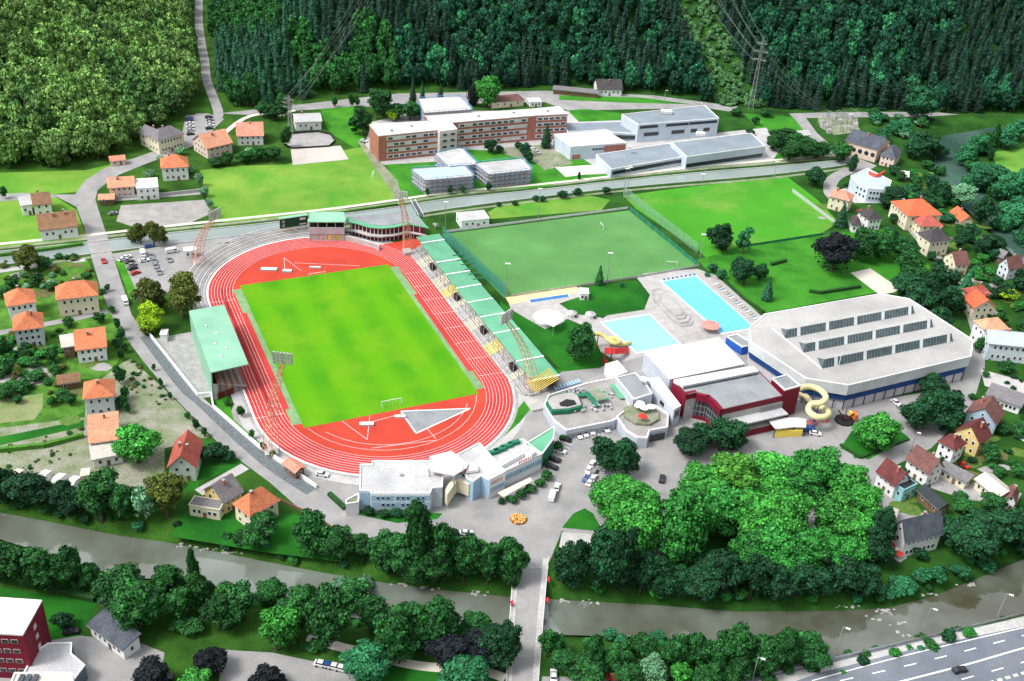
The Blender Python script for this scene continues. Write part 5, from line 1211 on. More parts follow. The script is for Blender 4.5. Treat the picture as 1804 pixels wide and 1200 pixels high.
for k,(x,y) in enumerate(((966,1027),(964,1063),(904,1030),(901,1068))):
    p=P(x,y)+Vector((0,0,.9)); t=empty('flower_box',p,['red flower box on the right railing nearer the junction','red flower box on the right railing above mid river','red flower box on the left railing nearer the junction','red flower box on the left railing above mid river'][k],'flower box')
    MB().box(p,(.4,1.4,.4)).build('box',woodm,t); m=MB(); rr=random.Random(k)
    for i in range(26): m.box(p+Vector((rr.uniform(-.3,.3),rr.uniform(-.8,.8),rr.uniform(.2,.6))),(.25,.25,.2),rr.random()*3)
    m.build('flowers',mat('red_flowers',(.6,.03,.05)),t)
# pylons and wires
def HIT(x,y):
    d=ray(x,y).normalized(); t=300
    while t<2500:
        p=Vector((0,0,CH))+d*t
        if p.z<ZT(p.x,p.y): return p
        t+=4
    return p
def pylon(b,h,label,w=2.2,tilt=0):
    B=P(*b); B.z=ZT(B.x,B.y); t=empty('lattice_pylon',B,label,'pylon'); n=10; L=[]
    for sx,sy in ((-1,-1),(1,-1),(1,1),(-1,1)): L.append([B+Vector((sx*(w/2*(1-k/n)+.3),sy*(w/2*(1-k/n)+.3),h*k/n)) for k in range(n+1)])
    m=MB()
    for l in L: m.tube(l,.11,3)
    for k in range(n):
        for i in range(4): m.tube([L[i][k],L[(i+1)%4][k+1]],.055,3); m.tube([L[(i+1)%4][k],L[i][k+1]],.055,3)
    m.build('lattice',steel,t); arms=[]
    m=MB()
    for f,ww in ((.68,4),(.79,4.2),(.9,3)):
        z=B.z+h*f; m.tube([(B.x-ww,B.y+ww*.4,z),(B.x,B.y,z+1.2),(B.x+ww,B.y-ww*.4,z)],.13,3); m.tube([(B.x-ww,B.y+ww*.4,z),(B.x+ww,B.y-ww*.4,z)],.2,3); arms+=[Vector((B.x-ww,B.y+ww*.4,z)),Vector((B.x+ww,B.y-ww*.4,z))]
    m.build('crossarm',steel,t); return arms
ar=pylon((1322,192),46,'tall steel pylon standing in the wooded slope at upper right')
ar2=pylon((512,236),22,'lattice pylon standing beside the oval court at upper left',2)
wire=mat('cable',(.40,.42,.40),fine=0)
def cable(a,b,sag,label,r=.035,g=None):
    pts=[a.lerp(b,k/14)-Vector((0,0,sag*4*(k/14)*(1-k/14))) for k in range(15)]; o=MB().tube(pts,r,3).build('power_cable',wire); tag(o,label,'cable',g)
for k,a in enumerate(ar):
    b=HIT(1190+k*13,-25)+Vector((0,0,22+k*2)); cable(a,b,5,f'{["lower left","lower right","middle left","middle right","upper left","upper right"][k]} cable climbing from the right pylon up the hill',g='cables above the right clearing')
    c=P(1452+k*3,200,6); cable(a,c,3,f'{["lower left","lower right","middle left","middle right","upper left","upper right"][k]} cable dropping from the right pylon to the substation',.02,g='cables down to the substation')
for k,a in enumerate(ar2):
    b=HIT(690+k*9,-60)+Vector((0,0,24)); cable(a,b,6,f'{["lower left","lower right","middle left","middle right","upper left","upper right"][k]} cable running from the left pylon over the conifer slope',.035,g='cables over the conifer slope')
t=empty('substation',P(1480,225),'dense grey steel frames and poles of a transformer yard beside the upper right road','substation'); rr=random.Random(9); m=MB(); m2=MB()
for k in range(46):
    p=P(1446+rr.random()*62,206+rr.random()*30); h=rr.uniform(3,7); m.tube([p,p+Vector((0,0,h))],.14,3)
    if k%2: q=p+Vector((rr.uniform(-6,6),rr.uniform(-6,6),0)); m.tube([p+Vector((0,0,h)),q+Vector((0,0,h*.9))],.12,3); m.tube([q,q+Vector((0,0,h*.9))],.12,3)
    if k%5==0: m2.box((p.x+1,p.y,1.3),(2.4,2,2.6))
m.build('steel_frames',steel,t); m2.build('transformers',conc_l,t)
sheet('roller_rink',[(498,242),(505,236),(560,233),(582,238),(590,250),(580,258),(515,262),(500,255)],conc,6)
sheet('sports_court',[(512,263),(600,257),(614,281),(516,291)],mat('faded_pink_court',(.52,.46,.42),(.44,.42,.38),scale=.2,fine=.2),6)
fence([(498,243),(506,237),(560,233),(582,238),(590,250),(580,259),(515,263),(500,256),(498,243)],1.1,'low dark boards around the oval grey rink',black,th=.15)
# restaurant terrace, misc
t=empty('inn_terrace',P(1575,975),'white terrace with red parasols in front of the slate roofed inn','terrace')
m=MB(); m.prism([P(x,y) for x,y in ((1545,966),(1558,960),(1597,985),(1585,992))],0,.5); m.build('floor',conc_l,t)
for x,y,c in ((1566,968,0),(1572,973,0),(1580,982,0),(1560,966,1),(1577,975,1)):
    p=P(x,y,.5); m=MB(); m.tube([p,p+Vector((0,0,2.2))],.05,4); m.tube([p+Vector((0,0,1.8)),p+Vector((0,0,2.4))],[1.6,.1],8); m.build('parasol',mat('parasol_red',(.65,.04,.03)) if c==0 else white,t)
t=empty('footbridge',P(735,375),'dark footbridge with white railings crossing the canal behind the clubhouse','footbridge')
a,b2=P(727,357),P(742,384); m=MB(); d=(b2-a).normalized(); nn=Vector((-d.y,d.x,0)); m.prism([a-nn*1.2,b2-nn*1.2,b2+nn*1.2,a+nn*1.2],.3,.6); m.build('deck',slate,t); m=MB()
for s in (-1.2,1.2): m.tube([a+nn*s+Vector((0,0,1.7)),b2+nn*s+Vector((0,0,1.7))],.12,4)
for s in (-1.2,1.2):
    for k in range(7): p=a.lerp(b2,k/6)+nn*s; m.tube([p,p+Vector((0,0,1.7))],.1,4)
m.build('railing',white,t)
for x,y,l in ((767,404,'white satellite dish on the grey yard behind the east stand'),):
    p=P(x,y); t=empty('satellite_dish',p,l,'dish'); m=MB(); m.tube([p,p+Vector((0,0,1.5))],.3,5); m.build('stand',steel,t); MB().tube([p+Vector((0,-.2,1.6)),p+Vector((0,.6,2.3))],[.3,1.6],10).build('dish',white,t)
for k,(x,y) in enumerate(((1020,808),)): pass
# garden pools, sheds
t=pool([(1790,770),(1803,764),(1830,776),(1815,783)],poolw,'small blue garden pool at the right edge',0,.2)
t=empty('roundabout_flowers',P(913,915),'orange flowers on the round bed in the junction before the bridge','flower bed'); m=MB(); rr=random.Random(4)
for k in range(260):
    a=rr.random()*6.28; r=2.3*math.sqrt(rr.random()); c=P(913,916); m.box((c.x+r*math.cos(a),c.y+r*math.sin(a),.3+rr.random()*.5),(.35,.35,.25),rr.random()*3,0 if rr.random()<.7 else 1)
m.build('blooms',[mat('orange_flowers',(.72,.30,.02)),mat('pale_flowers',(.7,.6,.4))],t)
# lamps
def lamp(b,h,label,arm=(0,0),g=None,head=(1.2,.5,.25),cat='lamp',name='street_lamp',r=.12):
    B=P(*b); B.z=0; t=empty(name,B,label,cat,g); tp=B+Vector((arm[0],arm[1],h)); MB().tube([B,B+Vector((0,0,h)),tp+Vector((0,0,.2))] if arm!=(0,0) else [B,tp],[r*1.4,r,r*.8] if arm!=(0,0) else [r*1.4,r*.8],5).build('pole',steel,t); MB().box(tp,head,math.atan2(arm[1],arm[0]) if arm!=(0,0) else 0).build('lamp_head',white,t)
for b,h,l in (((891,524),16,'pitch floodlight at near left corner of the artificial pitch'),((1069,500),15,'pitch floodlight behind the lone conifer'),((1232,462),14,'pitch floodlight at the near right corner of the artificial pitch'),((948,383),15,'pitch floodlight on the far touchline of the artificial pitch'),((1098,352),17,'left of two thin masts at the far corner of the artificial pitch'),((1104,350),17,'right of two thin masts at the far corner of the artificial pitch'),((1233,345),12,'thin mast at the far edge of the right field'),((1362,322),12,'thin mast at the far right corner of the right field'),((784,408),15,'pitch floodlight at the far left corner of the artificial pitch')):
    lamp(b,h,l,(0,0),None,(2.2,.7,.35),'floodlight','pitch_floodlight',.14)
for b,l in (((1325,1200),'street lamp beside the left start of the motorway barrier'),((1473,1146),'street lamp over the river second from left along the motorway'),((1625,1112),'street lamp over the river third from left along the motorway'),((1757,1086),'street lamp over the river rightmost along the motorway')): lamp(b,9,l,(1.2,-.4))
for b,l in (((1230,200),'lamp post behind the tall blue grey school hall'),((1045,172),'lamp post on the lane right of the long dark shed'),((1170,178),'lamp post on the lane between shed and school hall'),((1583,372),'lamp post where the lane bends by the dark hipped house'),((1606,790),'lamp post beside the hedge corner near the maroon roofs'),((1688,745),'lamp post beside the light blue gabled house'),((1425,745),'dark pole with white top at the foot of the yellow slide')): lamp(b,7,l,(.8,-.3))
# ---------------- trees ----------------
def leafmat(name,c1,c2,cast=.5):
    m,nt,b=mat_base(name,.7,.25); n=noise(nt,.45,3); c=mixc(nt,ramp(nt,n.outputs[0],.38,.62),c1,c2)
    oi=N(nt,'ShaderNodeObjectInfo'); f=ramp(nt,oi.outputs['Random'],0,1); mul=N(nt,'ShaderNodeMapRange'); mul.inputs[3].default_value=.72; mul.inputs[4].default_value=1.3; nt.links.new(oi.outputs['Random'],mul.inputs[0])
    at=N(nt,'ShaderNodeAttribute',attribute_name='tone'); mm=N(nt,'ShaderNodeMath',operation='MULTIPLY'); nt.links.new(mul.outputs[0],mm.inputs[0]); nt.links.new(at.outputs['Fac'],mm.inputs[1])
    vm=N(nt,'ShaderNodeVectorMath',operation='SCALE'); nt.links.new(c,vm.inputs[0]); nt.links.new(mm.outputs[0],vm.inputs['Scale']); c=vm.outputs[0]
    if cast:  # paints the warm western haze into the leaf colour
        gp=N(nt,'ShaderNodeNewGeometry'); sx=N(nt,'ShaderNodeSeparateXYZ'); nt.links.new(gp.outputs['Position'],sx.inputs[0])
        f=ramp(nt,sx.outputs[0],-160,-10); c2_=mixc(nt,f,(1.4,1.15,1.15),(1,1,1)); c=mixc(nt,cast,c,c2_,'MULTIPLY')
    nt.links.new(c,b.inputs['Base Color']); return m
LM={'mid':leafmat('leaf_mid',(.018,.105,.020),(.007,.048,.011)),'dark':leafmat('leaf_dark',(.010,.066,.022),(.005,.034,.012),.3),'brightm':leafmat('leaf_yellow_green',(.07,.25,.025),(.032,.14,.018),.1),'brightd':leafmat('leaf_green_deep',(.028,.19,.028),(.015,.11,.018),.1),'bright':leafmat('leaf_bright',(.05,.27,.035),(.022,.15,.022),.1),
'olive':leafmat('leaf_olive',(.09,.12,.02),(.05,.075,.014),.1),'lime':leafmat('leaf_lime',(.22,.36,.01),(.13,.25,.01),.1),'teal':leafmat('leaf_teal',(.022,.145,.055),(.012,.085,.034),.1),
'purple':leafmat('leaf_purple',(.007,.011,.014),(.004,.007,.009),0),'silver':leafmat('leaf_silver',(.12,.28,.14),(.07,.18,.09),.2),'conifer':leafmat('leaf_conifer',(.010,.065,.028),(.006,.04,.018),.5),
'fwest':leafmat('leaf_forest_west',(.10,.21,.05),(.055,.135,.032),.6),'feast':leafmat('leaf_forest_east',(.008,.058,.027),(.0035,.028,.016),.3),'fcon':leafmat('leaf_forest_conifer',(.005,.034,.020),(.003,.019,.011),.8),'fwest2':leafmat('leaf_forest_west_deep',(.05,.14,.035),(.028,.08,.02),.5),'scrub':leafmat('leaf_scrub',(.07,.17,.06),(.035,.10,.035),.3)}  # fwest: pale deciduous green with the hazy western glow painted in
bark=mat('bark',(.10,.075,.05),(.06,.045,.03),scale=1,fine=.3)
def ico(c,r,seg=7,rg=5):
    v=[];f=[]
    v.append((c[0],c[1],c[2]+r[2]))
    for i in range(1,rg):
        for j in range(seg):
            a=math.pi*i/rg; b=2*math.pi*(j+.5*(i%2))/seg; v.append((c[0]+r[0]*math.sin(a)*math.cos(b),c[1]+r[1]*math.sin(a)*math.sin(b),c[2]+r[2]*math.cos(a)))
    v.append((c[0],c[1],c[2]-r[2]))
    for j in range(seg): f.append((0,1+j,1+(j+1)%seg)); f.append((len(v)-1,1+(rg-2)*seg+(j+1)%seg,1+(rg-2)*seg+j))
    for i in range(rg-2):
        for j in range(seg): a=1+i*seg+j;b=1+i*seg+(j+1)%seg; f.append((a,a+seg,b+seg,b))
    return v,f
def crown(seed,kind,nl,ls):
    """leafy crown in a unit box: radius .5, z 0..1; returns verts, quads, tone per face"""
    R=np.random.RandomState(seed); V=[];F=[];Tn=[]
    def leaves(c,r,n,ls,flat=.0):
        for _ in range(n):
            d=R.normal(size=3); d/=np.linalg.norm(d); d[2]=abs(d[2])*.9 if R.rand()<.62 else d[2]
            p=np.array(c)+d*np.array(r)*R.uniform(.8,1.28); nn=d+R.normal(size=3)*.45; nn/=np.linalg.norm(nn)
            t=np.cross(nn,R.normal(size=3)); t/=np.linalg.norm(t); b=np.cross(nn,t); s=ls*R.uniform(.6,1.35); o=len(V)
            for q in (p-t*s-b*s*.6,p+t*s*.7-b*s,p+t*s+b*s*.7,p-t*s*.8+b*s): V.append(tuple(q))
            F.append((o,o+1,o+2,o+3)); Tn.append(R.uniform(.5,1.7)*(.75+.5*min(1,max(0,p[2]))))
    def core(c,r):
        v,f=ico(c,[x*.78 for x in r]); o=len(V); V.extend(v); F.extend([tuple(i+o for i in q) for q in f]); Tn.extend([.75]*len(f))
    if kind=='broad':
        n=34 if nl>800 else 13; cs=[]
        lobes=[((0,0,.50),.34,.42)] if seed%3==0 else [((R.uniform(-.14,.14),R.uniform(-.14,.14),.60),.27,.38),((R.uniform(-.2,.2),R.uniform(-.2,.2),.40),.28,.28),((R.uniform(-.22,.22),R.uniform(-.22,.22),.48),.24,.30)]
        for i in range(n):
            (lx,ly,lz),lr,lh=lobes[i%len(lobes)]; d=R.normal(size=3); d/=np.linalg.norm(d); d[2]=abs(d[2]) if R.rand()<.75 else d[2]; f=R.uniform(.78,1.08)
            r=(R.uniform(.07,.13) if nl>800 else R.uniform(.10,.15)); cs.append(((lx+d[0]*lr*f,ly+d[1]*lr*f,min(.95,lz+d[2]*lh*f)),(r,r,r*R.uniform(.7,1))))
        for (lx,ly,lz),lr,lh in lobes: cs.append(((lx,ly,lz),(lr*.9,lr*.9,lh*.85)))
        n=0
        for i in range(n):
            a=i*2.4+R.uniform(-.4,.4); z=.22+.60*((i+.5)/n)**.8+R.uniform(-.04,.04); rad=.36*math.sin(math.pi*min(.97,max(.12,(z-.02)/1.02)))**.7*R.uniform(.55,1)
            r=R.uniform(.08,.15) if nl>800 else R.uniform(.12,.18); cs.append(((math.cos(a)*rad,math.sin(a)*rad,z),(r,r,r*R.uniform(.7,1))))
        for c,r in cs: core(c,r)
        tot=sum(r[0]**2 for c,r in cs)
        for c,r in cs: leaves(c,r,int(nl*r[0]**2/tot),ls)
    elif kind=='conifer':
        nr=15 if nl>500 else 11
        for i in range(nr):
            z=.10+.88*i/nr; r=.5*(1-(i/nr))**.8*R.uniform(.8,1.12)+.015; k=max(5,int((nl/nr)*(1-i/nr)*1.5/2))
            for j in range(k):
                a=2*math.pi*(j+R.uniform(-.3,.3))/k; ca,sa=math.cos(a),math.sin(a); rr=r*R.uniform(.75,1.12); w=rr*.5*R.uniform(.6,1.1)*min(1.4,7/k)+.02; o=len(V); dz=.045*R.uniform(.6,1.6)
                V.extend([(ca*rr*.1,sa*rr*.1,z+.07),(ca*rr*.62-sa*w,sa*rr*.62+ca*w,z-.01*R.rand()),(ca*rr,sa*rr,z-dz),(ca*rr*.62+sa*w,sa*rr*.62-ca*w,z-.01*R.rand())]); F.append((o,o+1,o+2,o+3)); Tn.append(R.uniform(.7,1.4))
        o=len(V); k=7; V.extend([(.2*math.cos(2*math.pi*j/k),.2*math.sin(2*math.pi*j/k),.06) for j in range(k)]+[(0,0,1.0)]); F.extend([(o+j,o+(j+1)%k,o+k) for j in range(k)]); Tn.extend([.7]*k)
    elif kind=='column':
        for i in range(8):
            z=.10+.8*i/7; r=.34*math.sin(math.pi*min(.95,(i+1.2)/9))+.08; c=(R.uniform(-.07,.07),R.uniform(-.07,.07),z); core(c,(r,r,.09)); leaves(c,(r,r,.1),nl//8,ls)
    elif kind=='birch':
        for i in range(20):
            a=R.uniform(0,6.28); z=R.uniform(.25,.95); rad=.36*(1-abs(z-.5)*1.1)*R.uniform(.4,1); r=R.uniform(.07,.12); leaves((math.cos(a)*rad,math.sin(a)*rad,z),(r,r,r),nl//20,ls)
    return np.array(V),F,np.array(Tn)
def crownmesh(seed,kind,nl,ls,name='crown'):
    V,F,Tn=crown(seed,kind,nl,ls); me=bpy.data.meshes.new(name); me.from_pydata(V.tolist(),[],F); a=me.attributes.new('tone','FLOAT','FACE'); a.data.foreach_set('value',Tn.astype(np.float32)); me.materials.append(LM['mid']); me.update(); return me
def trunkmesh(seed,top=.45,limbs=4,w=.03):
    R=random.Random(seed); m=MB(); m.tube([(0,0,-.02),(0,0,.15),(R.uniform(-.02,.02),R.uniform(-.02,.02),top)],[w*1.5,w,w*.5],6)
    for i in range(limbs):
        a=i*6.28/limbs+R.random(); m.tube([(0,0,top*.45+.04*i),(.22*math.cos(a),.22*math.sin(a),top+.12)],[w*.55,w*.2],4)
    me=bpy.data.meshes.new('trunk'); me.from_pydata(m.v,[],m.f); me.materials.append(bark); me.update(); return me
CM={'broad':[crownmesh(s,'broad',5200,.0205) for s in range(6)],'park':[crownmesh(20+s,'broad',7500,.0165) for s in range(4)],'small':[crownmesh(40+s,'broad',1500,.036) for s in range(4)],'conifer':[crownmesh(60+s,'conifer',640,.05) for s in range(3)],
'column':[crownmesh(70+s,'column',1600,.035) for s in range(2)],'birch':[crownmesh(80,'birch',2200,.022)],'fb':[crownmesh(90+s,'broad',640,.046) for s in range(5)],'fc':[crownmesh(100+s,'conifer',330,.05) for s in range(4)]}
TM=[trunkmesh(s) for s in range(3)]; TMs=trunkmesh(9,.6,0,.025)
CATN={'broad':'tree','park':'tree','small':'shrub','conifer':'conifer','column':'tree','birch':'birch','fb':'tree','fc':'conifer'}
NMN={'broad':'broadleaf_tree','park':'broadleaf_tree','small':'shrub','conifer':'conifer_tree','column':'columnar_tree','birch':'birch_tree','fb':'broadleaf_tree','fc':'conifer_tree'}
def addtree(loc,w,h,kind,lm,label,group,rz,i):
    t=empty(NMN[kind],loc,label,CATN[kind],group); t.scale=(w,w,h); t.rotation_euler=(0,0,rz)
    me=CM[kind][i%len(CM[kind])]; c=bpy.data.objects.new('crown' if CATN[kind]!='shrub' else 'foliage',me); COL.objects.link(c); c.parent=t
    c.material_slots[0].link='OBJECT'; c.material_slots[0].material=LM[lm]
    k=bpy.data.objects.new('trunk' if CATN[kind]!='shrub' else 'stem',TMs if kind in('conifer','column','fc','small') else TM[i%3]); COL.objects.link(k); k.parent=t
    return t
def treesize(cx,yt,yb,wp,kind='broad'):
    g=P(cx,yb); g.z=ZT(g.x,g.y)
    if abs(g.z)>.3: g=P(cx,yb,g.z)
    d=g-Vector((0,0,CH)); z=d.dot(_fw); w=wp*(1.2 if kind=='park' else 1.3 if kind=='broad' else 1.12)*z/FPX; sd_=CH/d.length; cd=math.sqrt(1-sd_*sd_)
    hp=(yb-yt)*z/FPX
    h=max(w*.55,(hp-.5*w*sd_*.9)/cd) if kind not in('conifer','column') else max(1.5*w,(hp-.25*w*sd_)/cd)
    # base sits a little above the lowest seen leaves
    return g,w,h
TREEN=0; VR=random.Random(99)
def grove(lst,kind,lm,phrase,group,yoff=0):
    """lst: (cx, ytop, ybottom, width) in photo pixels; labels count from the left"""
    global TREEN
    L=sorted(lst,key=lambda q:q[0]); n=len(L)
    for i,q in enumerate(L):
        k=q[4] if len(q)>4 else kind; m_=q[5] if len(q)>5 else lm
        g,w,h=treesize(q[0],q[1],q[2]-(q[2]-q[1])*.08,q[3],k); g.z=ZT(g.x,g.y)
        lab=(f'{ordn(i,n)} of the {phrase}' if n>1 else phrase)
        vr=(VR.uniform(.84,1.3) if kind=='broad' else VR.uniform(.9,1.2)) if n>4 else 1.06
        if kind in('broad','park'): h*=1.08
        if m_=='bright' and n>6: m_=VR.choice(['bright','brightd','brightd','bright','brightm'])
        addtree(g,w*(2-vr)**.5,h*vr,k,m_,lab,group,(TREEN*2.399)%6.28,TREEN); TREEN+=1
# south bank, left part
grove([(12,945,1028,58),(48,942,1040,62),(88,943,1048,70),(124,950,1045,52),(165,985,1040,46)],'broad','mid','dense trees between the river and long hedge at bottom left','trees along the south bank at bottom left')
grove([(208,985,1085,88),(245,1000,1112,90),(296,988,1062,60),(318,1015,1095,66),(352,1008,1082,58),(388,1030,1105,60),(430,1010,1098,78),(478,1015,1062,55),(532,1022,1112,72),(572,1034,1150,92),(618,1012,1070,66),(652,1044,1120,60),(688,1060,1160,84),(735,1048,1130,78),(782,1052,1142,84),(838,1062,1120,50),(700,1082,1165,70)],'broad','mid','green trees crowding the south river bank left of the bridge','trees along the south bank left of the bridge')
grove([(345,972,1060,22)],'column','mid','slender columnar tree poking above the south bank trees',None)
grove([(487,1060,1152,74)],'broad','bright','round brighter tree standing forward of the south bank trees',None)
grove([(598,1010,1060,52),(636,1008,1050,40)],'broad','silver','pale silvery willows on the south bank',None)
grove([(800,1108,1175,88),(842,1100,1170,70)],'broad','purple','nearly black trees left of the bridge end',None)
grove([(875,1078,1160,76),(900,1095,1180,50)],'broad','dark','dark green trees hugging the left side of the bridge end',None)
grove([(645,1118,1200,80)],'broad','teal','loose bright bluish green tree at the bottom edge by the parked vans',None)
grove([(832,1134,1168,34)],'small','bright','small bright tree among the dark ones left of the bridge',None)
grove([(262,1142,1215,74),(372,1140,1190,60),(460,1168,1225,64)],'broad','purple','blackish trees along the bottom left edge',None)
grove([(352,1160,1225,66)],'broad','bright','bright green tree between two blackish trees at the bottom left edge',None)
grove([(820,1172,1230,90)],'broad','teal','bluish green tree cut by the bottom edge left of the bridge',None)
grove([(110,1065,1105,40)],'small','dark','round dark shrub on the lawn beside the crimson tower',None)
grove([(345,1090,1120,44),(320,1085,1112,40),(560,1128,1150,34),(535,1130,1145,24)],'small','mid','shrubs on the grass behind the bottom left car park',None)
# north bank left
grove([(14,835,905,60),(40,832,895,64),(78,838,905,78),(112,845,905,50),(142,855,915,44)],'broad','dark','dark trees between the white polytunnels and the river','trees below the polytunnels')
grove([(182,835,938,88),(222,850,925,50)],'broad','mid','big leafy trees overhanging the river at left',None)
grove([(295,822,918,72)],'broad','olive','brownish olive tree left of the cream flat building by the river',None)
grove([(256,855,925,44)],'small','silver','silvery shrub mass between two riverside trees',None)
grove([(245,736,822,76)],'broad','bright','big round bright tree right of the dusty pink roof',None)
grove([(372,770,812,52),(338,785,806,30),(405,790,815,26)],'small','dark','garden bushes right of the red gabled house',None)
grove([(468,908,962,62),(545,905,1000,62),(595,925,1000,62),(632,940,990,44)],'broad','mid','leafy trees between main road and river beside sports centre','trees on the bank left of the sports centre')
grove([(672,928,1012,66),(706,930,1025,66),(745,908,1030,72),(786,924,1034,72),(826,942,1030,62),(862,945,1034,56),(895,942,1036,56),(720,960,1040,60),(770,965,1045,60),(815,975,1045,56),(858,980,1045,60),(895,985,1045,46)],'broad','mid','dark green trees in the bank row left of bridge','bank row below the sports centre')
grove([(730,925,962,30)],'small','lime','yellow green tree top in the thick bank row left of the bridge',None)
grove([(430,940,965,36),(400,950,968,26)],'small','mid','low shrubs on the grass bank below the terrace building',None)
# right of the bridge, north bank
grove([(990,948,1040,54),(1015,965,1055,54),(1048,940,1055,80),(1088,950,1062,66),(1125,985,1062,56),(1158,990,1065,54),(1195,1000,1070,56),(1232,992,1072,62),(1275,975,1070,72),(1318,985,1070,62),(1360,980,1066,66),(1400,985,1064,62),(1440,980,1060,64),(1480,968,1050,62),(1520,965,1040,50)],'broad','dark','dark trees in the bank row right of the bridge','bank row right of the bridge')
grove([(1238,1030,1062,40),(1150,1040,1062,34),(1195,1036,1062,30),(1300,1040,1065,30)],'small','bright','bright green shrubs low on the bank right of the bridge',None)
grove([(1100,818,915,108),(1072,830,905,76),(1108,868,975,96),(1130,842,920,66),(1085,895,985,70),(1138,900,985,52)],'park','bright','bright plane trees left of the narrow parked lane','plane trees left of the parked lane')
grove([(1216,852,995,124),(1235,800,892,100),(1290,786,880,110),(1345,776,872,104),(1395,786,880,96),(1440,770,868,104),(1480,800,900,100),(1520,840,940,80),(1270,850,950,110),(1330,850,960,112),(1390,850,962,116),(1450,860,965,110),(1500,895,990,90),(1350,910,1010,100),(1420,920,1015,100),(1300,925,1010,90),(1478,935,1020,80),(1195,855,930,60)],'park','bright','big bright plane trees of the dense park grove','plane trees of the park grove')
grove([(1540,885,975,50),(1545,940,1000,44),(1525,925,1005,50),(1250,960,1025,60)],'broad','dark','dark trees at the edge of the park grove',None)
grove([(1066,762,830,58),(1102,770,846,56)],'broad','dark','dark trees at the car park below the octagonal terrace',None)
grove([(1216,744,806,60),(1268,738,798,74),(1240,740,790,50),(1290,752,795,40)],'broad','dark','bushy dark green trees in front of the crimson hall',None)
grove([(1537,714,795,78)],'park','bright','single round vivid green tree on the lawn corner near the yellow slide',None)
grove([(1612,690,762,64),(1652,668,752,72),(1638,655,700,50)],'broad','dark','dark trees in front of the ice hall wall',None)
# right houses and river
grove([(1700,898,985,84),(1742,890,970,88),(1785,880,965,84),(1800,930,985,60),(1668,905,965,44)],'broad','dark','dark trees right of the slate roofed inn',None)
grove([(1538,1018,1052,38),(1575,1030,1062,30),(1590,1008,1050,42),(1622,1000,1035,40),(1650,995,1030,36),(1690,1000,1028,34),(1730,990,1015,34),(1560,1040,1065,30)],'small','teal','bluish green shrubs on the bank below the inn','shrubs on the bank below the inn')
grove([(1616,955,985,34)],'small','dark','round dark bush at the front corner of the slate roofed inn',None)
# south bank right
grove([(964,1104,1162,48),(1000,1128,1185,60),(1042,1118,1180,40),(1045,1135,1198,62),(1085,1130,1195,58),(1130,1114,1175,50),(1180,1103,1180,62),(1222,1110,1185,58),(1262,1118,1190,50),(1290,1098,1182,72),(1335,1110,1190,66),(1375,1105,1185,56),(1412,1098,1178,70),(1105,1150,1210,60),(1240,1150,1215,56),(1300,1155,1215,56)],'broad','mid','bushy trees on the south bank right of the bridge','south bank trees right of the bridge')
grove([(1142,1140,1205,58)],'broad','silver','pale twiggy tree at the bottom edge right of the bridge',None)
grove([(1195,1158,1205,44)],'small','bright','bright green bush at the bottom edge beside the pale twiggy tree',None)
grove([(1494,1135,1156,20),(1545,1132,1150,22),(1572,1130,1146,24),(1625,1110,1128,22),(1735,1092,1104,18),(1768,1082,1096,24),(1480,1140,1160,18),(1350,1178,1200,30),(1390,1168,1188,26)],'small','mid','small bushes along the river side of the crash barrier','bushes along the crash barrier')
# lawn trees
grove([(1265,388,442,42),(1310,452,506,46),(1337,462,496,26)],'broad','dark','leafy trees grouped on the lawn right of the lane pool',None)
grove([(1308,396,452,40)],'birch','teal','sparse birch tree behind the dark lawn trees',None)
grove([(1350,486,532,24)],'conifer','teal','small bluish spruce on the lawn near the lane pool',None)
grove([(1464,402,484,74)],'broad','purple','very large almost black copper tree on the right lawn',None)
grove([(1508,400,462,50),(1548,400,458,50),(1590,412,462,50),(1600,440,500,54)],'broad','mid','green trees in the row right of the almost black tree','row beside the copper tree')
grove([(1600,468,530,58),(1640,465,545,60),(1662,500,560,48),(1620,500,560,50),(1650,540,590,44),(1565,402,440,40)],'broad','dark','tall dark trees between the sand court and the lane','trees between sand court and lane')
grove([(1695,472,530,34)],'conifer','teal','blue green spruce left of the double house',None)
grove([(1432,292,330,36)],'broad','dark','dark tree alone near the canal end of the right field',None)
grove([(1480,358,402,26)],'conifer','dark','dark conifer beside the cottage at the right field edge',None)
grove([(1500,272,304,16)],'column','dark','narrow dark tree in front of the grey hall',None)
grove([(1478,246,288,38),(1450,246,278,30),(1378,220,262,40),(1402,228,268,40),(1362,238,268,30),(1390,245,284,44),(1420,238,280,34)],'broad','mid','trees clustered left of the long grey hall','cluster left of the grey hall')
grove([(1612,156,222,52),(1572,215,240,30),(1590,208,235,30),(1556,232,252,28)],'broad','teal','trees beside the upper right road near the river',None)
grove([(1620,235,275,50),(1600,250,280,40),(1645,250,280,34)],'broad','dark','dark trees by the upper pond right of the grey hall',None)
grove([(1742,222,288,16)],'column','mid','pointed slim tree by the upper pond',None)
grove([(1715,242,282,44),(1702,265,300,40),(1720,300,345,50),(1745,285,330,44),(1762,320,370,48),(1790,300,350,50),(1785,355,410,60),(1760,372,410,44),(1800,390,440,50),(1700,310,345,30),(1762,225,262,40),(1790,215,250,40)],'broad','teal','trees across the river at the right edge','trees beyond the river at the right edge')
grove([(1690,322,365,50)],'broad','silver','pale yellowish willow at the river bend upper right',None)
grove([(1728,350,400,44),(1660,330,362,40),(1640,318,350,40),(1625,345,372,40),(1570,330,362,46),(1555,345,368,30),(1740,412,445,44),(1710,400,425,34),(1720,430,455,34),(1690,415,440,30),(1750,440,462,26)],'broad','dark','garden trees between the right hand houses and the river','trees between houses and river')
grove([(1670,445,472,18),(1728,508,540,30),(1770,498,530,40),(1790,480,515,40),(1738,545,560,20),(1755,485,505,24)],'small','dark','garden shrubs among the houses at right','shrubs among the right hand houses')
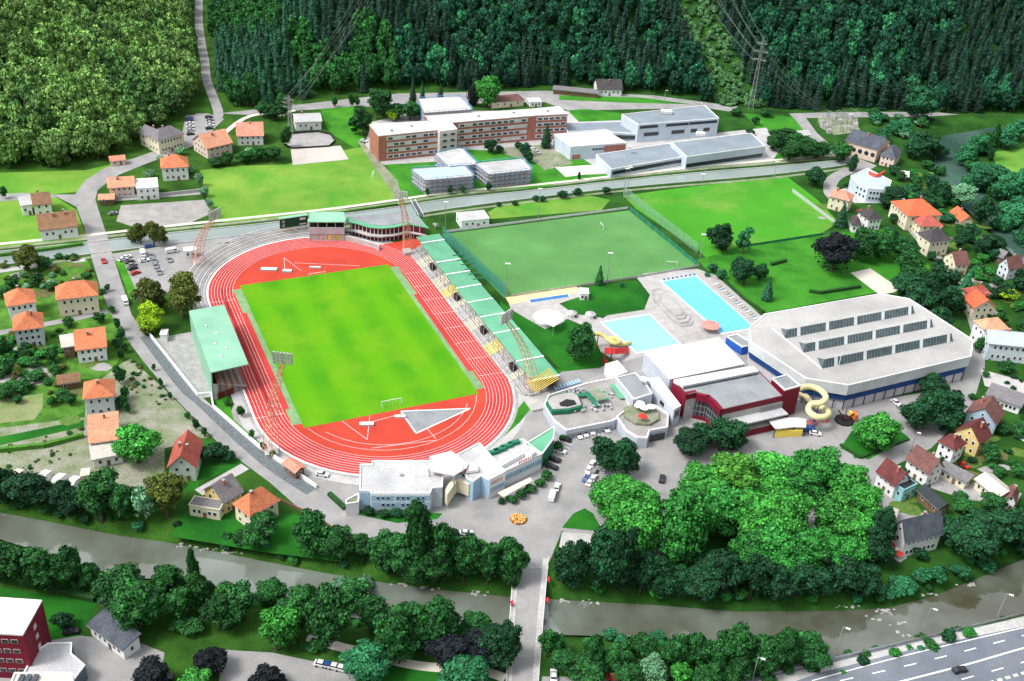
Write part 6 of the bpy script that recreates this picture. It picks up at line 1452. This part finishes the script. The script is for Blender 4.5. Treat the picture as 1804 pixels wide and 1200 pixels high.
grove([(1775,512,532,34)],'small','lime','yellow green shrub right of the double house',None)
grove([(1725,590,625,22),(1735,655,665,16),(1775,632,660,30),(1760,545,575,20),(1800,560,585,30),(1710,690,705,20),(1690,720,745,26),(1770,745,765,30),(1795,735,765,40),(1745,790,812,44),(1790,815,840,36),(1660,795,820,22),(1585,815,835,22),(1605,785,812,18),(1700,880,905,40),(1740,870,895,50),(1690,865,885,30),(1770,905,925,30),(1760,820,838,24)],'small','mid','garden bushes around the lower right houses','bushes around the lower right houses')
grove([(1575,375,395,20),(1590,300,320,24),(1610,305,325,24),(1632,300,318,20),(1588,335,352,24),(1520,318,330,18),(1490,318,332,20),(1610,320,338,24),(1655,285,310,24),(1690,392,412,20),(1650,372,388,16)],'small','mid','bushes in the upper right gardens','bushes in the upper right gardens')
# school and upper middle
grove([(640,190,243,38),(664,156,215,44),(700,180,212,34),(722,182,214,40)],'broad','mid','trees at the left end of the brick school',None)
grove([(692,190,214,26)],'small','lime','light green small tree at the left end of the school',None)
grove([(727,138,190,18),(744,143,178,12),(776,145,178,12)],'conifer','dark','thin dark conifers behind the school',None)
grove([(858,134,194,44)],'broad','bright','large light green tree behind the school',None)
grove([(834,150,190,22)],'column','purple','dark purple tree leaning on the light green tree behind school',None)
grove([(962,217,264,22)],'conifer','dark','conifer in front of the brick school end',None)
grove([(860,242,272,28),(925,252,276,26),(932,262,288,22),(880,252,270,18),(910,250,262,16)],'small','dark','shrubs in the school courtyard',None)
grove([(440,132,186,36),(497,170,208,34),(465,180,208,30),(480,190,215,30),(618,170,190,12),(590,172,190,10),(630,168,190,14)],'broad','mid','trees beside the upper lane below the left power lines',None)
grove([(505,225,262,24),(480,250,288,30),(455,260,285,30),(430,268,290,30),(405,270,292,26),(380,272,295,24)],'broad','mid','trees in the row above the upper left field','row above the upper left field')
grove([(352,305,330,18),(360,325,350,18),(368,345,368,16),(335,285,305,20),(375,365,385,16),(262,300,315,24),(270,320,345,16),(320,255,275,20),(285,270,285,18),(440,262,275,20)],'small','silver','bushes around the upper left houses','bushes around the upper left houses')
grove([(1295,186,205,22),(1350,190,208,24),(1330,205,222,18),(1320,222,238,16),(1300,190,200,14)],'small','mid','small trees on the green right of the school halls',None)
grove([(793,325,345,10),(752,330,348,10),(860,318,338,12),(815,326,342,10)],'small','mid','young trees in front of the scaffolded blocks',None)
grove([(944,342,356,14),(957,344,357,14),(988,336,350,24),(1018,332,346,18),(1066,324,342,16),(1020,304,318,6,'column','dark'),(906,352,362,12),(880,355,364,12)],'small','dark','round bushes along the south side of the canal','bushes along the canal')
# left gardens
grove([(265,488,552,50),(282,500,545,34)],'broad','olive','olive brown trees beside the car park',None)
grove([(323,476,565,68)],'park','olive','big spreading tree between the car park and the west stand',None)
grove([(264,530,590,52)],'park','lime','vivid yellow green tree beside the main road',None)
grove([(256,570,592,30)],'small','olive','low bushes under the yellow green tree',None)
grove([(248,392,432,26),(272,388,436,32),(232,402,430,26),(290,410,430,22)],'broad','olive','trees on the canal bank above the car park',None)
grove([(50,428,482,44)],'broad','olive','tall olive tree on the canal bank at the far left',None)
grove([(10,328,352,14),(78,450,472,30),(68,478,505,30),(20,490,510,30),(88,490,512,24),(8,505,525,30)],'small','mid','bushes in the garden above the orange roofs at left','bushes above the orange roofs')
grove([(8,590,635,30),(20,620,660,34),(48,600,625,26),(95,605,640,24),(60,645,672,34),(45,665,690,34),(10,670,705,36),(30,700,712,24),(115,680,705,30),(125,700,715,30),(212,640,680,24),(212,690,722,26),(205,590,615,22),(90,700,715,24),(78,655,668,20,'small','olive'),(216,575,600,16),(175,546,570,24),(125,560,575,24),(222,600,622,14),(5,640,665,24)],'small','mid','garden bushes around the lower left houses','bushes around the lower left houses')
grove([(208,560,585,14),(210,585,610,14),(213,612,636,16),(216,650,676,18),(222,678,705,18),(226,705,730,14),(200,535,552,14),(190,500,515,14),(345,735,760,16),(360,750,772,12),(330,722,740,12),(300,690,706,10),(285,665,682,10),(272,640,655,10)],'small','mid','bushes fringing the main road and its gravel yard','bushes fringing the main road')
grove([(425,708,735,16),(445,755,775,14),(465,775,795,14),(480,790,806,14),(400,700,715,14)],'small','mid','bushes on the slope beside the long white wall',None)
grove([(650,893,910,24),(672,890,912,26),(696,890,912,26),(720,892,912,24),(745,892,908,20)],'small','dark','dark shrubs at the foot of the pale blue centre',None)
grove([(900,868,885,22),(918,860,880,22),(935,850,870,22),(948,838,858,24),(962,826,846,24),(885,876,888,16),(958,806,822,18)],'small','mid','shrubs in the planted bank beside the beige awning',None)
grove([(938,852,866,12)],'small','olive','orange brown shrub in the planted bank',None)
grove([(1012,566,642,58)],'park','mid','large dark round tree on the grass left of the square pool',None)
grove([(1055,466,504,20)],'conifer','mid','lone conifer between the artificial pitch and pool lawn',None)
grove([(1095,497,508,8),(1252,464,482,26),(1272,472,494,20),(1247,480,488,12)],'small','teal','small bushes near the far end of the lane pool',None)
grove([(990,762,775,14),(1008,758,770,14),(1045,748,760,16),(1065,742,755,16),(982,775,795,20)],'small','mid','bushes between the pool building and the parked cars',None)
grove([(1310,950-0,985,30)],'small','bright','light shrub on the grove edge',None) if False else None
rq=random.Random(55); UND=[]
def scatter(poly,n,smin,smax,mats,phrase='',grp='',frac=.52):
    L=[]; xs=[p[0] for p in poly]; ys=[p[1] for p in poly]
    def ins(x,y):
        c=False
        for (a,b),(c2,d) in zip(poly,poly[1:]+poly[:1]):
            if (b>y)!=(d>y) and x<(c2-a)*(y-b)/(d-b)+a: c=not c
        return c
    while len(L)<n:
        x=rq.uniform(min(xs),max(xs)); y=rq.uniform(min(ys),max(ys))
        if ins(x,y): w=rq.uniform(smin,smax); L.append((x,y-w*.8,y,w,'small',rq.choice(mats)))
    L.sort(key=lambda q:-q[3]); k=int(len(L)*frac)
    for q in L[k:]:
        g,w,h=treesize(q[0],q[1],q[2],q[3],'small'); UND.append((g.x,g.y,ZT(g.x,g.y)-.2,w,h,rq.random()*6,q[5]))
    grove(L[:k],'small','mid',phrase,grp)
scatter([(0,575),(110,565),(130,700),(0,700)],55,7,20,['mid','olive','brightd'],frac=0)
scatter([(212,630),(232,632),(300,700),(285,720),(230,690)],26,4,12,['mid','olive'],frac=0)
scatter([(0,790),(150,750),(155,800),(0,840)],30,4,11,['olive','mid'],frac=0)
scatter([(5,455),(150,450),(195,545),(170,500),(5,510)],26,6,16,['mid','olive'],frac=0)
scatter([(290,790),(380,790),(400,830),(350,860),(260,850)],14,5,14,['mid','brightd'],frac=0)
scatter([(1720,500),(1804,500),(1804,760),(1740,640),(1760,560)],20,6,16,['mid','dark'],frac=0)
scatter([(1575,300),(1640,290),(1700,400),(1650,395),(1590,350)],26,14,30,['dark','mid','teal','brightd'],'shrubs thickly grown between the blue building and river','thicket between the blue building and the river')  # dense dark riverside trees from here to the pond, built as shrub crowns
scatter([(1700,400),(1745,420),(1800,480),(1800,560),(1760,560),(1700,470)],26,14,28,['dark','mid','brightd'],'shrubs in the riverside gardens at the right edge','riverside garden shrubs at the right edge')
scatter([(1700,290),(1735,250),(1750,330),(1804,400),(1804,440),(1740,380)],24,18,38,['dark','teal','mid'],'shrubs on the wooded bank across the right river','shrubs across the right river')
scatter([(1520,205),(1640,215),(1640,245),(1560,250)],22,14,28,['dark','teal','silver','mid'],'shrubs between the upper right road and the pond','shrubs near the upper pond')
scatter([(1620,420),(1700,520),(1690,580),(1640,470)],10,14,26,['dark','mid'],'shrubs beside the bending lane at right','shrubs beside the bending lane')
scatter([(1640,800),(1804,740),(1804,860),(1700,840)],18,12,24,['dark','mid','brightd'],'shrubs in the gardens behind the maroon roofs','shrubs behind the maroon roofs')
scatter([(0,600),(100,590),(120,690),(0,700)],22,12,26,['mid','olive','brightd'],'shrubs in the far left gardens below the orange roofs','shrubs in the far left gardens')
scatter([(5,480),(150,470),(180,505),(10,515)],14,12,22,['mid','olive','silver'],'shrubs along the gardens south of the left canal','shrubs south of the left canal')
scatter([(0,905),(110,905),(240,930),(110,925)],10,14,26,['mid','dark'],'shrubs on the steep bank above the river at left','shrubs on the left river bank')
# shrubs and stones along the water's edge
sh=[]; br_=random.Random(31); npl=len(riv)
edge=[]
for i in range(npl):
    a,b2=riv[i],riv[(i+1)%npl]; L=(b2-a).length
    for k in range(int(L/5.5)+1): edge.append((a.lerp(b2,(k+br_.random())/(int(L/5.5)+1)),(b2-a).normalized()))
cc=[]
for p,d in edge:
    nn=Vector((d.y,-d.x,0)); q=p+nn*1.5
    if float(sdist(riv,np.array([q.x]),np.array([q.y]))[0])<0: nn=-nn
    q=p+nn*br_.uniform(1.5,5.5); dv=q-Vector((0,0,CH)); dz=dv.dot(_fw); px=902+FPX*dv.dot(R2)/dz; py=600-FPX*dv.dot(U2)/dz
    if -20<px<1830 and py<1230 and not 885<px<975 and br_.random()<.72: cc.append((px,q,py))
for t_ in cc[::5]+cc[1::5]+cc[2::5]:
    w=br_.uniform(2.5,5.0); UND.append((t_[1].x,t_[1].y,ZT(t_[1].x,t_[1].y)-.2,w,w*br_.uniform(.5,.9),br_.random()*6,br_.choice(['mid','dark','brightd','teal'])))
cc=cc[3::5]+cc[4::5]
cc.sort(key=lambda t:t[0])
for side in ('far','near'):
    l=[t for t in cc if (t[2]<1075-45*(t[0]<500)*(500-t[0])/500-(t[0]>1450)*.26*(t[0]-1450)) == (side=='far')]
    for i,(px,q,py) in enumerate(l):
        w=br_.uniform(2.5,5.5); addtree(Vector((q.x,q.y,ZT(q.x,q.y)-.2)),w,w*br_.uniform(.6,1.0),'small',br_.choice(['mid','dark','brightd','teal']),f'{ordn(i,len(l))} of the low shrubs along the {side} edge of the lower river',f'low shrubs along the {side} river edge',br_.random()*6,i)
st_n=0
sp_=[(330,962),(365,968),(395,972),(410,975),(700,1030),(760,1036),(850,1046),(1000,1060),(1040,1060),(1480,1068),(1500,1068),(1640,1048),(1700,1030),(1560,1075),(1585,1100),(1600,1118),(1545,1090),(1560,1080)]
for k,(x,y) in enumerate(sorted(sp_)):
    p=P(x,y,RZ); t=empty('river_stones',p,f'{ordn(k,len(sp_))} of the pale stone patches at the lower river edge','stones','stone patches at the river edge')
    for j in range(6):
        c=p+Vector((br_.uniform(-3,3),br_.uniform(-.8,.8),.1)); r=br_.uniform(.25,.6); v,f=ico(c,(r*1.3,r,r*.6),6,4); MB().add(v,f).build('stone',conc,t)
# ---------------- forest ----------------
fr=random.Random(21); cells={}; cand=[]
# clearing under the right power line and the valley road are kept open
CLB=HIT(1215,0).to_2d()

def on_clear(x,y):
    # strip from pylon base going up and back-left
    a=Vector((ar[0].x,ar[0].y)); b2=CLB; p=Vector((x,y)); d=b2-a; t=max(-.1,min(1.6,(p-a).dot(d)/d.dot(d))); return (p-(a+d*t)).length<15
road=[P(*q) for q in ((378,215),(375,170),(362,140),(358,110),(352,70),(348,30),(350,-60))]
def near_road(x,y):
    p=Vector((x,y,0)); m_=1e9
    for a,b2 in zip(road,road[1:]):
        d=b2-a; t=max(0,min(1,(p-a).dot(d)/d.dot(d))); m_=min(m_,(p-(a+d*t)).length)
    return m_<4.2
X0,X1,Y0,Y1=-420,500,440,960; st=6.1
xs=np.arange(X0,X1,st); ys=np.arange(Y0,Y1,st); GXf,GYf=np.meshgrid(xs,ys); GXf=GXf+RN.uniform(-3.4,3.4,GXf.shape); GYf=GYf+RN.uniform(-3.4,3.4,GYf.shape)
DB=sdist(base,GXf,GYf); ZZ=terr(GXf,GYf)
for x,y,db,z in zip(GXf.ravel(),GYf.ravel(),DB.ravel(),ZZ.ravel()):
    if db<2 or db>175: continue
    p=Vector((x,y,z+12)); d=p-Vector((0,0,CH)); dz=d.dot(_fw); px=902+FPX*d.dot(R2)/dz; py=600-FPX*d.dot(U2)/dz
    if px<-60 or px>1870 or py<-70 or py>420: continue
    if near_road(x,y): continue
    cand.append((dz,x,y,z,px,py,db))
    if on_clear(x,y):
        for _ in range(3):
            x2,y2=x+fr.uniform(-4,4),y+fr.uniform(-4,4); cand.append((dz,x2,y2,ZT(x2,y2),px,py-300 if py<100 else py,db+60))
cand.sort(key=lambda q:q[6]+(0 if 0<q[4]<1804 and q[5]>0 else 500))
def species(x,y,px,py,db):
    nz=math.sin(x*.031+1.3)*math.cos(y*.043)+.5*math.sin(x*.09+y*.07)
    if on_clear(x,y): return 'fb','scrub',fr.uniform(3.5,6.5),fr.uniform(2.5,6)
    if px<345: return ('fb','fwest' if nz+fr.uniform(-.5,.5)<.75 else 'fwest2',fr.uniform(9,14),fr.uniform(12,19))
    if px<700: 
        if nz>.3: return 'fb','mid',fr.uniform(8,11),fr.uniform(13,18)
        return 'fc','conifer' if px<560 else 'fcon',fr.uniform(7,9.5),fr.uniform(15,23)
    if nz>-.15 or (px>850 and px<1150 and py>60 and nz>-.3): return 'fb','feast' if fr.random()<.85 else 'teal',fr.uniform(8,12),fr.uniform(12,19)
    return 'fc','fcon',fr.uniform(7,10),fr.uniform(15,24)
indiv=cand[:150]; rest=cand[150:]
sp=[(c,species(c[1],c[2],c[4],c[5],c[6])) for c in indiv]
groups={}
for c,s in sp:
    zone='left woods' if c[4]<345 else ('middle slope' if c[4]<1000 else 'right slope')
    groups.setdefault((zone,'conifers' if s[0]=='fc' else ('pale scrub trees' if s[1]=='scrub' else 'broadleaf trees')),[]).append((c,s))
for (zone,kn),L in groups.items():
    L.sort(key=lambda q:q[0][4]); n=len(L)
    for i,(c,s) in enumerate(L):
        addtree(Vector((c[1],c[2],c[3]-.3)),s[2],s[3],s[0],s[1],f'{ordn(i,n)} of the front row {kn} at foot of {zone}',f'front row {kn} at the foot of the {zone}',fr.random()*6.28,int(fr.random()*100))
# the rest of the wood, one mass
mats_=['fwest','fwest2','mid','conifer','fcon','feast','teal','scrub']; Vs=[];Ls=[];Ln=[];Mi=[];To=[];vo=0
PR={}
for k in ('fb','fc'):
    for i,me in enumerate(CM[k]):
        v=np.empty(len(me.vertices)*3,np.float32); me.vertices.foreach_get('co',v); li=np.empty(len(me.loops),np.int32); me.loops.foreach_get('vertex_index',li); lt=np.empty(len(me.polygons),np.int32); me.polygons.foreach_get('loop_total',lt); tn=np.empty(len(me.polygons),np.float32); me.attributes['tone'].data.foreach_get('value',tn)
        PR[(k,i)]=(v.reshape(-1,3),li,lt,tn)
for c in rest:
    k,lm,w,h=species(c[1],c[2],c[4],c[5],c[6]); v,li,lt,tn=PR[(k,fr.randrange(len(CM[k])))]; a=fr.random()*6.28; ca,sa=math.cos(a),math.sin(a)
    q=np.empty_like(v); q[:,0]=(v[:,0]*ca-v[:,1]*sa)*w+c[1]; q[:,1]=(v[:,0]*sa+v[:,1]*ca)*w+c[2]; q[:,2]=v[:,2]*h+c[3]-.5
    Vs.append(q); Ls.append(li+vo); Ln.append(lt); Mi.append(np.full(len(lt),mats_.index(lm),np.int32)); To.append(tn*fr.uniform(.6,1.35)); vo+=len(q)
def MERGE(Vs,Ls,Ln,Mi,To,mats_,name):
    V=np.concatenate(Vs);L_=np.concatenate(Ls).astype(np.int32);Lt=np.concatenate(Ln);Mi=np.concatenate(Mi);To=np.concatenate(To).astype(np.float32)
    me=bpy.data.meshes.new(name); me.vertices.add(len(V)); me.vertices.foreach_set('co',V.ravel()); me.loops.add(len(L_)); me.loops.foreach_set('vertex_index',L_); me.polygons.add(len(Lt)); st_=np.concatenate([[0],np.cumsum(Lt)[:-1]]).astype(np.int32); me.polygons.foreach_set('loop_start',st_); me.polygons.foreach_set('material_index',Mi)
    me.update(calc_edges=True); at=me.attributes.new('tone','FLOAT','FACE'); at.data.foreach_set('value',To)
    for k in mats_: me.materials.append(LM[k])
    o=bpy.data.objects.new(name,me); COL.objects.link(o); return o
o=MERGE(Vs,Ls,Ln,Mi,To,mats_,'forest')
tag(o,'dense mixed wood covering the hillsides behind the valley','forest',kind='stuff')

PR2=[]
for me in CM['small']:
    v=np.empty(len(me.vertices)*3,np.float32); me.vertices.foreach_get('co',v); li=np.empty(len(me.loops),np.int32); me.loops.foreach_get('vertex_index',li); lt=np.empty(len(me.polygons),np.int32); me.polygons.foreach_get('loop_total',lt); tn=np.empty(len(me.polygons),np.float32); me.attributes['tone'].data.foreach_get('value',tn); PR2.append((v.reshape(-1,3),li,lt,tn))
um=['mid','dark','teal','brightd','olive','silver']; Vs=[];Ls=[];Ln=[];Mi=[];To=[];vo=0
for j,(x,y,z,w,h,a,lm) in enumerate(UND):
    v,li,lt,tn=PR2[j%len(PR2)]; ca,sa=math.cos(a),math.sin(a); q=np.empty_like(v); q[:,0]=(v[:,0]*ca-v[:,1]*sa)*w+x; q[:,1]=(v[:,0]*sa+v[:,1]*ca)*w+y; q[:,2]=v[:,2]*h+z
    Vs.append(q); Ls.append(li+vo); Ln.append(lt); Mi.append(np.full(len(lt),um.index(lm),np.int32)); To.append(tn*.95); vo+=len(q)
tag(MERGE(Vs,Ls,Ln,Mi,To,um,'undergrowth'),'low green undergrowth along the river banks and garden edges','undergrowth',kind='stuff')
# ---------------- cars ----------------
def carparts(kind):
    b=MB();g=MB()
    if kind=='van': prof=[(-2.6,.35),(-2.6,1.9),(-2.45,2.15),(1.5,2.15),(1.9,1.95),(2.3,1.25),(2.65,1.1),(2.7,.35)]; W2=.95
    else: prof=[(-2.15,.35),(-2.2,.85),(-2.05,1.0),(-1.35,1.05),(1.0,1.0),(1.95,.85),(2.15,.65),(2.15,.35)]; W2=.88
    n=len(prof); vs=[(x,-W2,z) for x,z in prof]+[(x,W2,z) for x,z in prof]; b.add(vs,[tuple(range(n))]+[tuple(range(n,2*n))[::-1]]+[(i,i+n,(i+1)%n+n,(i+1)%n) for i in range(n)])
    b.f=[f[::-1] for f in b.f]
    if kind=='van': 
        g.add([(1.93,-.8,1.9),(1.93,.8,1.9),(2.3,.85,1.3),(2.3,-.85,1.3)],[(0,1,2,3)]); 
        for s in (-1,1): g.add([(.8,s*.97,1.3),(2.1,s*.97,1.3),(1.75,s*.97,1.9),(.8,s*.97,1.9)],[(0,1,2,3)])
        rf=None
    else:
        lo=[(-1.75,-.8,1.0),(.95,-.8,1.0),(.95,.8,1.0),(-1.75,.8,1.0)]; hi=[(-1.25,-.65,1.42),(.2,-.65,1.42),(.2,.65,1.42),(-1.25,.65,1.42)]
        g.add(lo+hi,[(0,1,5,4),(1,2,6,5),(2,3,7,6),(3,0,4,7)]); 
        b.prism([(-1.25,-.65),(.2,-.65),(.2,.65),(-1.25,.65)],1.41,1.47)
    def me(m,name,mt):
        q=bpy.data.meshes.new(name); q.from_pydata(m.v,[],m.f); q.materials.append(mt); q.update(); return q
    w=MB(); w.tube([(0,-.11,0),(0,.11,0)],.33,10); 
    return me(b,'body',white),me(g,'windows',glass),me(w,'wheel',black)
CP={'car':carparts('car'),'van':carparts('van')}
paint={c:mat('car_paint_'+n,v,fine=0,rough=.3,spec=.5) for c,n,v in (('w','white',(.78,.78,.8)),('k','black',(.015,.015,.018)),('g','grey',(.25,.26,.28)),('s','silver',(.5,.51,.53)),('b','blue',(.02,.08,.28)),('r','red',(.55,.03,.02)))}
cn={'w':'white','k':'black','g':'grey','s':'silver','b':'blue','r':'red'}
def car(x,y,c,dx,dy,label,kind='car',group=None):
    p=P(x,y); q=P(x+dx,y+dy); p.z=.085; rz=math.atan2(q.y-p.y,q.x-p.x); t=empty('parked_car' if kind=='car' else 'parked_van',p,label,'car' if kind=='car' else 'van',group); t.rotation_euler=(0,0,rz)
    me=CP[kind]
    for nm,m_,pt in (('body',me[0],paint[c]),('windows',me[1],glass)):
        o=bpy.data.objects.new(nm,m_); COL.objects.link(o); o.parent=t; o.material_slots[0].link='OBJECT'; o.material_slots[0].material=pt
    for wx in (-1.35,1.35):
        for wy in (-.85,.85): o=bpy.data.objects.new('wheel',me[2]); COL.objects.link(o); o.parent=t; o.location=(wx,wy,.33)
def carrow(lst,dx,dy,where,group):
    L=sorted(lst); n=len(L)
    for i,q in enumerate(L): car(q[0],q[1],q[2],dx,dy,f'{cn[q[2]]} car, {ordn(i,n)} of {n} {where}' if n>1 else f'{cn[q[2]]} car {where}',q[3] if len(q)>3 else 'car',group)
carrow([(217,459,'w'),(224,455,'w'),(229,464,'k'),(233,469,'g'),(234,475,'k'),(239,483,'r')],3,-1,'cars slanting along the grass strip','cars along the grass strip')
carrow([(267,453,'g'),(272,462,'g'),(275,471,'g'),(281,482,'g')],1,2.4,'cars in middle file of stadium car park','middle file of the stadium car park')
car(252,450,'w',1,3,'white van in the middle of the stadium car park','van'); car(255,461,'w',1,-.2,'white car just below the white van in the stadium car park')
car(299,460,'g',1,2,'grey car alone at the right of the stadium car park'); car(303,445,'w',3,-.5,'white pickup like van at the top of the stadium car park','van'); car(264,436,'b',3,-.6,'blue car by the canal trees above the stadium car park')
car(183,462,'r',1,2.4,'red car driving on the main road below the canal bridge'); car(221,534,'w',1,2.6,'white van parked beside the main road','van')
carrow([(333.5,208,'g'),(334.5,213,'b'),(335.5,219,'w'),(336,225,'w'),(336,231,'s'),(336,238,'k')],3,-.3,'cars in left file below the valley road','left file below the valley road')
carrow([(368,208,'k'),(370,213,'g'),(371,218,'s'),(371,223,'w'),(369,228,'k')],3,-.3,'cars in right file below the valley road','right file below the valley road')
carrow([(1019,769,'w'),(1030,766,'w'),(1041,762,'w'),(1067,758,'w')],1,1.6,'cars nosed up to the pool building','cars nosed up to the pool building')
carrow([(996,776,'k'),(987,797,'w'),(977,812,'k'),(972,825,'k')],3,.9,'cars slanting beside the planted bank','cars beside the planted bank')
carrow([(1043,820,'w'),(1038,829,'w'),(1036,838,'w'),(1046,834,'g'),(1033,845,'b'),(1045,845,'w'),(1039,852,'w')],1,-1.6,'cars packed beside the bright plane trees','cars beside the plane trees')
car(973,877,'w',1,-3,'white van on the junction above the grass island','van'); car(981,861,'w',1,-3,'white car just ahead of the white van on the junction')
carrow([(1166,846,'k'),(1158,893,'w'),(1170,890,'k'),(1155,917,'w'),(1137,961,'w')],.6,-3,'cars in the shady park grove lane','cars in the shady lane')
car(1578,712,'w',2,1.6,'white car parked by the ice hall wall'); car(1572,746,'w',2,1.6,'white car right of the vivid green tree'); car(1436,766,'w',3,.5,'white car beside the curved white canopy'); car(1424,760,'b',3,.4,'blue van beside the curved white canopy','van')
car(1697,822,'r',2,1.2,'red car on the garden grass by the tall white house'); car(1690,1183,'k',3,-.6,'black car driving on the motorway')
car(975,1193,'w',0,-3,'white car at the bottom edge right of the bridge'); car(1082,1196,'r',3,0,'red car at the bottom edge below the south bank trees')
carrow([(568,1173,'w'),(580,1175,'b'),(592,1178,'w'),(604,1181,'w')],3,.6,'vehicles parked end to end at bottom left','vehicles at the bottom left yard')
car(126,1115,'k',3,-.4,'black car between the crimson tower and dark slate hall'); car(292,1196,'k',3,0,'black car at the bottom edge left of the blackish trees'); car(568,838,'w',3,.6,'white car beside the pink roofed kiosk')
car(641,250,'w',3,.6,'white car left of the brick school'); car(1126,248,'w',3,.3,'white van in the technical school yard','van'); car(1119,246,'b',3,.3,'blue car beside the white van in the technical school yard'); car(912,258,'s',3,-.3,'silver car in the school courtyard')
car(1516,386-12,'r',3,-.4,'red car beside the dark roofed cottage'); car(1553,960,'k',2,2,'black car at the lane end by the inn'); car(1561,975,'w',2,2,'white car below the black car at the inn'); car(1525,350,'w',3,.1,'white car on the pale forecourt of the angular blue building'); car(1520,342,'k',3,1,'black car at the red portal of the angular blue building')
car(760,945,'w',3,.1,'white car half hidden above the thick bank row'); car(822,942,'w',3,.1,'second white car half hidden above the thick bank row'); car(905,180,'w',3,0,'white truck behind the brick school','van')
carrow([(933,262,'w'),(941,266,'w'),(947,270,'s'),(925,270,'b')],2,1,'cars in the school courtyard by the conifer','cars in the school courtyard'); car(200,378,'g',3,-.6,'grey car beside the gravel yard north of the canal'); car(825,396+2,'w',3,0,'white car in front of the white changing block') if False else None

# garden beds and worn patches (ground cover, part of the setting)
gb=random.Random(77); soil=mat('garden_soil',(.16,.11,.06),(.07,.13,.03),scale=.5,fine=.4,rough=.95,spec=.1); herb=mat('herb_bed',(.05,.17,.03),(.14,.16,.04),scale=.6,fine=.5,rough=.95,spec=.1)
for (x0,y0,x1,y1,n) in ((5,480,90,520,6),(85,460,150,490,4),(0,600,110,690,12),(60,640,215,700,6),(110,735,140,745,1),(1580,300,1640,345,8),(1670,395,1740,440,8),(1690,440,1770,500,8),(1730,495,1800,560,6),(1730,760,1800,830,8),(1650,790,1780,860,8),(1560,860,1640,900,3),(1440,330,1480,390,3)):
    for i in range(n):
        c=P(gb.uniform(x0,x1),gb.uniform(y0,y1)); r=gb.uniform(1.5,4); k=7; a0=gb.random()*6
        sheet('garden_bed',None,gb.choice([soil,herb,herb,paving]),7,world=[Vector((c.x+r*gb.uniform(.7,1.2)*math.cos(a0+6.283*j/k)*1.4,c.y+r*gb.uniform(.7,1.2)*math.sin(a0+6.283*j/k),0)) for j in range(k)])

# parking bay lines
bl=MB()
def bay(a,b2,n,dx,dy):
    for k in range(n+1):
        x=a[0]+(b2[0]-a[0])*k/n; y=a[1]+(b2[1]-a[1])*k/n; p=P(x,y); q=P(x+dx,y+dy); d=(q-p).normalized(); w=Vector((-d.y,d.x,0))*.09; z=Vector((0,0,.13)); bl.add([p-w+z,q-w+z,q+w+z,p+w+z],[(0,1,2,3)])
bay((1009,766),(1062,756),8,8,10); bay((1000,768),(967,822),9,16,5); bay((213,455),(237,487),8,13,-3); bay((264,449),(284,487),7,9,-1); bay((1046,815),(1028,850),7,12,3); bay((575,1168),(618,1176),5,-1,10)
tag(bl.build('parking_marking',linew,loc=(0,0,0)),kind='structure')
